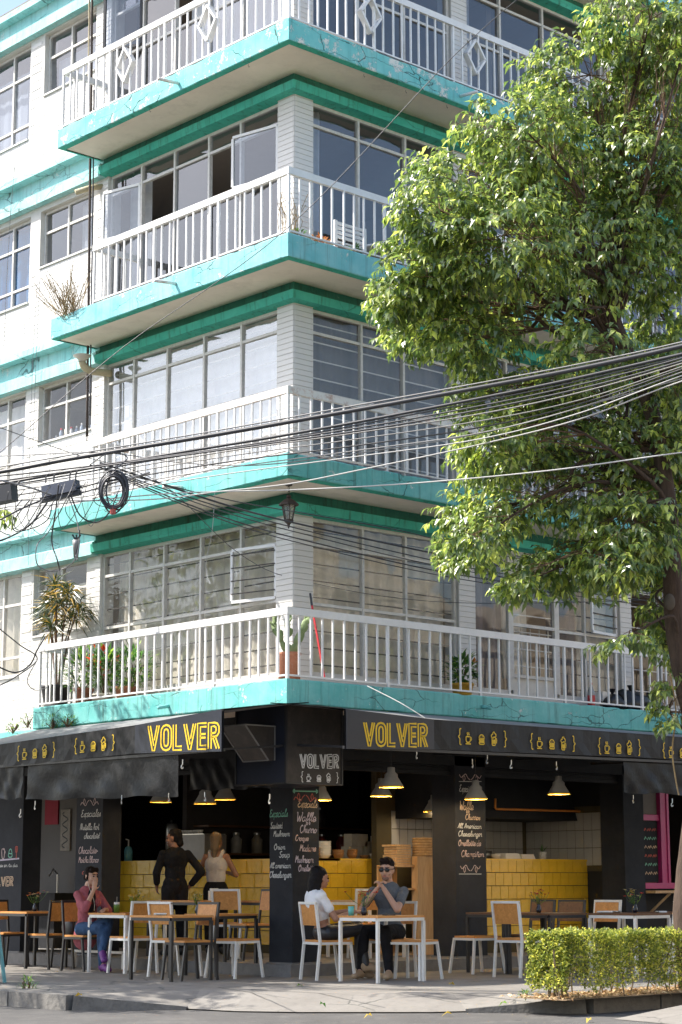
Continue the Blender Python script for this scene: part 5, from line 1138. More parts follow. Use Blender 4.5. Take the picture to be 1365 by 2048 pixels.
# croton in a black tub
v_ = gu(112, 1390, .4).y; cp = thing('croton_tree', 'tall spiky croton with yellow leaves in a black tub at the balcony end', 'pot plant', (.4, v_, Z2)); pot(cp, (.4, v_, Z2), .20, .33, BLKPOT)
m = MB(); random.seed(3); st = MB(); heads = [(.22, .1, 1.55), (.05, -.12, 1.30), (.3, .35, 1.25), (.3, -.38, 1.22), (.1, .05, 1.05), (.45, -.1, 1.15), (.2, -.25, 1.42), (.3, .2, 1.42)]
for hx, hy, hz in heads:
    q = V((.4 + (hx - .2)*.7, v_ + hy*1.0, Z2 + hz*1.12)); st.tube([(.4 + hx*.1, v_ + hy*.1, Z2 + .28), V((.4, v_, Z2 + .28)).lerp(q, .55) + V((0, 0, .1)), q], [.014, .011, .006], 5, False)
    for i in range(46):
        an = random.uniform(0, 6.28); el = random.uniform(-.35, 1.1); d = V((math.cos(an)*math.cos(el), math.sin(an)*math.cos(el), math.sin(el))); leafquad(m, q - V((0,0,random.uniform(0,.2))), d, (0,0,1), random.uniform(.20,.38), .022, .3, .11)
m.build('leaves', CROTON, cp, fix=False); st.build('stems', TWIG, cp, fix=False)
def py(x, u=.35): return gu(x, 1385, u).y
a = thing('fern_pot', 'bushy green fern in a terracotta pot beside the black tub', 'pot plant', (.35, py(168), Z2)); pot(a, (.35, py(168), Z2), .13, .24, TERRA); bush(a, (.35, py(165), Z2 + .48), (.28, .36, .30), 420, .12, .028, LEAFP, 5, .5)
a = thing('anthurium_pot', 'red flowering plant in a cream planter between two terracotta pots', 'pot plant', (.35, py(205), Z2)); pot(a, (.35, py(205), Z2), .15, .13, CREAMP); bush(a, (.35, py(208), Z2 + .42), (.22, .26, .26), 180, .15, .05, LEAFP, 6, .4); bush(a, (.30, py(212), Z2 + .55), (.22, .26, .22), 26, .10, .06, REDLEAF, 7, .5, 'red_blossoms', 3)
a = thing('leafy_pot', 'dark leafy plant in a terracotta pot behind the railing', 'pot plant', (.4, py(248), Z2)); pot(a, (.4, py(246), Z2), .14, .2, TERRA); bush(a, (.4, py(255), Z2 + .42), (.26, .34, .27), 260, .15, .036, LEAFP, 8, .4)
# prickly pear in a clay pipe pot at the corner
ct = thing('prickly_pear', 'prickly pear cactus in a clay pipe pot at the balcony corner', 'cactus', (.30, .30, Z2)); MB().lathe([(.11, 0), (.125, .01), (.125, .31), (.135, .32), (.135, .345), (.115, .345), (.11, .2), (0, .2)], 24, (.30, .30, Z2)).build('pot', TERRA, ct, True)
random.seed(21); m = MB()
def pad(p, d, L, wd):
    """one flat cactus pad growing from p along d"""
    d = V(d).normalized(); a = d.cross(V((random.uniform(-1,1), random.uniform(-1,1), .2))).normalized(); n = a.cross(d); c = V(p) + d*L*.5; b = len(m.v)
    for i in range(7):
        t = PI*i/6
        for k in range(8): an = 2*PI*k/8; q = c - d*(L*.5*math.cos(t)) + (a*math.cos(an)*wd*.5 + n*math.sin(an)*.011)*math.sin(t)**.8; m.v.append(tuple(q))
    for i in range(6):
        for k in range(8): m.f.append((b+i*8+k, b+i*8+(k+1)%8, b+i*8+8+(k+1)%8, b+i*8+8+k))
    return V(p) + d*L*.93
for base, d in (((.28,.30,Z2+.3), (-.1,.45,1)), ((.31,.29,Z2+.3), (.15,-.3,1)), ((.3,.3,Z2+.3), (0,.1,1)), ((.3,.32,Z2+.32), (-.35,.3,.9)), ((.33,.27,Z2+.32), (.35,-.25,.8))):
    p = V(base); d = V(d)
    for k in range(3):
        p = pad(p, d, random.uniform(.14, .19), random.uniform(.07, .09))
        if k > 0: pad(p - d*.03, d + V((random.uniform(-.9,.9), random.uniform(-.9,.9), .1)), .12, .075); pad(p - d*.05, d + V((random.uniform(-.9,.9), random.uniform(-.9,.9), .2)), .11, .07)
        d = d + V((random.uniform(-.3,.3), random.uniform(-.3,.3), .15))
m.build('pads', CACT, ct, True)
br = thing('broom', 'red handled broom leaning by the cactus with its black grip up', 'broom', (.75, .42, Z2)); q0, q1 = gv(650, 1358, .2), gv(621, 1192, .62); MB().tube([q0, q0.lerp(q1, .88)], .013, 7).build('handle', BROOM, br); MB().tube([q0.lerp(q1, .881), q1 + V((0,0,.03))], .014, 7).build('grip', BSTEEL, br)
u_ = gv(925, 1370, .45).x; a = thing('yellow_pot_plant', 'broad leaved plant with one orange flower in a glazed yellow pot', 'pot plant', (u_, .45, Z2)); pot(a, (u_, .45, Z2), .145, .2, YPOT); bush(a, (u_, .45, Z2 + .36), (.2, .2, .18), 150, .14, .06, LEAFP, 12, .3); m = MB()
for k in range(4): leafquad(m, (u_ + .12, .36, Z2 + .46), (random.gauss(0,1), random.gauss(0,1), .6), (0,0,1), .09, .05)
m.build('orange_flower', FCOL['orange'], a, fix=False)
u_ = gv(1183, 1395, .35).x; a = thing('soda_bottle', 'plastic bottle with red label and cap standing on the lowest balcony', 'bottle', (u_, .35, Z2)); MB().lathe([(.045,0),(.05,.02),(.05,.2),(.045,.24),(.018,.31),(.016,.33)], 14, (u_,.35,Z2)).build('bottle', simple('clear_plastic', (.35,.36,.36), .1), a, True); MB().lathe([(.0515,.06),(.0515,.19)], 14, (u_,.35,Z2)).build('red_label', BROOM, a, True); MB().lathe([(.019,.331),(.019,.36),(0,.36)], 10, (u_,.35,Z2)).build('cap', BROOM, a)
def bagobj(x, r, seed, label, z=Z2, v=.42, mat=BAG):
    u_ = gv(x, 1395, v).x; m = MB().ball((u_, v, z + r*.7), r, 18, 12, (1.25, .8, .8)); m.v = [tuple(V(p) + V((1,1,1)) * .0 + (V(p) - V((u_, v, z + r*.7))) * .35 * mnoise.noise(V(p)*9 + V((seed,0,0)))) for p in m.v]; m.v = [(p[0], p[1], max(p[2], z)) for p in m.v]
    a = thing('bin_bag', label, 'bag', (u_, v, z)); m.build('bag', mat, a, True); MB().lathe([(.01,-.02),(.03,.03),(.05,.07)], 8, (u_, v, z + r*1.45)).build('knot', mat, a, True)
bagobj(1225, .17, 1, 'crumpled black bin bag next to the white carton'); bagobj(1262, .22, 5, 'large black bin bag below the far balcony window'); bagobj(1300, .17, 9, 'black bin bag beside the tree trunk')
u_ = gv(1212, 1395, .5).x; tag(MB().box(u_ - .16, u_ + .16, .42, .6, Z2, Z2 + .27).build('white_carton', CERAM), 'white carton standing behind the black bags', 'carton')
# white slatted chair and dry plants on the fourth-floor balcony
u_ = gv(700, 480, .30).x; wc = thing('balcony_chair', 'white slatted garden chair on the balcony above the cables', 'chair', (u_, .35, Z4)); c0, c1 = gv(668, 480, .30).x, gv(732, 480, .30).x
for x in (c0, c1 - .05): MB().box(x, x + .045, .28, .31, Z4, Z4 + .47).build('back_post', WPAINT, wc)
for k in range(4): MB().box(c0 + .045, c1 - .05, .285, .305, Z4 + .25 + .058*k, Z4 + .285 + .058*k).build('back_slat', WPAINT, wc)
MB().box(c0, c1, .31, .72, Z4 + .2, Z4 + .225).build('seat', WPAINT, wc)
for x in (c0, c1 - .05): MB().box(x, x + .045, .68, .71, Z4, Z4 + .2).build('leg', WPAINT, wc)
gt = thing('garden_table', 'white curved garden table edge beside the slatted chair', 'table', (c1 + .45, .45, Z4)); MB().lathe([(0, .285), (.42, .285), (.43, .30), (.42, .315), (0, .315)], 28, (c1 + .48, .52, Z4)).build('table_top', WPAINT, gt, True); MB().lathe([(.03, 0), (.025, .285)], 10, (c1 + .48, .52, Z4)).build('pedestal', WPAINT, gt)
SUCC = leafmat('succulent_leaf', (.28,.10,.04), (.40,.16,.06), (.30,.32,.08), trans=.2)
for k, (x, mt, lb) in enumerate(((648, SUCC, 'reddish succulents along the balcony edge beside the slatted chair'), (600, LEAFP, 'small green weeds on the balcony corner above the cables'), (712, LEAFP, 'small green pot weeds in front of the slatted chair'))):
    q = gv(x, 478, .14); a = thing('edge_plant', lb, 'plant', (q.x, .15, Z4)); bush(a, (q.x, .16, Z4 + .07), (.20 if k == 0 else .12, .06, .07), 110 if k == 0 else 50, .06, .03, mt, 30 + k, .5, 'leaves', 3)
m = MB(); random.seed(5); a = thing('dry_sprigs', 'dry brown sprigs at the railing corner above the cables', 'dry plant', (.12, .14, Z4))
for k in range(22): p = V((.1 + random.uniform(-.06,.14), .14 + random.uniform(-.08,.10), Z4)); m.tube(cat([p, p + V((random.uniform(-.06,.06), random.uniform(-.06,.06), .2)), p + V((random.uniform(-.12,.12), random.uniform(-.12,.12), random.uniform(.3,.55)))], 3), .0035, 4, False)
m.build('stems', DRYST, a, fix=False)
# the dry shrub that grows out of the broken slab end
dp = thing('dry_shrub', 'dead shrub growing from the chipped end of a turquoise slab', 'shrub', (.05, 4.55, ZT[4])); m = MB(); lf = MB(); random.seed(8)
for k in range(60):
    p = V((.03 + random.uniform(-.05,.1), 4.50 + random.uniform(-.16,.14), ZT[4] - .06)); d = V((random.gauss(-.10,.16), random.gauss(.05,.22), random.uniform(.25,.62))); q = p + d
    pts = cat([p, p + d*.5 + V((random.uniform(-.04,.04), random.uniform(-.04,.04), -.03)), q], 4); m.tube(pts, [.0045]*(len(pts)-1) + [.0015], 4, False)
    for j in range(7): s_ = random.uniform(.35, 1); leafquad(lf, p + d*s_, (random.gauss(0,1), random.gauss(0,1), .6), (0,0,1), .035, .010)
for k in range(40): p = V((.06, 4.42 + random.uniform(-.28,.2), ZT[4] - .02)); m.tube([p, p + V((random.uniform(-.08,.02), random.uniform(-.1,.1), random.uniform(-.1,.1)))], .005, 4, False)
m.build('branches', DRYST, dp, fix=False); lf.build('leaves', DRYST, dp, fix=False)
for k, (x, y) in enumerate(((60, 1450), (110, 1452), (30, 1462), (140, 1450))):
    q = gu(x, y, .0 if x > 66 else .2); a = thing('ledge_weed', 'straggly weeds over the left awning, ' + ('tuft below the croton tub', 'tuft below the fern pot', 'tuft on the wing ledge past the slab end', 'tuft below the red flowering planter')[k], 'weeds', q, group='weeds on the ledge'); bush(a, q + V((-.03,0,.05)), (.08,.18,.08), 90, .07, .014, LEAFP, 50 + k, .2, 'leaves', 12)
# ================================================================ FITTINGS ON THE WALLS
lp = gz(578, 968, ZB[3] - .006); ln = thing('lantern', 'rusty iron lantern hanging under the balcony corner', 'lantern', lp)
MB().lathe([(0,0),(.045,0),(.04,-.02),(.012,-.03)], 12, lp).build('ceiling_rose', IRON, ln); q = lp + V((0,0,-.03))
for k in range(4): c_ = MB(); c_.tube([q + V((.012*math.cos(t), .012*math.sin(t)*(k%2), -.02 + .018*math.sin(t) - .028*k)) for t in [i*PI/4 for i in range(9)]], .0035, 4, False); c_.build('chain_link', IRON, ln)
b = lp + V((0,0,-.16)); s_ = .30/.30
MB().lathe([(0,.03),(.025,.025),(.03,0),(.02,-.01),(.06,-.03),(.115,-.075),(.12,-.095),(.085,-.095)], 8, b).build('hood', IRON, ln); fr = MB()
for k in range(6): an = k*PI/3; fr.bar(b + V((.082*math.cos(an), .082*math.sin(an), -.09)), b + V((.048*math.cos(an), .048*math.sin(an), -.27)), .010)
fr.build('frame', IRON, ln, fix=False); MB().lathe([(.05,-.265),(.06,-.275),(.04,-.30),(.018,-.32),(.006,-.37),(0,-.37)], 8, b).build('finial', IRON, ln); MB().lathe([(.078,-.095),(.046,-.265)], 6, b).build('glass', pane('lantern_glass', tint=(.6,.58,.5), dust=.25), ln)
hp = gu(164, 722, .35); hs = thing('horn_speaker', 'old tin horn ventilator sticking out of the white wing wall', 'ventilator', (W, hp.y, hp.z - .1)); PIPEY = simple('yellowed_tin', (.45,.38,.24), .6, var=.25)
MB().tube(cat([(W + .02, hp.y - .1, hp.z - .12), (.5, hp.y - .03, hp.z - .12), (.40, hp.y + .01, hp.z - .07), (.37, hp.y + .02, hp.z)], 4), .05, 12).build('elbow', PIPEY, hs, True); MB().lathe([(.05,0),(.06,.03),(.125,.08),(.12,.085),(.05,.03)], 20, (.37, hp.y + .02, hp.z)).build('flare', CREAMP, hs, True)
hp = gu(178, 378, .6); MB().tube([(W + .02, hp.y - .1, hp.z + .05), (.62, hp.y, hp.z + .02), (.45, hp.y + .1, hp.z - .06)], .04, 10).build('vent_pipe', PIPEY, thing('vent', 'short yellowed vent pipe below the second cornice', 'vent pipe', (W, hp.y, hp.z)), True)
# conduit and cables running down the wing beside the balconies
cp_ = []
for k, (x, r, mt, y0, y1, lb) in enumerate(((186, .018, IRON, -40, 870, 'dark iron conduit running down the wing wall'), (190, .010, CABLE, 180, 830, 'black cable clipped beside the iron conduit'), (180, .012, PIPEY, -40, 200, 'brass coloured pipe on the top floor wall'), (183, .007, CABLE, 300, 880, 'thin black cable left of the iron conduit'))):
    pts = [gu(x + random.uniform(-1.2, 1.2), y0 + (y1 - y0)*i/12, W - .19 if k != 2 else W - .2) for i in range(13)]; pts = [V((W - .2, pts[0].y*.5 + p.y*.5, p.z)) for p in pts]
    tag(MB().tube(pts, r, 6).build('wall_conduit', mt, None, True), lb, 'pipe')
for k, (pts, lb) in enumerate((([(30,330),(22,420),(14,560),(8,700)], 'loose thin wire hanging down the white wing wall'), ([(75,560),(66,720),(60,900),(57,1130)], 'slack thin wire crossing the wing beside the tall window'), ([(80,560),(72,740),(66,900)], 'second slack wire beside the wing windows'))):
    tag(MB().tube([gu(x, y, W - .2) for x, y in pts], .004, 4).build('loose_wire', CABLEG, None), lb, 'wire')
# ================================================================ PEOPLE
SKIN = simple('skin_light', (.52,.30,.21), .5, var=.08, vscale=9); SKINT = simple('skin_tan', (.40,.20,.125), .5, var=.08, vscale=9); SKIND = simple('skin_brown', (.26,.13,.085), .5, var=.08, vscale=9)
HAIRB = simple('black_hair', (.008,.006,.006), .6, var=.4, vscale=50, spec=.15); HAIRD = simple('dark_brown_hair', (.014,.008,.006), .7, var=.4, vscale=50, spec=.12); HAIRY = simple('blond_hair', (.13,.085,.045), .55, var=.4, vscale=40, stretch=(1,1,.2))
LIPS = simple('lips', (.34,.12,.10), .45); EYEM = simple('eye_dark', (.015,.012,.01), .2)
GREYT = cloth('heather_grey_tshirt', (.13,.14,.155), var=.15, fold=1.); WTEE = cloth('white_cotton_top', (.78,.77,.78), var=.04, fold=1.); PINKJ = cloth('dusty_pink_jacket', (.36,.105,.125), var=.12, fold=1.2); BLKC = cloth('black_cloth', (.012,.012,.014), var=.3, fold=1.); LEATH = simple('black_leggings', (.018,.018,.02), .4, var=.3, vscale=8, bump=.2, bscale=20); JEAN = cloth('blue_jeans', (.035,.07,.14), var=.35, fold=1.); PURP = simple('purple_trainer', (.13,.025,.17), .6, var=.3, vscale=30); SUEDE = simple('tan_suede', (.38,.27,.17), .9, var=.15); DGREY = cloth('charcoal_top', (.02,.022,.028), fold=.4)
def seg(mb, p, q, r1, r2, n=12):
    p, q = V(p), V(q); mb.tube([p, q], [r1, r2], n); mb.ball(p, r1, n, 8); mb.ball(q, r2, n, 8)
def ell(mb, c, ax, n=14, m=10):
    """ellipsoid with three axis vectors"""
    c = V(c); b = len(mb.v); X, Y, Z_ = [V(a) for a in ax]
    for i in range(m+1):
        t = PI*i/m
        mb.v += [tuple(c + X*(math.sin(t)*math.cos(2*PI*k/n)) + Y*(math.sin(t)*math.sin(2*PI*k/n)) + Z_*math.cos(t)) for k in range(n)]
    for i in range(m): o = b+i*n; mb.f += [(o+n+k, o+n+(k+1)%n, o+(k+1)%n, o+k) for k in range(n)]
def fuse(mb, name, mat, parent, voxel=.010, it=4):
    me = mb.mesh(name + '_tmp'); bm = bmesh.new(); bm.from_mesh(me); bmesh.ops.remove_doubles(bm, verts=bm.verts, dist=1e-5); bmesh.ops.recalc_face_normals(bm, faces=bm.faces); bm.to_mesh(me); bm.free()
    o = bpy.data.objects.new('tmp', me); sc.collection.objects.link(o)
    r = o.modifiers.new('r', 'REMESH'); r.mode = 'VOXEL'; r.voxel_size = voxel; s_ = o.modifiers.new('s', 'SMOOTH'); s_.iterations = it; s_.factor = .5
    dg = bpy.context.evaluated_depsgraph_get(); dg.update(); nm = bpy.data.meshes.new_from_object(o.evaluated_get(dg)); bpy.data.objects.remove(o); nm.name = name; nm.materials.clear(); nm.shade_smooth()
    return link(name, nm, mat, parent)
def hand(mb, wrist, d, palm_n, curl=.5, spread=.12, s_=1.0):
    """palm and five unequal bent fingers. d: direction of the fingers, palm_n: towards the palm side"""
    d = V(d).normalized(); pn = V(palm_n); pn = (pn - d*pn.dot(d)).normalized(); sd = d.cross(pn).normalized(); w_ = V(wrist)
    ell(mb, w_ + d*.045*s_, (sd*.037*s_, pn*.015*s_, d*.05*s_), 12, 8)
    for k, (o, L) in enumerate(((-.026, .060), (-.009, .070), (.009, .066), (.025, .052))):
        p = w_ + d*.085*s_ + sd*o*s_; a = d + sd*(k - 1.5)*spread*.4; c1 = curl; q = p + (a*math.cos(c1*.6) + pn*math.sin(c1*.6)).normalized()*L*.45*s_; r_ = q + (a*math.cos(c1*1.4) + pn*math.sin(c1*1.4)).normalized()*L*.33*s_; t = r_ + (a*math.cos(c1*2.2) + pn*math.sin(c1*2.2)).normalized()*L*.25*s_
        seg(mb, p - d*.01, q, .0088*s_, .0082*s_, 8); seg(mb, q, r_, .0082*s_, .0076*s_, 8); seg(mb, r_, t, .0076*s_, .0066*s_, 8)
    p = w_ + d*.025*s_ - sd*.030*s_; q = p + (d*.6 - sd*.7 + pn*.35).normalized()*.035*s_; t = q + (d*.9 - sd*.15 + pn*.4).normalized()*.03*s_; seg(mb, p, q, .0115*s_, .0095*s_, 8); seg(mb, q, t, .0095*s_, .0075*s_, 8)
def figure(label, base, face, J, mats, female=False, shoes=True, sleeve=.5, hands=None, voxel=.009, look=None, shirt_len=0., coat=False):
    """J: joints in the person's own frame (right, forward, up); face: heading angle; look: heading of the head"""
    base = V(base); f = V((math.cos(face), math.sin(face), 0)); r = V((f.y, -f.x, 0)); U = V((0,0,1))
    Wd = {k: base + r*a[0] + f*a[1] + U*a[2] for k, a in J.items()}
    t = thing('person', label, 'person', base); k = .92 if female else 1.0
    b = MB()
    # trunk
    pv, ch, nk = Wd['pelvis'], Wd['chest'], Wd['neck']; up = (ch - pv).normalized(); sr = (Wd['shR'] - Wd['shL']).normalized(); fr = up.cross(sr).normalized(); fr = fr if fr.dot(f) > 0 else -fr
    def trunk(mb, e=0.):
        ell(mb, pv, (sr*(.155*k + e), fr*(.115*k + e), up*(.12 + e))); ell(mb, pv.lerp(ch, .5), (sr*(.128*k + e), fr*(.098*k + e), up*(.17 + e))); ell(mb, ch, (sr*(.155*k + e), fr*(.108*k + e), up*(.16 + e)))
        ell(mb, ch.lerp(nk, .55), (sr*(.125*k + e), fr*(.075*k + e), up*(.075 + e)))
        if female:
            for s_ in (-1, 1): ell(mb, ch + sr*.065*s_ + fr*.075 - up*.02, (sr*(.055+e), fr*(.055+e), up*(.055+e)))
        for s_ in 'LR': ell(mb, Wd['sh'+s_], (sr*(.050*k+e*.6), fr*(.05*k+e*.6), up*(.048*k+e*.5)))
    def arm(mb, s_, upto, e=0.):
        A, B, C = Wd['sh'+s_], Wd['el'+s_], Wd['wr'+s_]
        if upto <= 1: seg(mb, A, A.lerp(B, upto), .046*k + e*.7, (.046 - .006*upto)*k + e)
        else: seg(mb, A, B, .046*k + e*.7, .040*k + e); seg(mb, B, B.lerp(C, upto - 1), .040*k + e, (.040 - .013*(upto - 1))*k + e)
    def leg(mb, s_, e=0., upto=2.):
        A, B, C = Wd['hi'+s_], Wd['kn'+s_], Wd['an'+s_]; seg(mb, A, B, .088*k + e, .060*k + e)
        seg(mb, B, B.lerp(C, .35), .057*k + e, .057*k + e); seg(mb, B.lerp(C, .35), C, .056*k + e, .037*k + e)
    trunk(b)
    for s_ in 'LR': arm(b, s_, 2.0); leg(b, s_); seg(b, Wd['an'+s_], Wd['to'+s_], .038, .03)
    seg(b, ch + up*.1, nk, .062*k, .052*k); hd = Wd['head']; seg(b, nk, hd - U*.04, .052*k, .05*k)
    # head
    la = look if look is not None else face; hf = V((math.cos(la), math.sin(la), -.05)).normalized(); hr = V((hf.y, -hf.x, 0)).normalized(); hu = hr.cross(hf); S = .96 if female else 1.03
    H = lambda a, c, d: hd + hr*a*S + hf*c*S + hu*d*S
    ell(b, H(0, -.015, .03), (hr*.074*S, hf*.094*S, hu*.088*S), 18, 14); ell(b, H(0, .012, -.03), (hr*.062*S, hf*.074*S, hu*.082*S), 16, 12); ell(b, H(0, .045, -.085), (hr*.032*S, hf*.035*S, hu*.028*S))
    seg(b, H(0, .082, .015), H(0, .102, -.028), .009*S, .014*S, 8); ell(b, H(0, .072, -.062), (hr*.028*S, hf*.014*S, hu*.016*S)); ell(b, H(0, .072, .028), (hr*.05*S, hf*.012*S, hu*.012*S))
    for s_ in (-1, 1): ell(b, H(.073*s_, -.008, -.008), (hr*.012*S, hf*.019*S, hu*.032*S)); ell(b, H(.036*s_, .055, -.03), (hr*.026*S, hf*.022*S, hu*.022*S))
    for s_ in 'LR':
        if hands and s_ in hands: d, pn, cu_ = hands[s_]; d = r*d[0] + f*d[1] + U*d[2]; pn = r*pn[0] + f*pn[1] + U*pn[2]; hand(b, Wd['wr'+s_], d, pn, cu_, s_=k*1.03)
        else: hand(b, Wd['wr'+s_], (Wd['wr'+s_] - Wd['el'+s_]), f*.3 - U*.2 + r*(.5 if s_ == 'L' else -.5), .45, s_=k)
    fuse(b, 'body', mats['skin'], t, voxel)
    # clothing
    c = MB(); trunk(c, .013)
    if coat: seg(c, pv - up*.02, pv - up*.13 - f*.04, .15, .15)
    for s_ in 'LR': arm(c, s_, sleeve, .014)
    if mats.get('crop'): c = MB(); e = .014; ell(c, ch, (sr*(.158*k+e), fr*(.112*k+e), up*(.165+e))); ell(c, ch.lerp(nk, .5), (sr*(.13*k+e), fr*(.078*k+e), up*(.07+e))); ell(c, pv.lerp(ch, .62), (sr*(.135*k+e), fr*(.105*k+e), up*(.11+e))); [ell(c, ch + sr*.065*q + fr*.075 - up*.02, (sr*.068, fr*.068, up*.068)) for q in (-1, 1)]; [ell(c, Wd['sh'+q], (sr*.07, fr*.067, up*.067)) for q in 'LR']; [arm(c, q, sleeve, .02) for q in 'LR']
    if sleeve > 0: fuse(c, mats.get('topname', 'shirt'), mats['top'], t, .011)
    else: c = MB(); e = .012; ell(c, ch - up*.03, (sr*(.156*k+e), fr*(.112*k+e), up*(.15+e))); ell(c, pv.lerp(ch, .45), (sr*(.132*k+e), fr*(.10*k+e), up*(.17+e))); [seg(c, ch + up*.08 + sr*.07*q - fr*.06, nk - up*.02 + sr*.085*q, .022, .03) for q in (-1, 1)]; fuse(c, 'tank_top', mats['top'], t, .011)
    c = MB(); ell(c, pv - up*.01, (sr*(.158*k+.01), fr*(.118*k+.01), up*(.115)))
    for s_ in 'LR': leg(c, s_, .012)
    fuse(c, 'trousers', mats['legs'], t, .012)
    for s_ in 'LR':
        c = MB(); A, T = Wd['an'+s_], Wd['to'+s_]; dd = (T - A); dd.z = 0; dd = dd.normalized() if dd.length > .01 else f
        ell(c, A - U*.02 - dd*.005, (dd*.055, dd.cross(U)*.042, U*.062)); seg(c, A.lerp(T, .3) - U*.012, T, .046, .040); ell(c, T + dd*.01, (dd*.05, dd.cross(U)*.044, U*.034)); sh = fuse(c, 'shoe', mats['shoe'], t, .010)
    e = MB()
    for s_ in (-1, 1): e.ball(H(.031*s_, .080, .004), .011*S, 8, 6)
    if not mats.get('glasses'): e.build('eyes', EYEM, t, True)
    e = MB(); ell(e, H(0, .086, -.062), (hr*.024*S, hf*.008*S, hu*.008*S), 10, 6); e.build('lips', LIPS, t, True)
    br_ = MB()
    for s_ in (-1, 1): seg(br_, H(.014*s_, .088, .028), H(.05*s_, .070, .032), .006, .004, 6)
    br_.build('eyebrows', mats['hair'], t, True)
    return t, H, (hr, hf, hu, S), Wd
def haircap(t, H, fr, mat, extra=(), low=.0):
    hr, hf, hu, S = fr; m = MB(); ell(m, H(0, -.022, .052 + low), (hr*.080*S, hf*.093*S, hu*.078*S), 18, 12); ell(m, H(0, -.045, .01), (hr*.076*S, hf*.072*S, hu*.085*S), 16, 12)
    for p, q, r1, r2 in extra: seg(m, H(*p), H(*q), r1, r2)
    o = fuse(m, 'hair', mat, t, .009, 2)
    n = o.data
    for v in n.vertices: d = mnoise.noise(v.co*38)*.006; v.co += v.normal*d
    return o
def sit(pz=.50, lean=-.03, sw=.185, thigh=.43, spread=.09, shank=.0, torso=.36):
    """a seated skeleton, (right, forward, up) from the ground under the hips"""
    return dict(pelvis=(0, 0, pz + .02), chest=(0, lean, pz + torso), neck=(0, lean + .012, pz + torso + .19), head=(0, lean + .05, pz + torso + .31), shR=(sw*.9, lean, pz + torso + .075), shL=(-sw*.9, lean, pz + torso + .075),
                hiR=(.09, .02, pz - .0), hiL=(-.09, .02, pz), knR=(spread + .02, thigh, pz + .02), knL=(-spread - .02, thigh, pz + .02), anR=(spread + .02, thigh + shank, .09), anL=(-spread - .02, thigh + shank, .09), toR=(spread + .03, thigh + shank + .14, .035), toL=(-spread - .03, thigh + shank + .14, .035),
                elR=(.24, .08, pz + .2), elL=(-.24, .08, pz + .2), wrR=(.15, .3, pz + .2), wrL=(-.15, .3, pz + .2))
# --- the man in sunglasses, hands folded before his chin, elbows on the table
J = sit(pz=.50, lean=.06, sw=.205, torso=.38, thigh=.44, spread=.08, shank=.02)
J.update(elR=(.25, .26, .755), elL=(-.20, .34, .755), wrR=(.035, .335, .985), wrL=(-.04, .335, .985), knR=(.18, .40, .52), knL=(-.10, .45, .52), anR=(.20, .42, .09), anL=(-.16, .52, .09), toR=(.22, .56, .04), toL=(-.18, .66, .04))
T, H, fr, Wd = figure('man in grey t-shirt and black sunglasses seated with hands folded at his chin', (1.30, -.30, 0), rad(207), J, dict(skin=SKIN, top=GREYT, topname='tshirt', legs=BLKC, shoe=SUEDE, hair=HAIRD, glasses=True), sleeve=.62, hands=dict(R=((-.55,.15,.75), (-.6,-.1,-.3), .95), L=((.55,.15,.75), (.6,-.1,-.3), .95)), voxel=.0075, look=rad(208))
haircap(T, H, fr, HAIRD, [((-.03,.05,.105),(.04,.045,.11),.03,.03), ((.0,.0,.115),(0,-.05,.10),.035,.04), ((.068,.0,.02),(.068,-.0,-.02),.012,.008), ((-.068,.0,.02),(-.068,0,-.02),.012,.008)], .012)
hr, hf, hu, S = fr; g = MB()
for s_ in (-1, 1): ell(g, H(.034*s_, .092, .004), (hr*.029*S, hf*.006, hu*.021*S), 14, 8); seg(g, H(.062*s_, .085, .012), H(.078*s_, -.005, .010), .004, .004, 6)
seg(g, H(-.01, .098, .012), H(.01, .098, .012), .004, .004, 6); g.build('sunglasses', simple('black_lens', (.006,.006,.007), .08), T, True)
m = MB(); ell(m, H(0, .052, -.088), (hr*.040*S, hf*.036*S, hu*.030*S)); ell(m, H(0, .076, -.05), (hr*.026*S, hf*.012*S, hu*.006*S)); fuse(m, 'stubble', simple('stubble', (.22,.12,.085), .7), T, .007)
# --- the woman in the white top, seen from behind her shoulder
J = sit(pz=.50, lean=-.09, sw=.165, torso=.33, thigh=.41, spread=.03, shank=.03)
J.update(head=(.0, -.03, 1.10), neck=(0, -.06, 1.0), elR=(.21, .06, .66), wrR=(.16, .31, .735), elL=(-.20, .10, .70), wrL=(-.12, .34, .74), knR=(.05, .42, .54), knL=(-.02, .42, .57), anR=(.02, .42, .10), anL=(.12, .46, .16), toR=(.02, .55, .04), toL=(.14, .60, .10))
T, H, fr, Wd = figure('woman with long black hair in a cropped white top seated facing the man', (.46, -.10, 0), rad(-20), J, dict(skin=SKINT, top=WTEE, crop=True, topname='cropped_top', legs=LEATH, shoe=SUEDE, hair=HAIRB), female=True, sleeve=.55, hands=dict(R=((-.1, .95, .05), (-.3, 0, -1), .35), L=((.1, .95, .0), (.2, 0, -1), .4)), voxel=.008, look=rad(-14))
haircap(T, H, fr, HAIRB, [((.0,-.05,.06),(0,-.09,-.10),.085,.07), ((0,-.09,-.10),(.01,-.12,-.24),.072,.045), ((.055,-.03,.02),(.06,-.07,-.16),.03,.03), ((-.055,-.03,.02),(-.06,-.07,-.16),.03,.03)])
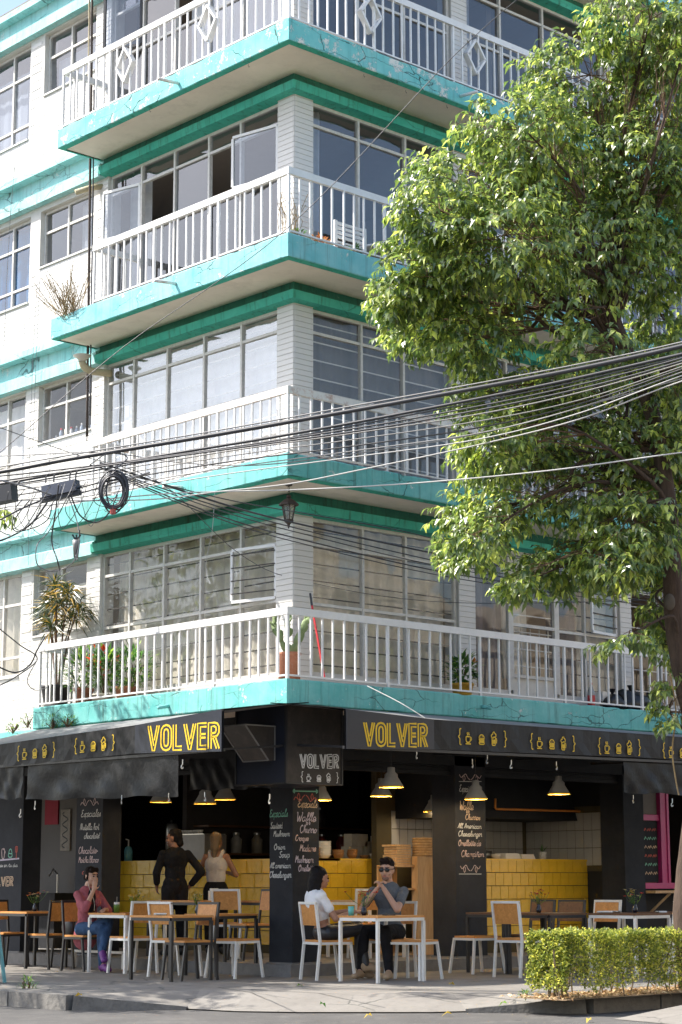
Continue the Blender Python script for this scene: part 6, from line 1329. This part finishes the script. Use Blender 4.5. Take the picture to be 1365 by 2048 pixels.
# --- the woman in pink with earphones, one hand at her face, legs crossed
J = sit(pz=.50, lean=.0, sw=.165, torso=.34, thigh=.42, spread=.05)
J.update(elR=(.17, .20, .74), wrR=(.04, .185, .965), elL=(-.20, .16, .72), wrL=(-.05, .30, .735), knR=(.07, .43, .52), knL=(-.03, .42, .60), anR=(.05, .42, .09), anL=(.14, .55, .26), toR=(.06, .56, .035), toL=(.17, .64, .15), head=(.0, .07, 1.135))
T, H, fr, Wd = figure('woman in a pink jacket and jeans resting her fingers on her cheek', (-.10, 3.60, 0), rad(-92), J, dict(skin=SKIN, top=PINKJ, topname='jacket', legs=JEAN, shoe=PURP, hair=HAIRD), female=True, sleeve=1.3, hands=dict(R=((-.15, .1, 1), (-.5, -.7, 0), .5), L=((.6, .6, -.05), (0, 0, -1), .3)), voxel=.009, look=rad(-84), coat=True)
haircap(T, H, fr, HAIRD, [((.06,.0,.03),(.068,-.0,-.05),.022,.016), ((-.06,.0,.03),(-.068,-.0,-.05),.022,.016), ((-.03,.06,.085),(.04,.055,.08),.03,.03)])
m = MB(); up = V((0,0,1)); b0 = Wd['chest']; f_ = V((math.cos(rad(-92)), math.sin(rad(-92)), 0)); r_ = V((f_.y, -f_.x, 0)); ell(m, b0 + f_*.062 - up*.03, (r_*.075, f_*.075, up*.19)); fuse(m, 'black_shirt', BLKC, T, .011)
m = MB(); e0 = H(.076, .0, -.02); m.tube(cat([e0, e0 + V((.02,-.03,-.12)), b0 + f_*.14, b0 + f_*.15 - up*.12], 5), .003, 4, False); m.build('earphone_wire', CERAM, T, fix=False)
# --- the man standing at the till and the woman next to him
def stand(h, sw=.195):
    s_ = h/1.72; return {k: (a*s_, b*s_, c*s_) for k, (a, b, c) in dict(pelvis=(0,0,.96), chest=(0,.0,1.30), neck=(0,.01,1.48), head=(0,.035,1.60), shR=(sw*.92,0,1.385), shL=(-sw*.92,0,1.385), hiR=(.09,0,.90), hiL=(-.09,0,.90), knR=(.10,.02,.50), knL=(-.10,.02,.50), anR=(.10,0,.09), anL=(-.10,0,.09), toR=(.12,.15,.035), toL=(-.12,.15,.035), elR=(.28,-.02,1.13), elL=(-.26,.02,1.13), wrR=(.24,.14,.95), wrL=(-.22,.15,.95)).items()}
J = stand(1.60); J.update(elR=(.34, -.06, 1.06), wrR=(.20, .06, .86), head=(-.01, .05, 1.49))
pm = gd(350, 1800, 25.9); T, H, fr, Wd = figure('dark haired man in a black shirt standing at the till with his back turned', (pm.x, pm.y, FZ), rad(68), J, dict(skin=SKIND, top=BLKC, legs=BLKC, shoe=BSTEEL, hair=HAIRB), sleeve=1.75, voxel=.010, look=rad(118))
haircap(T, H, fr, HAIRB, [((.0,-.05,.03),(0,-.08,-.07),.07,.05)])
J = stand(1.56, .165); J.update(elR=(.26, .06, 1.02), wrR=(.12, .24, 1.05), elL=(-.25, .06, 1.02), wrL=(-.12, .24, 1.05))
pm = gd(432, 1800, 26.3); T, H, fr, Wd = figure('blond woman in a white tank top standing with her back to the street', (pm.x, pm.y, FZ), rad(40), J, dict(skin=SKIND, top=cloth('grey_white_tank', (.48,.46,.46), fold=.8), legs=BLKC, shoe=BSTEEL, hair=HAIRY), female=True, sleeve=0, voxel=.010, look=rad(30))
haircap(T, H, fr, HAIRY, [((.0,-.05,.05),(0,-.08,-.09),.08,.06), ((0,-.08,-.09),(.01,-.10,-.20),.055,.03)])
bag_ = thing('shoulder_bag', 'dark bag hanging on the chair behind the pink jacket', 'bag', (-.05, 3.85, .45)); m = MB(); ell(m, (-.16, 3.92, .52), (V((.05,0,0)), V((0,.12,0)), V((0,0,.13)))); m.build('bag', BSTEEL, bag_, True); MB().tube(cat([(-.16,3.82,.6), (-.19,3.88,.82), (-.16,3.98,.6)], 5), .008, 5).build('strap', BSTEEL, bag_)
# ================================================================ OVERHEAD CABLES
def zc(x): return 20.6 - 3.0 * x / 1365
def cable(pts, r, mat, label, grp=None, dz=0., n=7, name='overhead_cable', seg_=6):
    P = [gd(p[0], p[1], p[2] if len(p) > 2 else zc(p[0]) + dz) for p in pts]
    return tag(MB().tube(cat(P, n), r, seg_).build(name, mat, None, True), label, 'cable', grp)
random.seed(31)
GB = 'bundle of overhead cables'
cable([(-300, 992), (0, 944), (140, 918), (440, 868), (700, 822), (960, 775), (1160, 737), (1365, 692), (1700, 610)], .024, CABLE, 'thickest black cable crossing in front of the corner', None)
cable([(-300, 985), (0, 934), (200, 900), (440, 860), (700, 813), (960, 766), (1160, 728), (1365, 684), (1700, 600)], .008, CABLEG, 'thin grey cable running just above the thickest cable')
cable([(-300, 1015), (0, 968), (300, 915), (560, 872), (820, 824), (1100, 768), (1365, 708), (1700, 630)], .016, CABLE, 'second thick black cable below the thickest one', None, -.1)
cable([(-300, 1020), (0, 974), (300, 922), (560, 879), (820, 830), (1100, 775), (1365, 714), (1700, 640)], .008, CABLE, 'thin cable lashed under the second thick cable', None, -.1)
for k, (pts, mt, r) in enumerate((
    ([(-200, 985), (0, 962), (260, 925), (480, 895), (760, 855), (1000, 812), (1200, 768), (1365, 722), (1600, 650)], CABLE, .010),
    ([(-200, 1000), (120, 958), (440, 905), (700, 868), (960, 828), (1160, 785), (1365, 727), (1600, 650)], CABLEG, .007),
    ([(-200, 1012), (120, 968), (440, 915), (700, 880), (960, 842), (1160, 800), (1365, 733), (1600, 650)], CABLEG, .006),
    ([(-200, 1020), (120, 978), (440, 926), (700, 893), (960, 855), (1160, 808), (1365, 738), (1600, 660)], CABLE, .008),
    ([(-200, 1030), (120, 990), (440, 938), (700, 903), (960, 866), (1160, 815), (1365, 744), (1600, 660)], CABLEG, .006),
    ([(-200, 1040), (120, 1000), (440, 950), (700, 915), (960, 878), (1160, 826), (1365, 751), (1600, 670)], CABLEW, .006),
    ([(-200, 960), (0, 952), (300, 917), (560, 880), (820, 838), (1100, 783), (1365, 716), (1600, 640)], CABLE, .009),
    ([(-200, 910), (0, 912), (200, 905), (360, 925), (520, 930), (760, 900), (1000, 858), (1365, 757), (1600, 690)], CABLEG, .006))):
    cable(pts, r, mt, 'slack cable fanning out towards the tree, %s below the second thick cable' % ORD[k], GB, random.uniform(-.25, .1))
cable([(0, 1000), (280, 1000), (440, 983), (577, 968), (720, 940), (960, 889), (1160, 838), (1365, 762), (1600, 690)], .007, CABLEW, 'white cable sagging past the lantern up to the right')
cable([(0, 1020), (300, 990), (440, 983), (577, 980), (820, 967), (1100, 941), (1365, 905), (1600, 880)], .007, CABLEW, 'nearly level white cable crossing the lantern and the tree')
cable([(-60, 955, 20.4), (30, 880, 20.3), (250, 692, 20.2), (577, 455, 20), (905, 115, 19.8), (1070, -30, 19.7)], 0.0045, CABLE, 'straight grey stay wire rising steeply across the balconies')
for k, (pts, r) in enumerate((([(200, 925), (440, 1006), (616, 1052), (920, 1117), (1120, 1152), (1330, 1180)], .011), ([(180, 930), (440, 996), (616, 1028), (800, 1061), (1000, 1110), (1330, 1172)], .006), ([(200, 935), (440, 1014), (616, 1062), (920, 1132), (1120, 1163), (1330, 1192)], .007), ([(210, 940), (440, 1021), (616, 1070), (920, 1140), (1330, 1200)], .006), ([(220, 945), (440, 1032), (616, 1082), (920, 1150), (1330, 1206)], .008), ([(220, 948), (440, 1038), (616, 1090), (920, 1158), (1330, 1215)], .006), ([(0, 855), (140, 905), (320, 965), (480, 1108), (616, 1164), (900, 1205), (1330, 1200)], .004))):
    n_ = len(pts); cable([(x, y, lerp(20.0, 25.2, i/(n_-1))) for i, (x, y) in enumerate(pts)], r, CABLE, 'thin drop wire sloping to the far end of the lowest balcony, %s below the lantern' % ORD[k], 'drop wires to the right front')
# splice boxes, cable coil, loops
def obox(m, c, ax, h): 
    c = V(c); X, Y, Z_ = [V(a)*b for a, b in zip(ax, h)]
    m.add([c + X*i + Y*j + Z_*k for k in (-1, 1) for i, j in ((-1,-1),(1,-1),(1,1),(-1,1))], [(0,3,2,1),(4,5,6,7),(0,1,5,4),(1,2,6,5),(2,3,7,6),(3,0,4,7)])
cdir = (gd(160, 962, zc(160)) - gd(85, 978, zc(85))).normalized(); cup = V((0,0,1)); csd = cdir.cross(cup).normalized()
BOXM = simple('blue_grey_splice_box', (.06,.07,.10), .5, var=.2); BOXD = simple('dark_splice_box', (.028,.028,.032), .5)
a = thing('splice_box', 'long blue grey splice box strapped along the cable bundle', 'cable box', gd(122, 980, 19.9)); m = MB(); obox(m, gd(122, 978, 19.9), (cdir, csd, cdir.cross(csd)), (.20, .05, .06)); m.build('box', BOXM, a)
for x in (92, 108, 140, 152): q = gd(x, 966 - (x - 92)*.12, 19.9); MB().tube([q, q + V((0,0,.06)), q + cdir*.02 + V((0,0,.09))], .008, 5).build('cable_gland', BOXD, a)
m = MB(); obox(m, gd(122, 993, 19.9), (cdir, csd, cdir.cross(csd)), (.23, .03, .025)); m.build('bracket', BOXD, a)
a = thing('splice_box', 'dark square splice box at the cut end of the cable bundle', 'cable box', gd(8, 988, 20)); m = MB(); obox(m, gd(6, 990, 20), (cdir, csd, cdir.cross(csd)), (.14, .07, .085)); m.build('box', BOXD, a); MB().tube([gd(30, 975, 20), gd(40, 962, 20)], .012, 6).build('cable_gland', BOXD, a)
cl = thing('cable_coil', 'coil of spare black cable hanging from the bundle in front of the slab', 'cable coil', gd(228, 985, 19.6)); c = gd(228, 984, 19.6); m = MB(); random.seed(2)
for k in range(9):
    rx, rz = .125 + random.uniform(-.03, .02), .18 + random.uniform(-.04, .025); o = V((random.uniform(-.02,.02), random.uniform(-.02,.02), random.uniform(-.02,.02))); tl = random.uniform(-.15, .15)
    m.tube([c + o*1.6 + XC*(rx*math.cos(t)) + V((0,0,rz*math.sin(t))) + YC*(tl*math.sin(t)*.2) for t in [i*PI/12 for i in range(25)]], .009, 5, False)
m.build('coil', CABLE, cl, True, fix=False); m = MB(); m.tube([c + V((0,0,-.17)) + XC*.0 + YC*-.03, c + V((0,0,-.235)) + YC*-.03], .03, 8); m.build('red_tie', simple('red_tape', (.4,.08,.06), .6), cl)
LOOPS = [[(150, 960), (140, 985), (100, 1060), (75, 1090), (76, 1130), (110, 1142), (150, 1120), (158, 1060), (133, 980)], [(118, 968), (112, 1020), (104, 1080), (115, 1120), (120, 1140)], [(140, 985), (160, 1030), (190, 1045), (215, 1030), (235, 990)], [(60, 1000), (30, 1040), (40, 1060), (85, 1030), (110, 1000)], [(85, 1000), (50, 1055), (20, 1070), (-20, 1050)], [(95, 1005), (60, 1050), (10, 1078), (-20, 1085)], [(105, 1008), (95, 1040), (60, 1058), (28, 1060), (30, 1020), (45, 1000)], [(0, 1040), (60, 1010), (130, 985), (200, 965), (290, 950)], [(0, 960), (60, 975), (130, 992), (230, 965), (300, 945)], [(180, 930), (220, 905), (255, 915), (230, 940), (205, 970)], [(-10, 1250), (40, 1290), (75, 1318), (30, 1355), (-10, 1375)], [(-10, 1330), (30, 1345), (60, 1330), (75, 1300), (90, 1275)], [(75, 1320), (55, 1360), (70, 1380), (95, 1375)], [(160, 1060), (158, 1085), (152, 1110), (156, 1120)]]
LPN = ['long grey cable loop dropping from the blue grey box to the clamp', 'straight black cable hanging from the blue grey box', 'short loop between the blue grey box and the coil', 'small loop left of the blue grey box', 'sagging cable leaving the view below the square box', 'lowest sagging cable below the square box', 'curled black cable end between the two boxes', 'cable passing under the coil towards the balcony', 'grey cable passing behind both splice boxes', 'short cable bow over the coil', 'black cable crossing the wing wall below the croton', 'bent cable below the lowest wing window', 'short cable stub behind the balcony railing end', 'short cable at the grey clamp'] + ['extra thin loop hanging from the bundle, %s from the square box' % ORD[i] for i in range(9)]
for i in range(9):
    x = 20 + 26*i + random.uniform(-8, 8); y = 985 - .12*x; LOOPS.append([(x, y), (x - 18 + random.uniform(-12, 12), y + random.uniform(25, 60)), (x + random.uniform(0, 20), y + random.uniform(50, 95)), (x + 35, y + random.uniform(20, 50)), (x + 52, y - 8)])
for k, L in enumerate(LOOPS):
    dd = 19.7 if k < 10 or k >= 13 else 24.4; cable([(x, y, dd + .1*(i % 3)) for i, (x, y) in enumerate(L)], random.choice([.006, .008, .010]) if k < 14 else .004, CABLE if k % 4 else CABLEG, LPN[k], 'loose loops of cable' if k < 10 or k >= 13 else 'tangled cables by the lowest balcony', name='cable_loop')
q = gd(153, 1090, 23.9); a = thing('cable_clamp', 'grey cable clamp with cut stubs in front of the wing cornice', 'clamp', q); MB().tube([q + V((0,0,-.16)), q, q + V((0,0,.06))], [.03, .045, .05], 8).build('clamp', CABLEG, a, True); m = MB()
for d in (-.05, 0, .05): m.tube([q + V((0,0,.05)), q + XC*d + V((0,0,.13))], .012, 6)
m.build('cut_stubs', BSTEEL, a, fix=False)
tag(MB().tube(cat([gd(735, 1372, 22.0), gd(800, 1405, 21.7), gd(850, 1436, 21.5)], 4), .005, 4).build('stay_cord', CABLEW, None), 'pale cord tied from the lowest balcony to the awning', 'cord')
tag(MB().tube(cat([gu(430, 985, -.1), gu(425, 1060, -.1), gu(412, 1130, -.1), gu(420, 1168, -.1)], 4), .004, 4).build('stay_cord', CABLEW, None), 'loose white cord hanging from a slab in front of the left windows', 'cord')

# ================================================================ TREES
TB_ = gz(1392, 1984)
def pt(x, y, dz=0.): return gd(x, y, depth(TB_) + dz)
LEAFMESH = MB(); leafquad(LEAFMESH, (0,0,0), (1,0,0), (0,0,1), 1, 1, .25, .12); LEAFMESH = LEAFMESH.mesh('leaf'); LEAFMESH.materials.append(LEAF)
def grow(t, trunk, rad_, blobs, seed, leaf_L, per, dens, sep=300, bark=BARK):
    """blobs: (centre, (a, b, c) along image-right / depth / up, fork index on the trunk, density)"""
    random.seed(seed); tp = cat(trunk, 5); n = len(tp); rr = [lerp(rad_[0], rad_[1], (i/(n-1))**.8) * (1 + .12*mnoise.noise(V((i*.7, seed, 0)))) for i in range(n)]
    MB().tube(tp, rr, 12).build('trunk', bark, t, True); lm, tw = MB(), MB(); leaves = []
    for bi, (c, s_, fk, dn) in enumerate(blobs):
        c = V(c); f0 = tp[min(n-1, int(fk*(n-1)))]; mid = f0.lerp(c, .5) + V((random.uniform(-.2,.2), random.uniform(-.2,.2), random.uniform(.0,.25)))
        L = (c - f0).length; r0 = .011 + .010*L; f0 = tp[max(2, min(n-1, int(fk*(n-1)) + random.choice((-3,-2,-1,0,0,1))))]; w1 = V((random.uniform(-.22,.22), random.uniform(-.22,.22), random.uniform(-.16,.2))); lp_ = cat([f0, f0.lerp(mid, .5) + w1, mid - w1*.5, c], 4); lm.tube(lp_, [lerp(r0, .008, i/(len(lp_)-1)) for i in range(len(lp_))], 6, False)
        nt_ = int(dn * dens)
        for i in range(nt_):
            d = V((random.gauss(0,1), random.gauss(0,1), random.gauss(0,1))).normalized(); rad__ = random.uniform(.2, 1)**.45
            q = c + XC*(d.x*s_[0]*rad__) + YC*(d.y*s_[1]*rad__) + V((0,0,d.z*s_[2]*rad__))
            if i % 5 == 0:
                o = lp_[random.randrange(len(lp_)//2, len(lp_))]; tw.tube([o, o.lerp(q, .5) + V((random.uniform(-.2,.2), random.uniform(-.2,.2), random.uniform(-.1,.18))), q], [.006, .004, .0025], 4, False)
            out = (XC*d.x + YC*d.y + V((0,0,d.z*.4))).normalized(); dr = (out + V((random.uniform(-.6,.6), random.uniform(-.6,.6), random.uniform(-.5,.15)))).normalized(); Lt = random.uniform(.18, .36) * min(1, .35 + s_[0]*1.0)
            tip = q + dr*Lt + V((0,0,-.05)); tw.tube([q, tip], [.003, .0015], 3, False)
            for k in range(per):
                s2 = (k + .5)/per; sd = dr.cross(V((0,0,1))); sd = sd.normalized() if sd.length > .01 else V((1,0,0)); sd = sd * (1 if k % 2 else -1)
                ld = (sd*.55 + dr*.45 + V((random.uniform(-.3,.3), random.uniform(-.3,.3), random.uniform(-1.15,-.1)))).normalized(); un = (V((0,0,1)) + out*.4 + V((random.uniform(-.5,.5), random.uniform(-.5,.5), random.uniform(-.3,.3))))
                leaves.append((q + (tip - q)*s2, ld, un, leaf_L*random.choice((.6, .8, 1, 1.1, 1.25))*random.uniform(.85, 1.1), leaf_L*random.uniform(.36, .5)))
    leaves.sort(key=lambda l: (l[0] - CAM).length); m = MB()
    for p, d, up, L, wd in leaves[sep:]: leafquad(m, p, d, up, L, wd, .3, L*random.uniform(.05,.28))
    lm.build('limbs', bark, t, True, fix=False); stuff(tw.build('twigs', TWIG, t, fix=False)); stuff(m.build('crown', LEAF, t, fix=False))
    for p, d, up, L, wd in leaves[:sep]:
        a = d.cross(up); a = a.normalized() if a.length > .01 else d.orthogonal().normalized(); nn = a.cross(d); o = link('leaf', LEAFMESH, None, None); M = Matrix(((d.x*L, -a.x*wd, nn.x*L, p.x), (d.y*L, -a.y*wd, nn.y*L, p.y), (d.z*L, -a.z*wd, nn.z*L, p.z), (0,0,0,1)))
        o.parent = t; o.matrix_parent_inverse = INV[t.name]; o.matrix_basis = M
    return len(leaves)
S_ = depth(TB_) / FPX
BL = [(1300,40,130,90,1,1.2), (1180,150,140,95,1,1.5), (1330,190,110,120,1,1.2), (1050,260,110,80,1,1.0), (960,345,140,85,.95,1.4), (1130,340,140,110,1,1.6), (1280,360,130,130,1,1.5), (880,420,85,75,.95,.9), (1010,470,130,95,.95,1.4), (1180,500,120,90,1,1.1), (1320,510,90,110,1,1.1), (850,520,75,70,.92,.8), (900,600,125,75,.92,1.4), (800,585,60,42,.9,.5), (1040,590,100,55,.92,.5), (830,660,55,38,.9,.45), (950,680,85,35,.9,.5), (1330,640,60,90,.95,.6), (1160,620,70,50,.95,.12),
      (1010,790,105,60,.75,1.0), (1120,850,115,75,.72,.9), (985,880,60,60,.7,.6), (1030,910,110,50,.7,.8), (1290,890,95,70,.72,.9), (1340,980,75,80,.7,.9), (1270,1050,85,60,.66,.9), (1190,1000,85,50,.66,.6), (1330,1110,60,60,.6,.7), (1120,1130,80,36,.62,.7), (1050,1165,40,22,.62,.25), (1220,1120,60,40,.62,.5), (945,1030,70,40,.7,.55), (1010,1010,75,36,.7,.45), (925,1085,45,30,.7,.3), (960,1075,55,28,.7,.3), (935,1125,40,16,.7,.16), (1340,1220,45,50,.55,.4), (1330,1290,50,30,.5,.2), (1250,1280,50,14,.5,.16), (1345,1400,25,60,.3,.16), (1190,700,85,45,.8,.5), (1290,765,75,55,.78,.6), (1345,740,45,75,.8,.5), (1130,765,70,42,.75,.5), (1370,90,60,110,1,.7), (1355,330,50,90,1,.6), (1340,860,50,50,.72,.5)]
random.seed(17)
T1_ = thing('street_tree', 'large leafy street tree spreading over the right street front', 'tree', TB_)
trunk = [TB_ + V((0,0,-.05)), pt(1376, 1850), pt(1380, 1740), pt(1396, 1600), pt(1396, 1480), pt(1370, 1360), pt(1350, 1250), pt(1344, 1130), pt(1336, 1000), pt(1305, 830, .1), pt(1262, 720, .2), pt(1230, 640, .2), pt(1215, 560, .2)]
nb_ = grow(T1_, trunk, (.155, .06), [(pt(x, y, random.uniform(-.9, 1.0)), (rx*S_, max(.35, .8*(rx+ry)/2*S_), ry*S_), fk, dn) for x, y, rx, ry, fk, dn in BL], 5, .108, 10, 155)
# fan of bare limbs at the fork
lm = MB(); random.seed(9); f0 = pt(1228, 690, .2)
for k in range(22): x, y = random.uniform(980, 1330), random.uniform(430, 600); q = pt(x, y, random.uniform(-.6, .8)); pts = cat([f0 + V((random.uniform(-.05,.05),0,random.uniform(-.1,.1))), f0.lerp(q, .5) + V((random.uniform(-.12,.12), random.uniform(-.1,.1), random.uniform(-.1,.05))), q], 4); lm.tube(pts, [lerp(.022, .006, i/(len(pts)-1)) for i in range(len(pts))], 5, False)
lm.build('bare_limbs', BARK, T1_, True, fix=False)
p_ = pt(1340, 1204, -.15); m = MB(); ell(m, p_, (XC*.055, YC*.04, V((0,0,.085)))); m.build('pruning_scar', simple('cut_wood', (.09,.075,.06), .9, var=.3), T1_, True)
m = MB().tube(cat([pt(1340, 1345, -.2), pt(1352, 1420, -.2), pt(1345, 1500, -.2), pt(1352, 1560, -.2), pt(1358, 1590, -.2)], 5), .008, 5); m.build('vine_stem', DRYST, T1_)
# the neighbour's tree that shades the left pavement (its crown hangs just left of the view)
T2_ = thing('street_tree', 'bushy street tree on the left pavement whose leaves reach in above the cable boxes', 'tree', (-3.0, 6.2, 0))
blobs = [(V(c), (r, r, r*.75), fk, 1. if r > .2 else .03) for c, r, fk in (((-3.2,5.6,5.0),1.3,1), ((-3.7,4.3,4.7),1.1,.9), ((-2.7,5.0,5.9),1.1,1), ((-4.3,3.4,4.6),.9,.9), ((-3.0,3.9,4.4),.7,.85), ((-2.9,6.6,5.6),1.2,1), ((-4.4,5.0,5.2),1.1,1), ((-4.9,3.0,5.0),.8,.9), ((-3.6,3.3,5.4),.7,.95), ((-2.4,6.2,6.3),.9,1), ((-3.2,4.6,3.8),.8,.8), ((-5.2,2.3,4.6),.9,.9), ((-4.2,2.5,5.0),.8,.9), ((-5.6,4.0,4.8),1.0,.9), ((-2.5,4.2,5.0),.7,.9), ((-2.2,5.2,4.2),.8,.85), (tuple(gd(-16, 1008, 21.2)),.16,.8))]
grow(T2_, [V((-3.0,6.2,-.05)), V((-3.05,6.15,1.5)), V((-3.1,6.0,3.2)), V((-3.1,5.8,4.8))], (.14, .05), blobs, 13, .13, 9, 150, 0)
for k, (x, y) in enumerate(((6, 1000), (12, 1012), (4, 1150), (8, 1165))):
    pass
# two more trees across the street, seen only as reflections in the lower windows
for k, (x, y, sc_, rz) in enumerate(((12.5, -13.0, 1.25, 1.0), (17.5, -12.5, 1.35, 2.4), (-13.0, 15.0, 1.2, .4))):
    o = T2_.copy(); sc.collection.objects.link(o); o.location = (x, y, ROADZ); o.rotation_euler = (0, 0, rz); o.scale = (sc_,)*3; o['label'] = ('street tree across the road facing the kitchen counter, mirrored in the windows', 'tallest street tree across the road, mirrored in the right windows', 'street tree across the left road, mirrored in the left windows')[k]; o['group'] = 'trees across the street'
    for ch in T2_.children: c_ = ch.copy(); sc.collection.objects.link(c_); c_.parent = o
# ================================================================ HEDGE
h0 = HG0; HV0, HV1 = h0.y - .0, h0.y + .48
hg = thing('hedge', 'clipped yellow green hedge along the kerb in front of the right tables', 'hedge', (h0.x + 1.6, (HV0 + HV1)/2, 0)); random.seed(4); m, st = MB(), MB(); HX0, HX1 = h0.x - .03, h0.x + 5.2
for i in range(46000):
    x = random.uniform(HX0, HX1); t = random.random(); top = .595 + .05*mnoise.noise(V((x*2.3, 0, 1))) + .035*mnoise.noise(V((x*7, 3, 1))); face = random.random()
    bot = .05 + .09*(.5 + mnoise.noise(V((x*3, 8, 2)))) + (.26*max(0, 1 - (x - HX0)/.40))
    if face < .45: y = HV0 + abs(random.gauss(0, .06)); z = random.uniform(bot, top)
    elif face < .75: y = random.uniform(HV0, HV1); z = top - abs(random.gauss(0, .05))
    elif face < .87: y = random.uniform(HV0, HV1); z = random.uniform(bot, top); x = HX0 + abs(random.gauss(0, .07))
    else: y = random.uniform(HV0, HV1); z = random.uniform(bot, top)
    if z < bot + .12 and random.random() < .35: continue
    bulge = .09*mnoise.noise(V((x*4, z*5, 5))); y -= bulge; 
    if mnoise.noise(V((x*6, y*6, z*7))) < -.33: continue
    leafquad(m, (x, y, z + .03*mnoise.noise(V((x*9, y*9, 0)))), (random.gauss(0,1), random.gauss(0,1) - .3, random.gauss(.5,.8)), (random.gauss(0,.6), random.gauss(0,.6), 1), random.uniform(.024, .042), .020, .2, .003)
stuff(m.build('foliage', LEAFH, hg, fix=False))
for i in range(46):
    x = HX0 + .05 + random.random()*(HX1 - HX0 - .1); y = random.uniform(HV0 + .05, HV1 - .1); 
    if i < 9: x = HX0 + .03 + .05*i*.5; y = HV0 + .08 + random.uniform(0, .25)
    p = V((x, y, 0)); pts = cat([p, p + V((random.uniform(-.05,.05), random.uniform(-.04,.04), .18)), p + V((random.uniform(-.12,.12), random.uniform(-.08,.08), random.uniform(.4,.58)))], 3); st.tube(pts, [lerp(.009, .004, j/(len(pts)-1)) for j in range(len(pts))], 5, False)
st.build('stems', simple('hedge_stem', (.20,.15,.10), .9, var=.25), hg, fix=False)
m = MB()
for i in range(1700):
    x = random.uniform(HX0 - .25, HX1); y = random.uniform(HV0 - .06, HV1 + .1); 
    if x < HX0 and random.random() < .6: continue
    leafquad(m, (x, y, .012 + random.random()*.02), (random.gauss(0,1), random.gauss(0,1), random.uniform(-.1,.25)), (random.gauss(0,.3), random.gauss(0,.3), 1), random.uniform(.04,.08), .03, .3, .01)
stuff(m.build('fallen_leaves', leafmat('dry_leaf', (.22,.12,.05), (.42,.28,.14), (.55,.42,.24), trans=.15, rough=.7), None, fix=False))
# ================================================================ SMALL THINGS ON THE GROUND
random.seed(6); YL = leafmat('yellow_leaf', (.45,.30,.04), (.5,.36,.06), (.55,.42,.1), trans=.2)
for k, (x, y, lb) in enumerate(((593, 1972, 'curled yellow leaf lying at the shade edge below the corner column'), (745, 2032, 'yellow leaf at the foot of the ramp'), (898, 1969, 'brown leaf on the pavement near the stool'), (1015, 2007, 'green leaf on the sunlit pavement beside the hedge'), (905, 2028, 'yellow leaf in the gutter under the kerb'), (165, 1991, 'brown leaf on the pavement near the left kerb'), (640, 2009, 'pale twig and leaf in the middle of the ramp'), (1183, 2040, 'pale green leaf in the road before the apron'))):
    p = gz(x, y, .004 if y < 2010 else ROADZ + .02); m = MB(); leafquad(m, p, (random.gauss(0,1), random.gauss(0,1), .1), (.3,.2,1), .10, .05, .5, .03); tag(m.build('fallen_leaf', YL if k % 3 else LEAFP, None, fix=False), lb, 'leaf')
p = gz(225, 2014, ROADZ); m = MB().ball((p.x, p.y, ROADZ + .04), .07, 10, 7, (1.5,.9,.6)); m.v = [tuple(V(q) + V((1,1,1))*.03*mnoise.noise(V(q)*30)) for q in m.v]; tag(m.build('crumpled_paper', PAPER), 'crumpled white paper in the gutter by the left kerb', 'litter')
a = thing('kerb_weed', 'small green weed sprouting at the left kerb', 'weed', gz(55, 2005, ROADZ)); bush(a, gz(55, 2005, ROADZ) + V((0,0,.14)), (.10,.12,.13), 160, .045, .014, LEAFP, 71, .6, 'leaves', 9)
a = thing('pavement_weed', 'tiny weed between pavement and hedge', 'weed', gz(1050, 1996)); bush(a, gz(1050, 1996) + V((0,0,.03)), (.08,.06,.03), 50, .035, .016, LEAFP, 72, .3, 'leaves', 3)

# ================================================================ THE SUNLIT HOUSES ACROSS THE STREET (out of view behind the camera, added for warm bounce; mirrored in the panes)
FACM = simple('sand_house_paint', (.78,.67,.52), .9, var=.06, vscale=1.); FACD = simple('dark_window', (.05,.05,.055), .2)
for k, (u0, u1, h) in enumerate(((-9, 6, 9.5), (6.2, 20, 11.5), (20.2, 36, 8.5))):
    b = thing('reflector_house', ('low sand coloured house out of view, added across the street to bounce sunlight', 'tall sand coloured house out of view, added between two lower ones to bounce sunlight', 'long sand coloured house out of view, added at the far end to bounce sunlight')[k], 'house', ((u0+u1)/2, -24, ROADZ))
    MB().box(u0, u1, -30, -18.5, ROADZ, h).build('wall', FACM, b); MB().box(u0 - .2, u1 + .2, -18.5, -18.1, h - .4, h + .1).build('cornice', FACM, b)
    wm = MB().box(-.55, .55, -.06, .02, 0, 1.4).mesh('window'); wm.materials.append(FACD); z = 1.0
    while z < h - 2:
        x = u0 + 1.6
        while x < u1 - 1: link('window', wm, None, b, loc=(x, -18.45, z)); x += 2.4
        z += 2.9
